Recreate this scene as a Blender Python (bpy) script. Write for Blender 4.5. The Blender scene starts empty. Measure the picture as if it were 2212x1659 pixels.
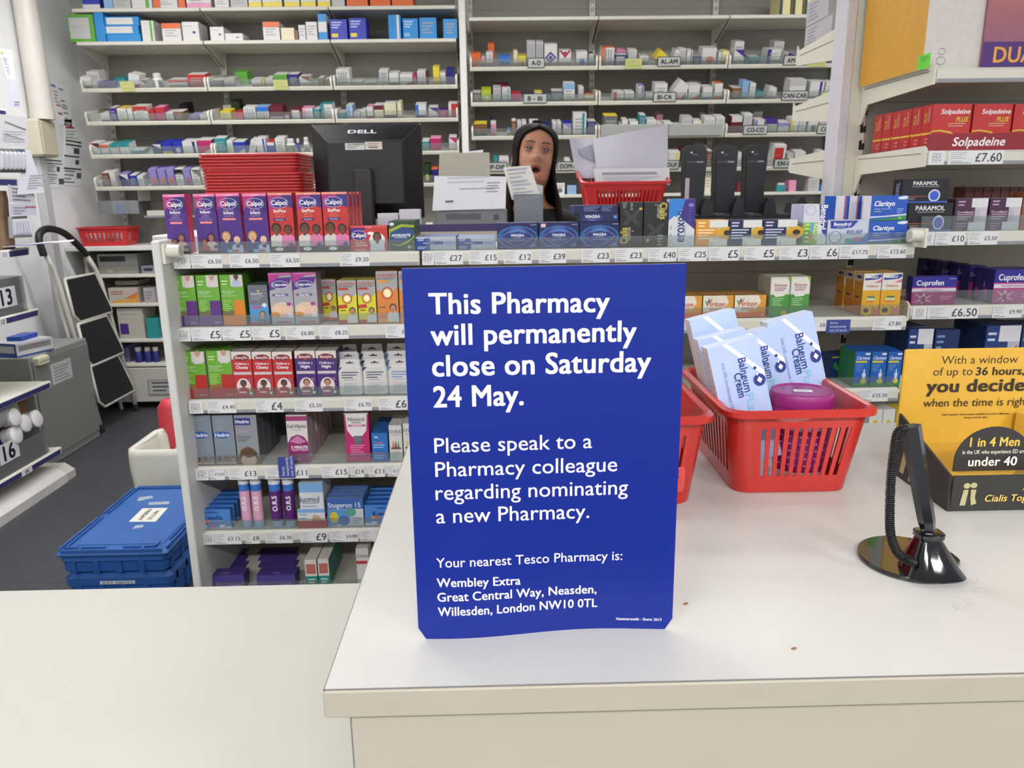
import bpy, math, random
from mathutils import Vector as V, Matrix
random.seed(7)
SC = bpy.context.scene
COL = SC.collection
R = math.radians

# ---------------------------------------------------------------- camera, world, lamps, exposure
CAM_H, FPX = 1.45, 1660.0
CAM_R = Matrix.Rotation(R(-1.0), 3, 'Z') @ Matrix.Rotation(R(76.0), 3, 'X') @ Matrix.Rotation(R(-0.75), 3, 'Z')
cd = bpy.data.cameras.new('camera')
cd.sensor_width = 36.0
cd.lens = FPX / 2212 * 36.0
cd.clip_start, cd.clip_end = 0.02, 60
cd.dof.use_dof = True
cd.dof.focus_distance = 0.85
cd.dof.aperture_fstop = 19.0
cam = bpy.data.objects.new('camera', cd)
cam.matrix_world = Matrix.Translation((0, 0, CAM_H)) @ CAM_R.to_4x4()
COL.objects.link(cam)
SC.camera = cam
vs = SC.view_settings
vs.view_transform, vs.look, vs.gamma, vs.use_curve_mapping = 'Standard', 'None', 1.0, False
vs.exposure = -0.06
world = bpy.data.worlds.new('world')
SC.world = world
world.use_nodes = True
bg = world.node_tree.nodes['Background']
bg.inputs[0].default_value = (0.92, 0.95, 1.0, 1)
bg.inputs[1].default_value = 0.95
CEIL = 3.0
# ceiling panels of the shop: (x, y, length x, length y, strength)
LAMPS = [(-1.5, -1.9, 1.2, .35, 92), (0.3, -1.9, 1.2, .35, 92), (2.1, -1.9, 1.2, .35, 92),
         (-1.6, 2.5, 1.2, .3, 44), (0.3, 1.1, 1.2, .3, 5), (2.1, 1.1, 1.2, .3, 5),
         (-1.9, 4.0, 1.2, .35, 38), (0.2, 4.0, 1.2, .35, 29), (2.1, 4.0, 1.2, .35, 28)]


def ray(u, v):
    return CAM_R @ V(((u - 1106) / FPX, -(v - 829.5) / FPX, -1))


def on_y(u, v, y):
    d = ray(u, v)
    return V((0, 0, CAM_H)) + d * (y / d.y)


def on_z(u, v, z):
    d = ray(u, v)
    return V((0, 0, CAM_H)) + d * ((z - CAM_H) / d.z)


def on_x(u, v, x):
    d = ray(u, v)
    return V((0, 0, CAM_H)) + d * (x / d.x)


def pix_v(p):
    q = CAM_R.transposed() @ (V(p) - V((0, 0, CAM_H)))
    return 829.5 - FPX * q.y / -q.z


# ---------------------------------------------------------------- materials
_m = {}


def lin(c):
    return c / 12.92 if c <= .04045 else ((c + .055) / 1.055) ** 2.4


def rgb(h):
    h = h.lstrip('#')
    if len(h) == 3:
        h = ''.join(a + a for a in h)
    return [lin(int(h[i:i + 2], 16) / 255) for i in (0, 2, 4)] + [1]


def mat(h, rough=.5, metal=0, var=.04, scale=60, bump=0, coat=0, emit=0, spec=.5):
    key = (h, rough, metal, var, scale, bump, coat, emit, spec)
    if key in _m:
        return _m[key]
    m = bpy.data.materials.new('surface_' + h)
    m.use_nodes = True
    nt = m.node_tree
    b = nt.nodes['Principled BSDF']
    c = rgb(h)
    b.inputs['Roughness'].default_value = rough
    b.inputs['Metallic'].default_value = metal
    b.inputs['Coat Weight'].default_value = coat
    b.inputs['Specular IOR Level'].default_value = spec
    tc = nt.nodes.new('ShaderNodeTexCoord')
    n = nt.nodes.new('ShaderNodeTexNoise')
    n.inputs['Scale'].default_value = scale
    n.inputs['Detail'].default_value = 3
    nt.links.new(tc.outputs['Object'], n.inputs['Vector'])
    r = nt.nodes.new('ShaderNodeValToRGB')
    r.color_ramp.elements[0].position, r.color_ramp.elements[1].position = .3, .7
    r.color_ramp.elements[0].color = [x * (1 - var) for x in c[:3]] + [1]
    r.color_ramp.elements[1].color = [min(1, x * (1 + var)) for x in c[:3]] + [1]
    nt.links.new(n.outputs['Fac'], r.inputs['Fac'])
    nt.links.new(r.outputs['Color'], b.inputs['Base Color'])
    if bump:
        bp = nt.nodes.new('ShaderNodeBump')
        bp.inputs['Strength'].default_value = bump
        bp.inputs['Distance'].default_value = .002
        nt.links.new(n.outputs['Fac'], bp.inputs['Height'])
        nt.links.new(bp.outputs['Normal'], b.inputs['Normal'])
    if emit:
        b.inputs['Emission Color'].default_value = c
        b.inputs['Emission Strength'].default_value = emit
    _m[key] = m
    return m


def clear(h='f4f8f8', alpha=.12, rough=.06):
    key = ('clear', h, alpha)
    if key in _m:
        return _m[key]
    m = bpy.data.materials.new('clear_plastic')
    m.use_nodes = True
    nt = m.node_tree
    nt.nodes.remove(nt.nodes['Principled BSDF'])
    out = nt.nodes['Material Output']
    tr = nt.nodes.new('ShaderNodeBsdfTransparent')
    tr.inputs[0].default_value = rgb(h)
    df = nt.nodes.new('ShaderNodeBsdfDiffuse')
    df.inputs[0].default_value = rgb(h)
    gl = nt.nodes.new('ShaderNodeBsdfGlossy')
    gl.inputs['Roughness'].default_value = rough
    fr = nt.nodes.new('ShaderNodeFresnel')
    fr.inputs[0].default_value = 1.45
    a = nt.nodes.new('ShaderNodeMixShader')
    a.inputs[0].default_value = alpha
    nt.links.new(tr.outputs[0], a.inputs[1])
    nt.links.new(df.outputs[0], a.inputs[2])
    b = nt.nodes.new('ShaderNodeMixShader')
    nt.links.new(fr.outputs[0], b.inputs[0])
    nt.links.new(a.outputs[0], b.inputs[1])
    nt.links.new(gl.outputs[0], b.inputs[2])
    nt.links.new(b.outputs[0], out.inputs[0])
    _m[key] = m
    return m


# ---------------------------------------------------------------- lettering turned into mesh outlines
_g = {}


def glyphs(s, bold):
    key = (s, bold)
    if key not in _g:
        cu = bpy.data.curves.new('lettering', 'FONT')
        cu.body = s
        cu.size = 1
        cu.resolution_u = 3 if len(s) < 60 else 2
        if bold:
            cu.space_character = 1 + bold * 1.6
        ob = bpy.data.objects.new('lettering', cu)
        me = bpy.data.meshes.new_from_object(ob)
        vv = [tuple(x.co)[:2] for x in me.vertices]
        ff = [tuple(p.vertices) for p in me.polygons]
        bpy.data.meshes.remove(me)
        bpy.data.objects.remove(ob)
        bpy.data.curves.remove(cu)
        if bold:      # thicker strokes: the outline laid four times, a stroke's breadth apart
            n = len(vv)
            vv = [(a + sx * bold, b + sy * bold * .6) for sx, sy in ((-1, -1), (1, -1), (-1, 1), (1, 1)) for a, b in vv]
            ff = [tuple(i + n * k for i in f) for k in range(4) for f in ff]
        xs = [a[0] for a in vv] or [0, 1]
        _g[key] = (vv, ff, min(xs), max(xs))
    return _g[key]


CAPH = None


def caph():
    global CAPH
    if CAPH is None:
        CAPH = max(a[1] for a in glyphs('H', 0)[0])
    return CAPH


# ---------------------------------------------------------------- mesh builder
class M:
    def __init__(s):
        s.v, s.f, s.i, s.ms, s.T = [], [], [], [], None
        s.layer = 0

    def k(s, m):
        if m not in s.ms:
            s.ms.append(m)
        return s.ms.index(m)

    def add(s, pts, faces, m):
        o = len(s.v)
        s.v += [tuple(s.T @ V(p)) if s.T else tuple(p) for p in pts]
        k = s.k(m)
        for f in faces:
            s.f.append(tuple(o + a for a in f))
            s.i.append(k)

    def box(s, x0, x1, y0, y1, z0, z1, m, **w):
        P = [(x, y, z) for z in (z0, z1) for y in (y0, y1) for x in (x0, x1)]
        F = {'bottom': (0, 2, 3, 1), 'top': (4, 5, 7, 6), 'front': (0, 1, 5, 4), 'back': (2, 6, 7, 3), 'left': (0, 4, 6, 2), 'right': (1, 3, 7, 5)}
        for n, f in F.items():
            s.add([P[a] for a in f], [(0, 1, 2, 3)], w.get(n, m))

    def rbox(s, x0, x1, y0, y1, z0, z1, m, r=.004):
        """a box with chamfered edges"""
        r = min(r, (x1 - x0) * .49, (y1 - y0) * .49, (z1 - z0) * .49)
        rings = []
        for z, q in ((z0, r), (z0 + r, 0), (z1 - r, 0), (z1, r)):
            a0, a1, b0, b1 = x0 + q, x1 - q, y0 + q, y1 - q
            rings.append([(a0 + r, b0, z), (a1 - r, b0, z), (a1, b0 + r, z), (a1, b1 - r, z), (a1 - r, b1, z), (a0 + r, b1, z), (a0, b1 - r, z), (a0, b0 + r, z)])
        s.loft(rings, m)

    def loft(s, rings, m, caps=True, closed=True):
        n = len(rings[0])
        pts = [p for r in rings for p in r]
        F = []
        for a in range(len(rings) - 1):
            for b in range(n if closed else n - 1):
                c = (b + 1) % n
                F.append((a * n + b, a * n + c, (a + 1) * n + c, (a + 1) * n + b))
        if caps:
            F.append(tuple(range(n - 1, -1, -1)))
            F.append(tuple((len(rings) - 1) * n + b for b in range(n)))
        s.add(pts, F, m)

    def tube(s, path, r, m, n=8):
        path = [V(p) for p in path]
        rings = []
        up = None
        for a, p in enumerate(path):
            t = (path[min(a + 1, len(path) - 1)] - path[max(a - 1, 0)]).normalized()
            if up is None:
                up = t.orthogonal().normalized()
            else:
                up = (up - t * up.dot(t))
                up = up.normalized() if up.length > 1e-6 else t.orthogonal().normalized()
            w = t.cross(up)
            q = r[a] if isinstance(r, (list, tuple)) else r
            rings.append([p + (up * math.cos(k * 2 * math.pi / n) + w * math.sin(k * 2 * math.pi / n)) * q for k in range(n)])
        s.loft(rings, m)

    def lathe(s, prof, m, n=20, at=(0, 0, 0)):
        """profile of (radius, z)"""
        s.loft([[(at[0] + r * math.cos(k * 2 * math.pi / n), at[1] + r * math.sin(k * 2 * math.pi / n), at[2] + z) for k in range(n)] for r, z in prof], m)

    def prism(s, poly, y0, y1, m):
        """outline in x,z pushed from y0 to y1"""
        s.loft([[(x, y0, z) for x, z in poly], [(x, y1, z) for x, z in poly]], m)

    def prism_x(s, poly, x0, x1, m):
        """outline in y,z pushed along x"""
        s.loft([[(x0, y, z) for y, z in poly], [(x1, y, z) for y, z in poly]], m)

    def prism_z(s, poly, z0, z1, m):
        s.loft([[(x, y, z0) for x, y in poly], [(x, y, z1) for x, y in poly]], m)

    def build(s, name, parent=None, loc=None, smooth=False, rot=None, mods=()):
        me = bpy.data.meshes.new(name)
        me.from_pydata(s.v, [], s.f)
        for m in s.ms:
            me.materials.append(m)
        me.polygons.foreach_set('material_index', s.i)
        if smooth:
            me.polygons.foreach_set('use_smooth', [True] * len(s.f))
        me.update()
        o = bpy.data.objects.new(name, me)
        COL.objects.link(o)
        if loc is not None:
            o.location = loc
        if rot is not None:
            o.rotation_euler = rot
        if parent is not None:
            o.parent = parent
        for t, kw in mods:
            md = o.modifiers.new(t.lower(), t)
            for a, b in kw.items():
                setattr(md, a, b)
        return o


SMOOTH = ('EDGE_SPLIT', {'split_angle': R(35)})
_lab = set()


def tag(o, label, cat, group=None):
    o['label'] = label
    o['category'] = cat
    if group:
        o['group'] = group
    return o


def thing(name, label, cat, loc=(0, 0, 0), rz=0, group=None):
    o = bpy.data.objects.new(name, None)
    COL.objects.link(o)
    o.location = loc
    o.rotation_euler = (0, 0, rz)
    o.empty_display_size = .05
    return tag(o, label, cat, group)


def struct(o):
    o['kind'] = 'structure'
    return o


def clone(o, loc=None, rot=None, label=None, parent=None):
    c = o.copy()
    COL.objects.link(c)
    if loc is not None:
        c.location = loc
    if rot is not None:
        c.rotation_euler = rot
    if label:
        c['label'] = label
    if parent is not None:
        c.parent = parent
    for ch in list(o.children):
        clone(ch, parent=c)
    return c


# ---------------------------------------------------------------- printing on surfaces
class Face:
    """a flat face of a mesh on which print is laid: origin, axes in metres"""

    def __init__(s, mb, o, ex, ey, w, h, step=.00012):
        s.mb, s.o, s.ex, s.ey, s.w, s.h = mb, V(o), V(ex), V(ey), w, h
        s.n = s.ex.cross(s.ey)
        s.lay, s.step = 0, step

    def pt(s, x, y):
        return s.o + s.ex * x + s.ey * y + s.n * (s.step * s.lay)

    def poly(s, pts, m, up=True):
        if up:
            s.lay += 1
        s.mb.add([s.pt(*p) for p in pts], [tuple(range(len(pts)))], m)

    def text(s, t, x, y, h, m, bold=0, align='c', maxw=None, rot=0, shear=0, fixw=None):
        s.lay += 1
        vv, ff, x0, x1 = glyphs(t, bold)
        k = h / caph()
        kx = k
        if maxw and (x1 - x0) * k > maxw:
            kx = maxw / (x1 - x0)
        if fixw:
            kx = fixw / (x1 - x0)
        off = {'c': (x0 + x1) / 2, 'l': x0, 'r': x1}[align]
        ca, sa = math.cos(rot), math.sin(rot)
        P = []
        q = max(1, len(vv) // (4 if bold else 1))
        for i, (a, b) in enumerate(vv):
            if i and i % q == 0 and bold:
                s.lay += .7
            a, b = (a - off) * kx + shear * b * k, b * k - h / 2
            P.append(s.pt(x + a * ca - b * sa, y + a * sa + b * ca))
        s.mb.add(P, ff, m)

    def run(s, art):
        """small drawing language in fractions of the face: r e o p t l f"""
        w, h = s.w, s.h
        for op in art.split(';'):
            a = op.split()
            if not a:
                continue
            c = a[0]
            if c == 'r':
                x0, y0, x1, y1 = map(float, a[1:5])
                s.poly([(x0 * w, y0 * h), (x1 * w, y0 * h), (x1 * w, y1 * h), (x0 * w, y1 * h)], ink(a[5]))
            elif c == 'e':
                x, y, rx, ry = map(float, a[1:5])
                s.poly([((x + rx * math.cos(q)) * w, (y + ry * math.sin(q)) * h) for q in [k * math.pi / 12 for k in range(24)]], ink(a[5]))
            elif c == 'p':
                q = list(map(float, a[2:]))
                s.poly([(q[k] * w, q[k + 1] * h) for k in range(0, len(q), 2)], ink(a[1]))
            elif c == 't':
                t = a[1].replace('_', ' ')
                fl = a[6] if len(a) > 6 else ''
                side = h if 'v' in fl or 'd' in fl else w
                mw = (float(a[7]) if len(a) > 7 else .94) * side
                s.text(t, float(a[2]) * w, float(a[3]) * h, float(a[4]) * h, ink(a[5]), .02 if 'B' in fl else .01 if 'b' in fl else 0,
                       'l' if 'l' in fl else 'r' if 'r' in fl else 'c', mw, (math.pi / 2 if 'v' in fl else -math.pi / 2 if 'd' in fl else 0), .2 if 'i' in fl else 0)
            elif c == 'l':
                x0, y0, x1, y1 = map(float, a[1:5])
                n = int(a[5])
                s.lay += 1
                for k in range(n):
                    yy = y1 - (y1 - y0) * k / max(1, n - 1)
                    xx = x1 - (x1 - x0) * (.35 if k % 3 == 2 else .12 if k % 2 else 0)
                    t = (y1 - y0) * .2 / max(1, n - 1) if n > 1 else .012
                    s.poly([(x0 * w, (yy - t) * h), (xx * w, (yy - t) * h), (xx * w, (yy + t) * h), (x0 * w, (yy + t) * h)], ink(a[6]), False)
            elif c == 'f':   # a printed head and shoulders
                x, y, q = float(a[1]) * w, float(a[2]) * h, float(a[3]) * w * 1.4
                y += q * .25
                skin, hair, top = a[4:7]
                E = lambda cx, cy, rx, ry, m: s.poly([(cx + rx * math.cos(k * math.pi / 10), cy + ry * math.sin(k * math.pi / 10)) for k in range(20)], m)
                E(x, y + q * .12, q * .60, q * .66, ink(hair))
                b0 = max(y - q * 2.3, h * .005)
                x0, x1 = max(x - q * 1.05, 0), min(x + q * 1.05, w)
                s.poly([(x0, b0), (x1, b0), (min(x + q * .95, w), y - q * .95), (x + q * .3, y - q * .62), (x - q * .3, y - q * .62), (max(x - q * .95, 0), y - q * .95)], ink(top))
                s.poly([(x - q * .2, y - q * .8), (x + q * .2, y - q * .8), (x + q * .2, y - q * .3), (x - q * .2, y - q * .3)], ink(skin))
                E(x, y, q * .45, q * .56, ink(skin))
                E(x - q * .17, y + q * .06, q * .06, q * .045, ink('2a1a14'))
                E(x + q * .17, y + q * .06, q * .06, q * .045, ink('2a1a14'))
                E(x, y - q * .27, q * .15, q * .06, ink('a0463c'))


def ink(h):
    return mat(h, rough=.42, var=.03)


def pack(w, h, d, base, art='', top=None, side=None, back=None):
    """a printed carton: its base centre-front at the origin, front towards -y; art lines may switch face with L: R: T:"""
    mb = M()
    b = ink(base)
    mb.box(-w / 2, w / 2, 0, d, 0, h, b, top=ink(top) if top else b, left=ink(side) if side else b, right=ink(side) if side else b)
    fr = Face(mb, (-w / 2, 0, 0), (1, 0, 0), (0, 0, 1), w, h)
    for part in art.split('|'):
        part = part.strip()
        if part[:2] == 'L:':
            Face(mb, (-w / 2, d, 0), (0, -1, 0), (0, 0, 1), d, h).run(part[2:])
        elif part[:2] == 'R:':
            Face(mb, (w / 2, 0, 0), (0, 1, 0), (0, 0, 1), d, h).run(part[2:])
        elif part[:2] == 'T:':
            Face(mb, (-w / 2, 0, h), (1, 0, 0), (0, 1, 0), w, d).run(part[2:])
        else:
            fr.run(part)
    return mb

# ================================================================ the room
WHITE = mat('dcdad2', .5, var=.02, scale=8)
CREAM = mat('d9d4c2', .45, var=.02, scale=12)
SHELF = mat('cfcbbd', .45, var=.02, scale=12)
PANEL = mat('8f8c84', .6, var=.03, scale=6)
LX, BY = -2.86, 5.72


def room():
    mb = M(); mb.box(LX, 4.6, -4.5, BY, -.05, 0, mat('3c3d40', .5, var=.07, scale=25, bump=.05))
    for y in (1.9, 2.75, 3.6, 4.45):
        mb.box(LX, 4.6, y, y + .004, 0, .0006, mat('3f4044', .6))
    struct(mb.build('floor'))
    mb = M(); mb.box(LX - .1, 4.6, -4.5, BY, CEIL, CEIL + .05, mat('efeeea', .8, var=.02))
    for k in range(16):
        mb.box(LX, 4.6, -4.46 + k * .62, -4.448 + k * .62, CEIL - .004, CEIL, mat('bdbbb5', .6))
    struct(mb.build('ceiling'))
    mb = M(); mb.box(LX - .1, LX, -4.5, BY, 0, CEIL, mat('ececea', .6, var=.02, scale=5))
    struct(mb.build('wall_left'))
    mb = M(); mb.box(LX - .1, 4.6, BY, BY + .1, 0, CEIL, mat('b9b7b1', .6, var=.02, scale=5))
    struct(mb.build('wall_back'))
    mb = M(); mb.box(LX, LX + .012, 4.0, BY, 0, .09, mat('77777a', .5))
    struct(mb.build('baseboard_left'))
    places = ('on the shop side', 'over the middle of the room', 'over the dispensary aisle')
    ends = ('nearest the pipe wall', 'in the middle of its row', 'farthest from the pipe wall')
    for k, (x, y, lx, ly, e) in enumerate(LAMPS):
        t = thing('ceiling_light', 'white ceiling light panel ' + places[k // 3] + ', ' + ends[k % 3], 'light', (x, y, CEIL - .005), 0, 'ceiling light panels')
        mb = M()
        for a in (-1, 1):
            mb.box(a * lx / 2 - .02, a * lx / 2 + .02, -ly / 2 - .02, ly / 2 + .02, -.02, .004, WHITE)
            mb.box(-lx / 2, lx / 2, a * ly / 2 - .02, a * ly / 2 + .02, -.02, .004, WHITE)
        mb.build('frame', t)
        mb = M(); mb.box(-lx / 2 + .02, lx / 2 - .02, -ly / 2 + .02, ly / 2 - .02, -.012, -.004, mat('fbfbff', .5, emit=e))
        mb.build('diffuser', t)


room()

# ================================================================ the dispensary shelving along the back wall
SY = 5.30
TH = R(16)
L_EDGE = [-2.643, -1.84, -1.036, -.232]
R_EDGE = [-.155, .676, 1.516, 2.36]
L_FLAT = [2.604, 2.41]
R_FLAT = [2.532]
L_TRAY = [2.105, 1.903, 1.698, 1.494]
R_TRAY = [2.210, 1.995, 1.785, 1.570]
LIP = mat('c9c5b4', .4, var=.02)
CLEAR = clear('eef2f0', .10)


def flat_shelf(par, x0, x1, z):
    mb = M(); mb.rbox(x0 + .003, x1 - .003, SY, BY - .06, z - .022, z, SHELF, .003)
    s = mb.build('shelf', par)
    for x in (x0 + .008, x1 - .012):
        mb = M()
        mb.prism_x([(SY + .02, z - .022), (BY - .05, z - .022), (BY - .05, z - .115), (BY - .1, z - .11)], x, x + .004, SHELF)
        mb.build('bracket', s)


def tray(par, x0, x1, z, drawer=False, plate=None, sticker=None):
    """a tray tipped towards the aisle: tilted floor, raised ends, clear front; z is the underside of the front lip"""
    T = Matrix.Translation((0, SY, z)) @ Matrix.Rotation(TH, 4, 'X')
    mb = M(); mb.T = T
    mb.box(x0 + .012, x1 - .012, .004, .36, .004, .012, SHELF)
    mb.rbox(x0 + .006, x1 - .006, -.004, .014, 0, .026, LIP, .004)
    s = mb.build('tray', par)
    for x in (x0 + .004, x1 - .016):
        mb = M(); mb.T = T
        mb.prism_x([(-.004, .004), (.006, 0), (.36, 0), (.36, .05), (.12, .075), (.02, .085), (0, .078), (-.006, .06)], x, x + .012, mat('d8d4c6', .35))
        mb.build('end_bracket', s)
    mb = M(); mb.T = T
    if drawer:
        mb.box(x0 + .02, x1 - .02, -.02, .006, .02, .09, mat('aaaaa4', .5))
        mb.box(x0 + (x1 - x0) * .55, x0 + (x1 - x0) * .555, -.021, .0, .02, .09, mat('6b6b68', .5))
        mb.build('drawer_front', s)
    else:
        mb.box(x0 + .018, x1 - .018, 0, .003, .024, .074, CLEAR)
        mb.build('clear_front', s)
    for txt, u0, u1, w in (plate or []):
        a, b = on_y(u0, 200, SY).x, on_y(u1, 200, SY).x
        mb = M(); mb.T = T
        y0 = -.008
        mb.box(a, b, y0, y0 + .005, .018, .078, mat('37372f', .5))
        mb.box(a + .004, b - .004, y0 - .001, y0, .022, .074, mat('b7b8b2', .5))
        f = Face(mb, (a, y0 - .001, .018), (1, 0, 0), (0, 0, 1), b - a, .06)
        f.text(txt, (b - a) / 2, .03, .027, mat('141414', .5), .035, fixw=(b - a) * w)
        mb.build('letter_plate', s)
    for u0, u1 in (sticker or []):
        a, b = on_y(u0, 200, SY).x, on_y(u1, 200, SY).x
        mb = M(); mb.T = T
        mb.box(a, b, -.010, -.008, .008, .068, mat('bfc07a', .5))
        Face(mb, (a, -.010, .008), (1, 0, 0), (0, 0, 1), b - a, .06).run('l .15 .7 .6 .72 1 5a5c30;l .15 .28 .9 .3 1 5a5c30')
        mb.build('shelf_sticker', s)


def wall_unit(name, label, edges, flats, trays, top, plates=None, stickers=None, drawer=None, base=1.2):
    t = thing(name, label, 'shelving', ((edges[0] + edges[-1]) / 2, SY + .2, 0))
    off = Matrix.Translation(-t.location)
    mb = M(); mb.T = off
    mb.box(edges[0] - .01, edges[-1] + .01, BY - .05, BY - .02, 0, top, PANEL)
    for z in (1.42, 1.83, 2.24, 2.65):
        mb.box(edges[0], edges[-1], BY - .0505, BY - .05, z, z + .004, mat('77756e', .6))
    mb.build('back_panel', t)
    for x in edges:
        mb = M(); mb.T = off
        mb.box(x - .018, x + .018, BY - .075, BY - .05, base, top, SHELF)
        z = base + .03
        while z < top - .03:
            for q in (-.008, .004):
                mb.box(x + q, x + q + .004, BY - .0757, BY - .074, z, z + .025, mat('2a2926', .6))
            z += .05
        mb.build('upright', t)
    sub = thing('x', 'x', 'x')      # parent frame for parts given in world coordinates
    made = []
    for z in flats:
        for a, b in zip(edges, edges[1:]):
            flat_shelf(sub, a, b, z)
    for r, z in enumerate(trays):
        for c, (a, b) in enumerate(zip(edges, edges[1:])):
            tray(sub, a, b, z, drawer == (r, c), (plates or {}).get((r, c)), (stickers or {}).get((r, c)))
    for ch in list(sub.children):
        ch.parent = t
        ch.location = -t.location
    bpy.data.objects.remove(sub)
    return t


wall_unit('wall_shelving', 'three bay cream dispensary shelving beside the pipe wall, above the back worktop', L_EDGE, L_FLAT, L_TRAY, 2.95,
          stickers={(0, 0): [(265, 295)], (0, 1): [(594, 625)]}, plates={(3, 0): [('', 312, 361, 1)]} if False else None)
wall_unit('wall_shelving', 'three bay dispensary shelving with lettered plates behind the staff member', R_EDGE, R_FLAT, R_TRAY, 2.95,
          plates={(0, 0): [('A-D', 1140, 1176, .55)], (0, 1): [('AL-AM', 1417, 1466, .74)], (0, 2): [('AM-AR', 1686, 1736, .72)],
                  (1, 0): [('B - BI', 1130, 1181, .62)], (1, 1): [('BI-CA', 1410, 1459, .64)], (1, 2): [('CAN-CAR', 1687, 1743, .9)],
                  (2, 2): [('CO-CO', 1608, 1661, .7), ('CO-CY', 1769, 1820, .7)],
                  (3, 0): [('DIP-DIP', 1040, 1093, .8), ('DOM-E', 1203, 1252, .75)], (3, 1): [('E-DUF', 1432, 1471, .8)], (3, 2): [('EN-ES', 1680, 1730, .68)]},
          stickers={(0, 1): [(1348, 1384)], (0, 2): [(1740, 1777)], (1, 2): [(1774, 1807)]}, drawer=(2, 1), base=0)

# white end post between the two units
mb = M(); mb.rbox(-.215, -.172, SY - .02, BY - .05, 0, 2.95, mat('d6d4cc', .45, var=.02), .004)
tag(mb.build('shelf_post'), 'tall narrow white end panel standing between the two dispensary shelving units', 'panel')

# ---------------------------------------------------------------- packs on the dispensary shelves
PAL = dict(W=('white', 'd0cec9'), G=('grey', 'b4b3af'), g=('dark grey', '6a6a6c'), O=('orange', 'd5652a'), Y=('yellow', 'dcc63c'), y=('pale yellow', 'dfd596'),
           B=('blue', '2d6fc0'), b=('pale blue', '84a9cc'), N=('navy', '25286f'), K=('black', '17171b'), P=('purple', '4a2c80'), p=('lilac', '8d83bd'),
           R=('red', 'b8302c'), M=('maroon', '66202b'), T=('teal', '2c8a8e'), E=('green', '5a9c38'), e=('dark green', '223d20'), L=('lime green', 'a9b52e'),
           I=('pink', 'dc8fac'), i=('magenta', 'b52c68'), C=('cream', 'd8cfae'), n=('brown', '7a5230'), S=('sky blue', '2384c4'), D=('royal blue', '2a36a4'))
ORD = ('first second third fourth fifth sixth seventh eighth ninth tenth eleventh twelfth thirteenth fourteenth fifteenth sixteenth seventeenth eighteenth nineteenth twentieth').split()
_rng = random.Random(3)


def small_pack(w, h, d, code):
    """front colour, top colour, then marks; returns the mesh and a phrase for its look"""
    f, tp = code[0], code[1]
    mb = M()
    fc, tc = ink(PAL[f][1]), ink(PAL[tp][1])
    mb.box(-w / 2, w / 2, 0, d, 0, h, fc, top=tc)
    F = Face(mb, (-w / 2, 0, 0), (1, 0, 0), (0, 0, 1), w, h, .0003)
    look = PAL[f][0] + ' pack' if f == tp else PAL[f][0] + ' pack with a ' + PAL[tp][0] + ' top'
    k = 2
    while k < len(code):
        s = code[k]
        c = PAL[code[k + 1]] if k + 1 < len(code) and code[k + 1] in PAL else None
        if s == 'l':
            F.run('l .15 .3 .85 .75 4 9a9a98')
        elif s == 'k':
            for q in range(4):
                F.run('r %.2f .08 %.2f .9 8f9096' % (.12 + q * .2, .2 + q * .2))
        elif s == 'm':
            F.run('e .7 .45 .1 .07 25286f;l .15 .75 .6 .77 1 8a8a90')
        elif c:
            if s == 'h':
                F.run('r 0 .7 1 1 ' + c[1]); look += ', ' + c[0] + ' upper band'
            elif s == 'f':
                F.run('r 0 0 1 .3 ' + c[1]); look += ', ' + c[0] + ' lower band'
            elif s == 'c':
                F.run('e .55 .35 .26 .2 ' + c[1]); look += ', ' + c[0] + ' disc'
            elif s == 's':
                F.run('r 0 0 .3 1 ' + c[1]); look += ', ' + c[0] + ' stripe'
            elif s == 'r':
                F.run('r .68 0 .86 1 ' + c[1]); look += ', ' + c[0] + ' edge stripe'
            elif s == 'v':
                F.run('p %s 0 1 .5 .55 1 1 .8 1 .5 .75 .2 1;e .5 .86 .13 .07 3a3f80' % c[1]); look += ', ' + c[0] + ' chevron'
            elif s == 'd':
                F.run('p %s .5 .7 .95 .45 .5 .2 .05 .45;p b8a8c8 .5 .6 .8 .45 .5 .3 .2 .45;e .5 .44 .12 .08 4a4a50' % c[1]); look += ', ' + c[0] + ' eye shape'
            elif s == 'x':
                F.run('p %s 0 0 1 0 1 .45' % c[1]); look += ', ' + c[0] + ' corner'
            elif s == 'z':
                F.run('p %s 0 1 1 1 1 .55' % c[1]); look += ', ' + c[0] + ' wedge'
            elif s == 'q':
                F.run('r .08 .12 .45 .3 ' + c[1] + ';l .1 .6 .7 .85 3 c8c8e0'); look += ', ' + c[0] + ' patch'
            elif s == 'w':
                F.run('r .05 .12 .82 .88 ' + c[1] + ';l .12 .5 .6 .55 1 999'); look += ', ' + c[0] + ' label'
        k += 1 if s in 'lkm' else 2
    return mb, look


def bottle(w, h, cap, body):
    mb = M()
    r = w / 2
    m = ink(PAL[body][1])
    mb.lathe([(r * .96, 0), (r, h * .05), (r, h * .62), (r * .8, h * .72), (r * .62, h * .74)], m, 16)
    mb.lathe([(r * .72, h * .74), (r * .75, h * .76), (r * .75, h * .97), (r * .66, h)], ink(PAL[cap][1]), 16)
    return mb, PAL[body][0] + ' bottle with a ' + PAL[cap][0] + ' cap'


SLOTS = {}


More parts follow.
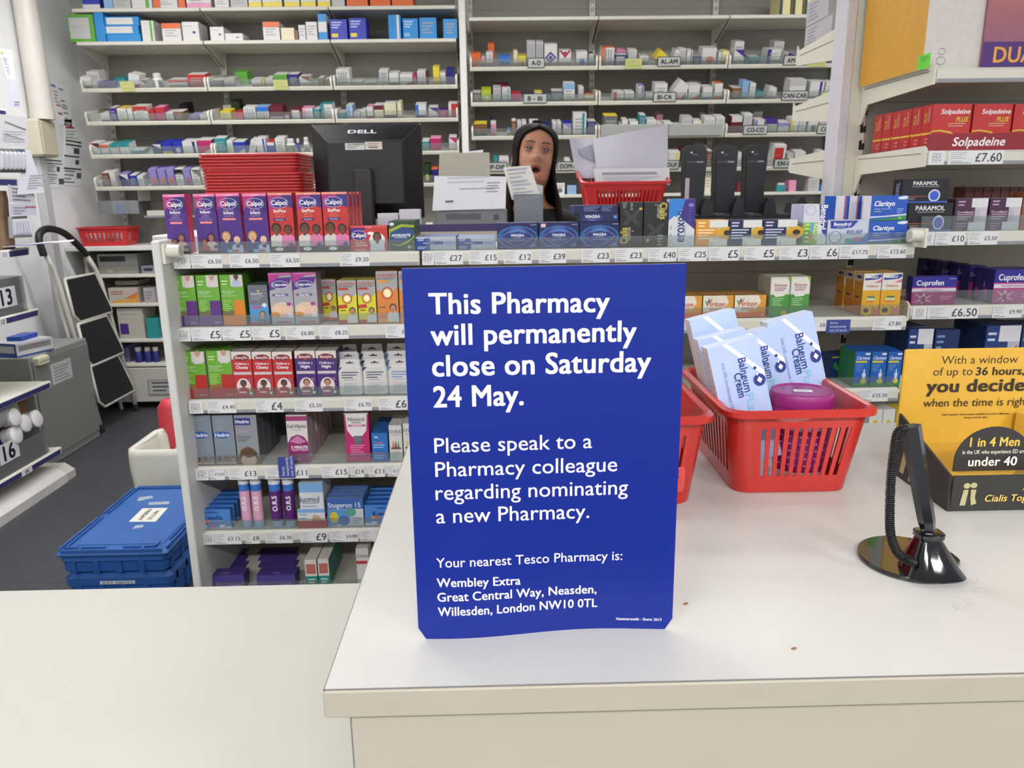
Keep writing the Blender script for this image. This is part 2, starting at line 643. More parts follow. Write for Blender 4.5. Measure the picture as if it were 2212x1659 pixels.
def shelf_items(rowkey, where, z, tilt, text, group, depth=.11, front=.026):
    """text: items 'u0 u1 vtop code' separated by ;  code may end with /roll degrees; Q = bottle"""
    todo = []
    for it in text.split(';'):
        a = it.split()
        if len(a) < 4:
            continue
        u0, u1, vt, code = float(a[0]), float(a[1]), float(a[2]), a[3]
        roll = 0
        if '/' in code:
            code, r_ = code.split('/')
            roll = float(r_)
        back = 0
        if code.endswith('+'):
            code, back = code[:-1], .135
        yb = front + back
        base = V((0, SY + yb * math.cos(tilt), z + yb * math.sin(tilt)))
        if tilt:
            base.z += .013
        vb = pix_v((on_y((u0 + u1) / 2, vt + 30, base.y).x, base.y, base.z))
        x0, x1 = on_y(u0, (vb + vt) / 2, base.y).x, on_y(u1, (vb + vt) / 2, base.y).x
        w = x1 - x0 - .002
        d = depth * _rng.uniform(.85, 1.1)
        if code[0] == 'Q':
            d = w
        lo, hi = .004, .4
        ct, st = math.cos(tilt), math.sin(tilt)
        for _ in range(24):
            h = (lo + hi) / 2
            x = (x0 + x1) / 2
            va = pix_v((x, base.y - h * st, base.z + h * ct))
            vb2 = pix_v((x, base.y - h * st + d * ct, base.z + h * ct + d * st))
            if min(va, vb2) > vt:
                lo = h
            else:
                hi = h
        h = max(h, .008)
        if roll:    # a pack lying over on its edge: keep its outline within the span
            q = abs(R(roll))
            W, H = w, h
            c2 = math.cos(2 * q)
            w = max(.02, (W * math.cos(q) - H * math.sin(q)) / c2) if abs(c2) > .15 else W * .6
            h = max(.02, (H * math.cos(q) - W * math.sin(q)) / c2) if abs(c2) > .15 else H * .6
        if code[0] == 'Q':
            mb, look = bottle(w, h, code[1], code[2])
        else:
            mb, look = small_pack(w, h, d, code)
        if roll:
            look = 'tipped ' + look
        if back:
            look += ' at the back'
        size = 'tall ' if h > .14 else 'flat ' if h < w * .45 else ''
        todo.append((x0, x1, base, w, h, mb, size + look, roll, code))
    n_of, seen = {}, {}
    lanes = {}
    for k, t in enumerate(sorted(todo, key=lambda t: t[0])):     # neighbours in one lane must not run into each other
        lane = round(t[2].y, 3)
        x0 = max(t[0], lanes.get(lane, -9) + .0015)
        nw = t[1] - x0 - .002
        if x0 > t[0] and nw < t[3]:
            f = max(nw, .012) / t[3]
            for q in range(len(t[5].v)):
                a = t[5].v[q]
                t[5].v[q] = (a[0] * f, a[1] * (f if t[8][0] == 'Q' else 1), a[2])
            todo[todo.index(t)] = (x0, max(t[1], x0 + .014), *t[2:])
            lanes[lane] = max(t[1], x0 + .014)
        else:
            lanes[lane] = max(t[1], lanes.get(lane, -9))
    for t in todo:
        n_of[t[6]] = n_of.get(t[6], 0) + 1
    for x0, x1, base, w, h, mb, look, roll, code in sorted(todo, key=lambda t: t[0]):
        seen[look] = seen.get(look, 0) + 1
        label = look
        if n_of[look] > 1:
            label = ORD[seen[look] - 1] + ' ' + look
        label = label + ' ' + where
        while len(label.replace('-', ' ').split()) > 16 and ', ' in label:      # keep labels short: drop the last mark named
            a, b = label.rsplit(', ', 1)
            label = a + ' ' + where
        label = label.replace('with a ', 'with ') if len(label.split()) > 15 else label
        rx, ry = tilt, -R(roll)
        loc = V(((x0 + x1) / 2, base.y, base.z))
        o = mb.build('medicine_bottle' if code[0] == 'Q' else 'medicine_box', loc=loc, smooth=False)
        m3 = Matrix.Rotation(tilt, 4, 'X') @ Matrix.Rotation(R(roll), 4, 'Y')
        o.rotation_euler = m3.to_euler()
        if roll:
            zl = min((m3 @ V((a, 0, 0))).z for a in (-w / 2, w / 2))
            o.location.z -= zl
        tag(o, label, 'bottle' if code[0] == 'Q' else 'box', group)


G_L, G_R = 'packs on the shelving beside the pipe wall', 'packs on the lettered dispensary shelving'
shelf_items('L0', 'on the topmost shelf by the pipe wall', L_FLAT[0], 0, '177 215 -16 DWfW;223 243 -18 bb;243 282 -8 GGl;284 328 -10 WWrE;330 383 -14 WOlsO;385 400 -4 OO;402 455 -20 WWlfI;463 494 -14 WWl;497 534 -20 GGl;'
            '536 564 -26 WWfY;566 608 -26 WWfY;613 646 -26 WWfY;649 681 -26 WWfY;685 713 -26 WWfY;716 744 -20 GG;748 794 -22 OO;799 843 -22 OO;846 892 -22 OO', G_L, .2, .03)
shelf_items('L1', 'on the second shelf by the pipe wall', L_FLAT[1], 0, '147 204 31 EWwG;205 226 25 SS;306 333 44 WWrE;350 391 50 WWlhO;394 430 47 WWm;454 484 58 WWm;486 525 72 WWm;568 604 47 WWlhO;607 636 60 CC;637 644 66 nn;645 660 54 WWl;661 685 47 WWl;687 706 30 WShSfS;'
            '713 750 42 DDqY;754 791 39 DDqY;839 866 32 SSrW;870 903 40 SSqb;906 943 38 SSl;957 988 41 SSl', G_L, .15, .012)
for k, (c, y0, h) in enumerate((('SS', 0, .043), ('SSwW', .044, .05), ('SSwW', .095, .05))):
    a, b = on_y(229, 80, SY).x, on_y(302, 80, SY).x
    mb, _ = small_pack(b - a, h, .16, c)
    tag(mb.build('medicine_box', loc=((a + b) / 2 - .008 * (k == 1), SY + .012, L_FLAT[1] + y0 + .001)), ('bottom', 'middle', 'top')[k] + ' box of the stack of three sky blue cartons beside the green carton', 'box', 'stacked sky blue cartons')

shelf_items('L2', 'on the top tray row by the pipe wall', L_TRAY[0], TH, '191 218 150 WWl+;177 200 161 WWfR;202 212 170 WW;213 238 172 PP;246 272 164 TT+;273 302 153 WWxi/12;304 318 168 WWzM;332 354 155 QWW;365 406 167 WWhR;408 446 156 RWl;'
            '454 483 168 gWl;485 508 164 GGl;510 536 150 EE+;544 566 166 WWfn;567 573 166 YY;575 591 163 WW;593 622 155 EWfB;624 646 155 NWl;648 670 160 WWzn;674 686 175 QWW;687 699 163 nWl;701 720 165 nWl;'
            '728 756 145 WWkl;758 783 170 GWl;790 812 173 GWl;820 839 146 WWlk;841 862 152 WWfn;864 892 155 WWxN;893 900 155 ii;902 920 148 WWk;921 925 150 MM;936 950 140 YY;951 963 151 WWl;965 982 144 NN', G_L)
shelf_items('L3', 'on the second tray row by the pipe wall', L_TRAY[1], TH, '219 238 239 WWfP;240 254 227 PWl;256 276 227 WYxYl;278 289 227 WYxY;291 322 224 WWhRl;325 336 230 RR;338 358 226 iIhR;360 376 236 WWl;378 398 235 nWl;389 407 220 KK+;410 430 242 pp;432 448 240 WW;'
            '478 500 233 YYl;484 502 221 WW+;503 520 213 ee+;508 526 236 RR;528 554 226 WWk;556 582 225 WbkhB;584 613 223 MMfW;615 627 240 MMwW;630 652 229 MMwW;654 677 228 WIsIl;679 692 229 TWl;694 720 219 WTsTl;'
            '730 747 236 TWl;749 763 221 bWrW;765 778 235 WWl;780 791 232 WWl;793 807 224 WIfi;809 829 221 CWhM;831 857 217 CWfM;859 868 215 CC;870 876 250 CC;878 896 250 CCrM;898 921 220 WWsBfN;926 946 226 WWzP;949 967 231 iPl;969 989 218 RWsW', G_L)
shelf_items('L4', 'on the third tray row by the pipe wall', L_TRAY[2], TH, '197 218 302 WWzM;220 237 304 WWhO;239 258 304 WThT;260 282 302 WThT;284 310 318 TWl;331 350 304 NNzW;352 373 300 DDfY;375 394 300 DDcW;396 428 298 WWrN;430 460 295 iWxW;'
            '466 490 292 TWl;492 505 296 WWl;507 530 299 DWxW;532 553 294 WWl/18;555 576 292 WWrD;578 594 299 DRhW;596 617 291 WWl;620 640 296 QWW;642 650 298 QWD;657 670 294 QWW;'
            '912 928 297 TWl;930 953 292 iICc;970 987 289 WWzi', G_L)
shelf_items('L5', 'on the bottom tray row by the pipe wall', L_TRAY[3], TH, '206 222 383 WWl;224 238 365 nWl;240 252 363 WW;253 260 366 nn+;261 280 368 NpzW;282 297 370 DWl;299 312 372 WWl;325 342 357 ppcO;344 361 357 ppcO;363 379 357 ppcO;381 398 357 WWhKl;400 414 357 ppci;416 434 358 WWzgl;437 455 358 WWzgl;'
            '915 930 350 eecY;932 946 358 NOfK', G_L)

shelf_items('R0', 'on the topmost shelf behind the lettered trays', R_FLAT[0], 0, '1684 1708 -20 yYsK;1712 1734 -20 yYsK;1738 1758 -20 yYsK;1762 1782 -20 yYsK;1787 1818 -10 WWwK', G_R, .2, .03)
shelf_items('R1', 'on the tray plated A-D', R_TRAY[0], TH, '1018 1038 111 OOxY;1040 1048 118 IWl;1054 1068 90 OOcP+;1050 1065 109 WWk;1078 1102 117 BBfW;1109 1118 106 CC;1119 1136 116 YYcO;1138 1156 86 GWk;1157 1173 86 GGk;1175 1203 92 WWdP;1207 1233 105 WWvR;1244 1268 107 WWcB;1271 1282 111 Gel', G_R)
shelf_items('R1b', 'on the tray plated AL-AM', R_TRAY[0], TH, '1298 1326 98 WOsOk;1329 1353 114 NWwG;1331 1350 103 II+;1357 1374 103 WCk;1380 1400 116 WWl;1404 1440 102 YYxM/40;1446 1464 102 WWl/14;1466 1480 101 WWk;1482 1495 104 WWrg;1497 1514 117 NWl;1512 1546 99 WWcO;1550 1557 108 WW;1558 1573 106 yyfR', G_R)
shelf_items('R1c', 'on the tray plated AM-AR', R_TRAY[0], TH, '1584 1606 103 WWzP;1584 1604 86 WWl+;1616 1640 118 TWl;1655 1684 102 WWsNl;1668 1690 86 GGl+;1688 1712 109 WWhP/25;1716 1736 114 QIG;1779 1790 125 PPl;1792 1804 126 WWl', G_R)
shelf_items('R2', 'on the tray plated B - BI', R_TRAY[1], TH, '1022 1039 194 gWl;1040 1061 187 LLcW;1065 1082 183 GGk;1084 1103 187 WWrTk;1105 1125 196 iRfW;1067 1098 178 ii+;1155 1171 194 WYl;1177 1188 201 TT;1191 1215 191 gWl;1217 1241 175 WWlhb;1249 1260 183 WCk;1262 1283 200 CO', G_R)
shelf_items('R2b', 'on the tray plated BI-CA', R_TRAY[1], TH, '1325 1347 193 WWlsR;1349 1369 193 WWl;1378 1390 179 WpkrP;1395 1411 197 WWl;1413 1440 175 WWl;1436 1478 166 WWfI/35;1471 1484 192 QCW;1486 1510 177 WWxO;1494 1512 172 WWl+;1517 1538 182 WWfp;1542 1559 175 WOfO', G_R)
shelf_items('R2c', 'on the tray plated CAN-CAR', R_TRAY[1], TH, '1580 1600 184 nWl;1601 1615 170 bbl;1617 1630 175 WWl;1632 1648 192 TTxO;1653 1664 182 WWl/12;1665 1676 184 WW;1703 1738 166 WWhG;1747 1777 171 WWrP;1780 1799 172 WWl;1812 1824 170 WWri', G_R)
shelf_items('R3', 'on the tray above the staff member', R_TRAY[2], TH, '1024 1052 260 nYfe;1058 1064 250 QNN+;1060 1072 259 IWk;1095 1103 274 QBW;1105 1115 255 nWl;1117 1126 257 WWk;1127 1137 256 WWk;1143 1163 256 WWk;1170 1188 263 PNk;1193 1202 257 WWk;1203 1212 257 WWk;1216 1234 259 GDzp;1237 1266 239 WWlrT;1268 1286 255 NWk', G_R)
shelf_items('R3b', 'in the grey fronted drawer behind the papers', R_TRAY[2], TH, '1303 1332 243 gYl;1336 1342 262 WW;1343 1355 253 WWl;1359 1377 256 WWl;1380 1393 242 TWk;1395 1415 252 WWk;1416 1430 241 II+;1417 1431 260 PWl;1433 1450 259 WW;1454 1470 264 WW;1471 1493 247 GGl;1495 1513 255 WWrY;1515 1526 242 WW+;1520 1542 247 WWk;1544 1563 246 WWk', G_R, .11, .0)
shelf_items('R3c', 'on the tray plated CO-CO', R_TRAY[2], TH, '1578 1601 246 MWhW;1604 1622 240 WWk;1624 1644 235 GG+;1628 1649 253 WWsp;1651 1677 252 GPhP;1680 1703 258 WWhp;1706 1723 249 WWsY;1724 1739 250 WWl;1744 1766 249 WWcg;1769 1791 250 WWk;1794 1815 250 WWxg', G_R)
shelf_items('R4', 'on the tray plated DIP and DOM', R_TRAY[3], TH, '1066 1076 335 TTl;1078 1099 335 WWk;1220 1232 339 WWl;1240 1262 338 WWk', G_R)
shelf_items('R4b', 'on the tray behind the handheld scanners', R_TRAY[3], TH, '1443 1467 321 WWrY;1470 1490 316 MMfW;1505 1524 307 WWl+;1526 1536 318 nWl;1560 1585 322 GGl;1592 1606 326 WWl', G_R)
shelf_items('R4c', 'on the tray plated EN-ES', R_TRAY[3], TH, '1668 1694 305 WWwR;1697 1712 324 GGcg;1714 1737 321 WWcg;1752 1765 336 II;1766 1780 320 WWrE;1783 1798 330 II;1801 1812 311 WWrP', G_R)

# ================================================================ the low medicine gondola and the tall one beside it
GY, GB = 2.0, 2.38
GX0, GXM, GX1 = -.8302, -.195, 1.084
G_Z = [1.307, 1.118, .9215, .7315, .540, .350]
LIPM = mat('d8d4c6', .35, var=.015)
GREY = mat('8e9094', .4)


def lip_shelf(par, x0, x1, y0, y1, z, riser=True, lift=.03):
    mb = M()
    mb.box(x0, x1, y0 + .012, y1, z - .022, z - .002, SHELF)
    s = mb.build('shelf', par)
    mb = M()
    mb.prism_x([(y0 - .002, z - .036), (y0 + .014, z - .036), (y0 + .014, z), (y0 + .006, z), (y0 - .004, z - .006)], x0, x1, LIPM)
    mb.box(x0 + .002, x1 - .002, y0 - .004, y0 - .002, z - .035, z - .027, GREY)
    mb.build('shelf_lip', s)
    if riser:
        mb = M(); mb.box(x0 + .01, x1 - .01, y0 + .009, y0 + .011, z, z + lift, clear('f2f6f6', .05))
        mb.build('clear_riser', s)
    return s


def gondola():
    t = thing('gondola', 'low white gondola of medicines with price tickets, behind the counter', 'gondola')
    mb = M(); mb.rbox(-.853, -.832, 1.94, 2.41, 0, 1.345, mat('d2d1cb', .45, var=.03, scale=9), .003)
    mb.build('end_panel', t)
    mb = M(); mb.box(-.832, GX1, GB, 2.41, .06, 1.336, mat('a19a8c', .6, var=.02))
    mb.box(-.4, GX1 - .02, 2.4, 2.412, 1.336, 1.358, mat('33265c', .5))
    for z in (.62, .83, 1.03, 1.2):
        mb.box(-.83, GX1, GB - .001, GB, z, z + .003, mat('857e72', .6))
    mb.build('back_panel', t)
    mb = M(); mb.box(-.83, GX1, 2.05, GB, 0, .30, mat('b9b5a8', .5))
    mb.build('plinth', t)
    for k, z in enumerate(G_Z):
        lip_shelf(t, GX0, GXM - .004, GY, GB, z)
        lip_shelf(t, GXM + .004, GX1, GY, GB, z)
    for x, dx in ((-.831, .040), (1.086, -.036)):
        mb = M()
        z = 1.318 if dx > 0 else 1.331
        path = [(x, 1.965, z), (x + dx, 1.965, z)]
        mb.tube(path, .0165, mat('d9d6c8', .35), 18)
        mb.tube([(x + dx, 1.965, z), (x + dx * 1.02, 1.965, z)], .011, mat('b7b4a8', .5), 18)
        mb.box(min(x, x + dx * .2), max(x, x + dx * .2), 1.945, 2.02, z - .03, z + .018, mat('d9d6c8', .35))
        mb.build('rail_socket', t, mods=[SMOOTH], smooth=True)
    return t


gondola()
RX, RYF, RYB = 1.118, 2.05, 2.44
R_Z = [1.742, 1.541, 1.3346, 1.137, .935]


def tall_gondola():
    t = thing('gondola', 'tall cream gondola with slotted post and painkillers, past the low gondola', 'gondola')
    xa, xb = on_y(1814, 200, 2.46).x, on_y(1872, 200, 2.46).x
    mb = M()
    mb.box(xa, xb, 2.45, 2.51, 0, 2.6, CREAM)
    mb.rbox(xa - .004, xa + .028, 2.445, 2.53, 0, 2.6, mat('cfccd0', .4), .003)
    z = .2
    while z < 2.5:
        for q in (0, .009):
            mb.prism([(xb - .014 + q, z), (xb - .006 + q, z), (xb - .006 + q, z + .030 - q), (xb - .014 + q, z + .026 - q)], 2.4485, 2.4505, mat('16140f', .7))
        z += .0505
    mb.build('slotted_post', t)
    mb = M(); mb.box(xb, 2.1, 2.455, 2.49, 0, 2.6, mat('a8a094', .6, var=.02))
    for z in (.9, 1.1, 1.3, 1.5, 1.7):
        mb.box(xb, 2.1, 2.454, 2.455, z, z + .003, mat('8b8478', .6))
    mb.build('back_panel', t)
    for k, z in enumerate(R_Z):
        s = lip_shelf(t, RX, 2.1, RYF, RYB, z, riser=k > 1, lift=.04)
        mb = M()
        mb.prism_x([(RYF - .002, z + .004), (RYF + .01, z + .012), (RYB + .02, z + .004), (RYB + .02, z - .11), (RYB - .005, z - .105), (RYB - .035, z - .052), (RYF, z - .040)], RX - .006, RX - .001, CREAM)
        mb.box(RX - .0066, RX - .006, RYF + .02, RYB - .01, z - .008, z - .0055, mat('8d887a', .6))
        mb.build('shelf_bracket', s)
    for k, (va, z0) in enumerate(((118, 0), (238, 0), (350, 0))):   # shelves on the dispensary side of the post
        z = on_y(1752, va, 2.86).z
        mb = M(); mb.box(xa + .02, 2.1, 2.5, 2.86, z - .02, z, SHELF)
        s = mb.build('shelf', t)
        mb = M(); mb.prism_x([(2.5, z + .03), (2.86, z + .012), (2.872, z + .03), (2.872, z - .03), (2.86, z - .036), (2.5, z - .07)], xa + .012, xa + .018, CREAM)
        mb.box(xa + .0114, xa + .012, 2.53, 2.84, z - .008, z - .0045, mat('8d887a', .6))
        mb.build('shelf_bracket', s)
        if k == 0:
            for q, (a, b, c, d, lab) in enumerate(((.0, .07, .13, .3, 'lower grey white carton on the bracketed shelf behind the slotted post'), (.072, .15, .09, .3, 'upper grey white carton on the bracketed shelf behind the slotted post'))):
                mb = M(); mb.box(xa + .025, xa + .25, 2.62 + q * .04, 2.84, z + .012 + a, z + .012 + b, ink('c3c1c0'), left=ink('b6b4b6'))
                Face(mb, (xa + .025, 2.84, z + .012 + a), (0, -1, 0), (0, 0, 1), .2, b - a).run('l .1 .2 .5 .8 5 8a8a94')
                tag(mb.build('carton'), lab, 'box')


tall_gondola()

# ---------------------------------------------------------------- placing packs on the gondolas
ROWS = {'A': (GY + .022, G_Z[0]), 'B': (GY + .022, G_Z[1]), 'C': (GY + .022, G_Z[2]), 'D': (GY + .022, G_Z[3]), 'E': (GY + .022, G_Z[4]), 'F': (GY + .022, G_Z[5]),
        'P': (RYF + .022, R_Z[0]), 'Q': (RYF + .022, R_Z[1]), 'S': (RYF + .022, R_Z[2]), 'T': (RYF + .022, R_Z[3]), 'U': (RYF + .022, R_Z[4])}
PRODUCTS = []


def short(t, n=12):
    t = t.replace('with two ', 'two ').replace(', nearest the white end panel', ' by the panel').replace('from the white end panel', 'from panel').replace('on the top shelf', '').replace('in a line ', '').replace(', first', ' first')
    while len(t.split()) > n and (' the ' in t or ' a ' in t or ' with ' in t):
        for w in (' the ', ' a ', ' with '):
            if w in t and len(t.split()) > n:
                t = t.replace(w, ' ', 1)
    return ' '.join(t.replace(',', '').split()[:n])




def gp(row, u0, u1, vt, d, base, art, label, dy=0, dz=0, back=0, group=None, yaw=0, name=None, cat='box', vb=None, gap=.003, **kw):
    y, z = ROWS[row]
    y += dy
    z += dz
    um = (u0 + u1) / 2
    for _ in range(3):
        x = on_y(um, pix_v((0, y, z)), y).x
    vz = pix_v((x, y, z))
    x0, x1 = on_y(u0, vz, y).x, on_y(u1, vz, y).x
    h = on_y(um, vt, y).z - z
    mb = pack(x1 - x0 - .001, h, d, base, art, **kw)
    name = name or ('syrup_box' if 'syrup' in label else 'cough_box' if 'cough' in label else 'lotion_box' if 'lotion' in label else 'spray_box' if 'spray' in label else 'painkiller_box' if 'painkiller' in label else 'tablet_box')
    o = mb.build(name, loc=((x0 + x1) / 2, y, z + .0005), rot=(0, 0, R(yaw)))
    tag(o, label, cat, group)
    if not dz and back is not None:
        PRODUCTS.append((row, (u0 + u1) / 2, label))
    lim = (GB if row in 'ABCDEF' else RYB) - .004
    for k in range(back or 0):
        if y + (d + gap) * (k + 2) > lim:
            break
        clone(o, loc=((x0 + x1) / 2 + _rng.uniform(-.001, .001), y + (d + gap) * (k + 1), z + .0005), label=ORD[k] + ' one behind the ' + short(label))
    return o, (x0, x1, h)


# --- top shelf, infant and children's syrups
INF = 'p b02a72 0 .97 0 .72 .55 .97;r 0 .955 1 1 ef86b4;t 6+_months .5 .975 .02 fff;p 2a2068 .5 .955 1 .955 1 .66 .8 .74;e .5 .83 .40 .092 cdbfe0;e .5 .83 .385 .084 33287a;p b02a72 .14 .83 .2 .78 .4 .755 .42 .9 .22 .885;t Calpol .5 .832 .075 fff B .66;'
INF_A = INF + 't Infant .5 .70 .05 fff B;t Original .5 .648 .024 b9a4cf;t 120mg/5ml .5 .612 .024 b9a4cf;t Oral_Suspension .5 .576 .024 b9a4cf n .8;r .22 .505 .78 .54 ee8a8e;f .66 .24 .19 a8694a 1b1310 d8b8a2;f .34 .17 .17 a05c40 1b1310 a3403c;r 0 0 1 .045 3a2622;e .85 .11 .1 .035 3f3f7c'
INF_B = INF + 't Sugar_Free .5 .725 .026 b9a4cf;t Infant .5 .68 .05 fff B;t Suspension .5 .627 .026 b9a4cf;r .22 .555 .78 .59 ee8a8e;f .3 .24 .23 e2b084 b08a48 203a78;f .76 .19 .17 e8bfa0 dfb48c b9c5e2;e .78 .12 .1 .035 3a3f80;r .3 .01 .55 .06 8fb8e0;r .52 .02 .8 .055 c0504c'
SIX = 'p a82a7c 0 .96 0 .70 .35 .76 .6 .96;p 33287a .55 .96 1 .96 1 .74 .75 .78;r 0 .965 1 1 f09a80;t 6+_years .5 .982 .018 fff;e .45 .835 .38 .09 cdbfe0;e .45 .835 .365 .082 33287a;t Calpol .45 .838 .075 fff B .64;t SixPlus .45 .70 .05 fff B;t Sugar_Free .45 .645 .024 f0a080;t Suspension .45 .607 .024 f0a080;r .17 .535 .68 .575 33287a;t Paracetamol .43 .555 .018 fff b;f .26 .36 .24 6c3e2a 1b1310 d5cdc6;f .74 .35 .2 6a3c2c 17110e d97aa6;r 0 0 1 .10 3a2a28;e .33 .055 .17 .03 e8e6e2;e .84 .13 .1 .035 33408a'
SIDE = '|R:t Calpol .4 .86 .02 fff v;l .3 .2 .5 .6 9 f0a0b8'
gp('A', 366, 412, 420, .045, '4b2180', INF_A + SIDE, 'purple syrup box with two dark haired children, nearest the white end panel', side='b5286e', yaw=3)
gp('A', 430, 476, 419, .045, '4b2180', INF_A + SIDE, 'purple syrup box with two dark haired children, second from the white end panel', side='b5286e', yaw=2)
gp('A', 478, 528, 418, .045, '4b2180', INF_B + SIDE, 'purple syrup box with a blond child and a baby, beside the dark haired children', side='b5286e', yaw=1)
gp('A', 534, 585, 418, .045, '4b2180', INF_B + SIDE, 'purple syrup box with a blond child and a baby, beside the red syrup boxes', side='b5286e', yaw=1)
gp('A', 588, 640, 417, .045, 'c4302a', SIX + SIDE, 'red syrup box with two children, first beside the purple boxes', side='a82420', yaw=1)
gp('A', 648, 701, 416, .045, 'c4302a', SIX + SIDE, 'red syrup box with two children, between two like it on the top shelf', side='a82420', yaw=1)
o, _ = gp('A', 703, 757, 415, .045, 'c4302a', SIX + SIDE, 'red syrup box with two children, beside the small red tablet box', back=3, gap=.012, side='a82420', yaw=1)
gp('A', 759, 839, 488, .03, 'c2352f', 'p 4a2180 0 .92 0 .45 .45 .92;r 0 .93 1 1 d8504a;t 6+_years .5 .95 .05 fff;e .23 .62 .21 .2 cdbfe0;e .23 .62 .2 .18 3a2a7c;t Calpol .23 .63 .15 fff B .36;t SixPlus .27 .33 .1 f5d6c8 b;l .12 .05 .45 .22 2 ef9a90;e .72 .42 .22 .3 e6e2dc;f .72 .45 .14 7a4a34 1b1310 d8d8dc;e .55 .7 .09 .06 f0eee8', 'small red tablet box with a smiling schoolchild, on the top shelf', side='b02a26')
gp('A', 842, 897, 478, .02, '24452e', 'p 9aab2e 0 .35 0 .72 .5 .9 1 .86 1 .78 .5 .8 .1 .6;p 28467e 0 .34 .05 .62 .4 .76 .8 .78 1 .62 .85 .45 .4 .26;p 9aab2e 0 .24 .4 .2 .9 .42 1 .56 1 .46 .75 .26 .4 .15;t AVARANTE .46 .52 .09 fff Bi .74;l .2 .4 .7 .44 1 c0d0e0;e .78 .12 .06 .05 e0c050;t 6 .9 .12 .05 ddd;e .12 .9 .09 .06 d8dcd8', 'dark green box with a blue swoosh, first in a line on the top shelf', back=6, gap=.002, side='1f3a28')
for a, b, v, q, c in ((817, 861, 461, .0, 'nearer the red boxes'), (864, 908, 453, .01, 'nearer the grey tray')):
    x0, x1 = on_y(a, 480, 2.46).x, on_y(b, 480, 2.46).x
    mb = pack(x1 - x0, on_y(840, v, 2.46).z - 1.336, .05, 'cfcdd4', top='e8e6e2')
    tag(mb.build('carton', loc=((x0 + x1) / 2, 2.452, 1.336)), 'plain white carton in front of the monitor, ' + c, 'box')

# --- top shelf beyond the bay joint
BLUG = 'r 0 0 .36 .9 1f4490;r .0 .42 .68 .66 1f4490;r .36 .66 1 .9 c6c9cf;r .36 0 1 .42 b9bdc4;r .68 .42 1 .66 9fb0c8;l .05 .74 .22 .86 2 e8eef8;t Sildenafil_50mg .32 .54 .09 fff n .56;l .05 .12 .26 .24 2 c8d4ea;e .84 .52 .1 .14 8aa6cc'
gp('A', 898, 986, 512, .045, 'b9bdc4', BLUG, 'flat blue and grey tablet box, first beside the dark green boxes', back=2, side='3a4c78', top='5a6690', yaw=0)
gp('A', 988, 1070, 513, .045, 'b9bdc4', BLUG, 'flat blue and grey tablet box, second, next to the blue diamond boxes', back=2, side='3a4c78', top='7f88a4')
VIA = 'e .5 .45 .5 .44 2a5f9c;e .52 .43 .43 .39 16235e;p 5a6c9c .5 .86 .62 .8 .9 .5 .9 .42 .62 .12 .5 .08 .38 .12 .1 .42 .1 .5 .38 .8;p 22337a .5 .82 .6 .78 .87 .48 .87 .44 .6 .15 .5 .12 .4 .15 .13 .44 .13 .48 .4 .78;p 4f78b8 .5 .8 .62 .74 .74 .6 .5 .66 .26 .6 .38 .74;t VIAGRA .5 .52 .1 fff B .46;t CONNECT .5 .42 .045 b8c6e0;l .3 .28 .7 .33 1 8fa0cc;e .9 .13 .05 .05 5a8ad0;t 4 .83 .07 .07 fff;l .06 .05 .3 .08 1 6a78ac;l .83 .9 .97 .92 1 a0acd0'
gp('A', 1074, 1162, 482, .03, '161c52', VIA, 'navy box with a blue diamond emblem, first from the grey tablet boxes', side='121844', top='232a58', back=1)
gp('A', 1164, 1250, 481, .03, '161c52', VIA + ';r .05 .82 .17 .96 e0b8c0', 'navy box with a blue diamond emblem and a pink sticker', side='121844', top='232a58', back=1)
_, q = gp('A', 1252, 1337, 480, .03, '161c52', VIA, 'navy box with a blue diamond emblem, bottom of its stack of three', side='121844', top='232a58', back=1)
FLATV = 'l .06 .2 .12 .3 1 6a78ac;p 22337a .1 .1 .5 .02 .62 .5 .5 .95 .1 .85;t VIAGRA .33 .62 .34 fff B;t CONNECT .33 .22 .14 b8c6e0;e .92 .55 .05 .2 5a8ad0'
gp('A', 1252, 1336, 461, .08, '161c52', FLATV, 'flat navy tablet box lying in the middle of the blue diamond stack', dz=q[2] + .001, top='232a58')
gp('A', 1236, 1334, 444, .08, '141a4c', 'l .25 .3 .6 .8 4 7a86b4;l .65 .3 .9 .8 4 7a86b4;r 0 0 .02 1 3a4684', 'flat navy tablet box lying on top of the blue diamond stack', dz=q[2] + .0225, top='232a58')
CIA = 't Cialis .18 .26 .16 d8c65c Bv .36;t TOGETHER .42 .3 .05 d8d8d0 v .3;l .52 .1 .6 .36 1 a09a50;p 3a3a3c .1 .5 .3 .5 .5 .6 .7 .5 .9 .5 .68 .66 .9 .82 .7 .82 .5 .7 .3 .82 .1 .82 .32 .66;e .9 .85 .08 .03 c89a3c;t SAFE_LOVE .5 .9 .05 c8c8c4 d .16;l .1 .88 .3 .97 3 9a9a96'
gp('A', 1338, 1387, 437, .03, '201f1f', CIA, 'black upright box with gold sideways lettering, beside the navy stack', side='2a2928', back=1)
gp('A', 1389, 1440, 437, .03, '201f1f', 't Cialis .82 .8 .16 d8c65c Bd .36;t TOGETHER .6 .8 .05 d8d8d0 d .3;l .45 .72 .53 .94 1 a09a50;p 3a3a3c .1 .2 .3 .2 .5 .3 .7 .2 .9 .2 .68 .36 .9 .52 .7 .52 .5 .4 .3 .52 .1 .52 .32 .36;e .18 .15 .06 .04 c89a3c;l .6 .05 .85 .25 4 9a9a96', 'black upright box with gold lettering, beside the white and blue box', side='2a2928', back=1)
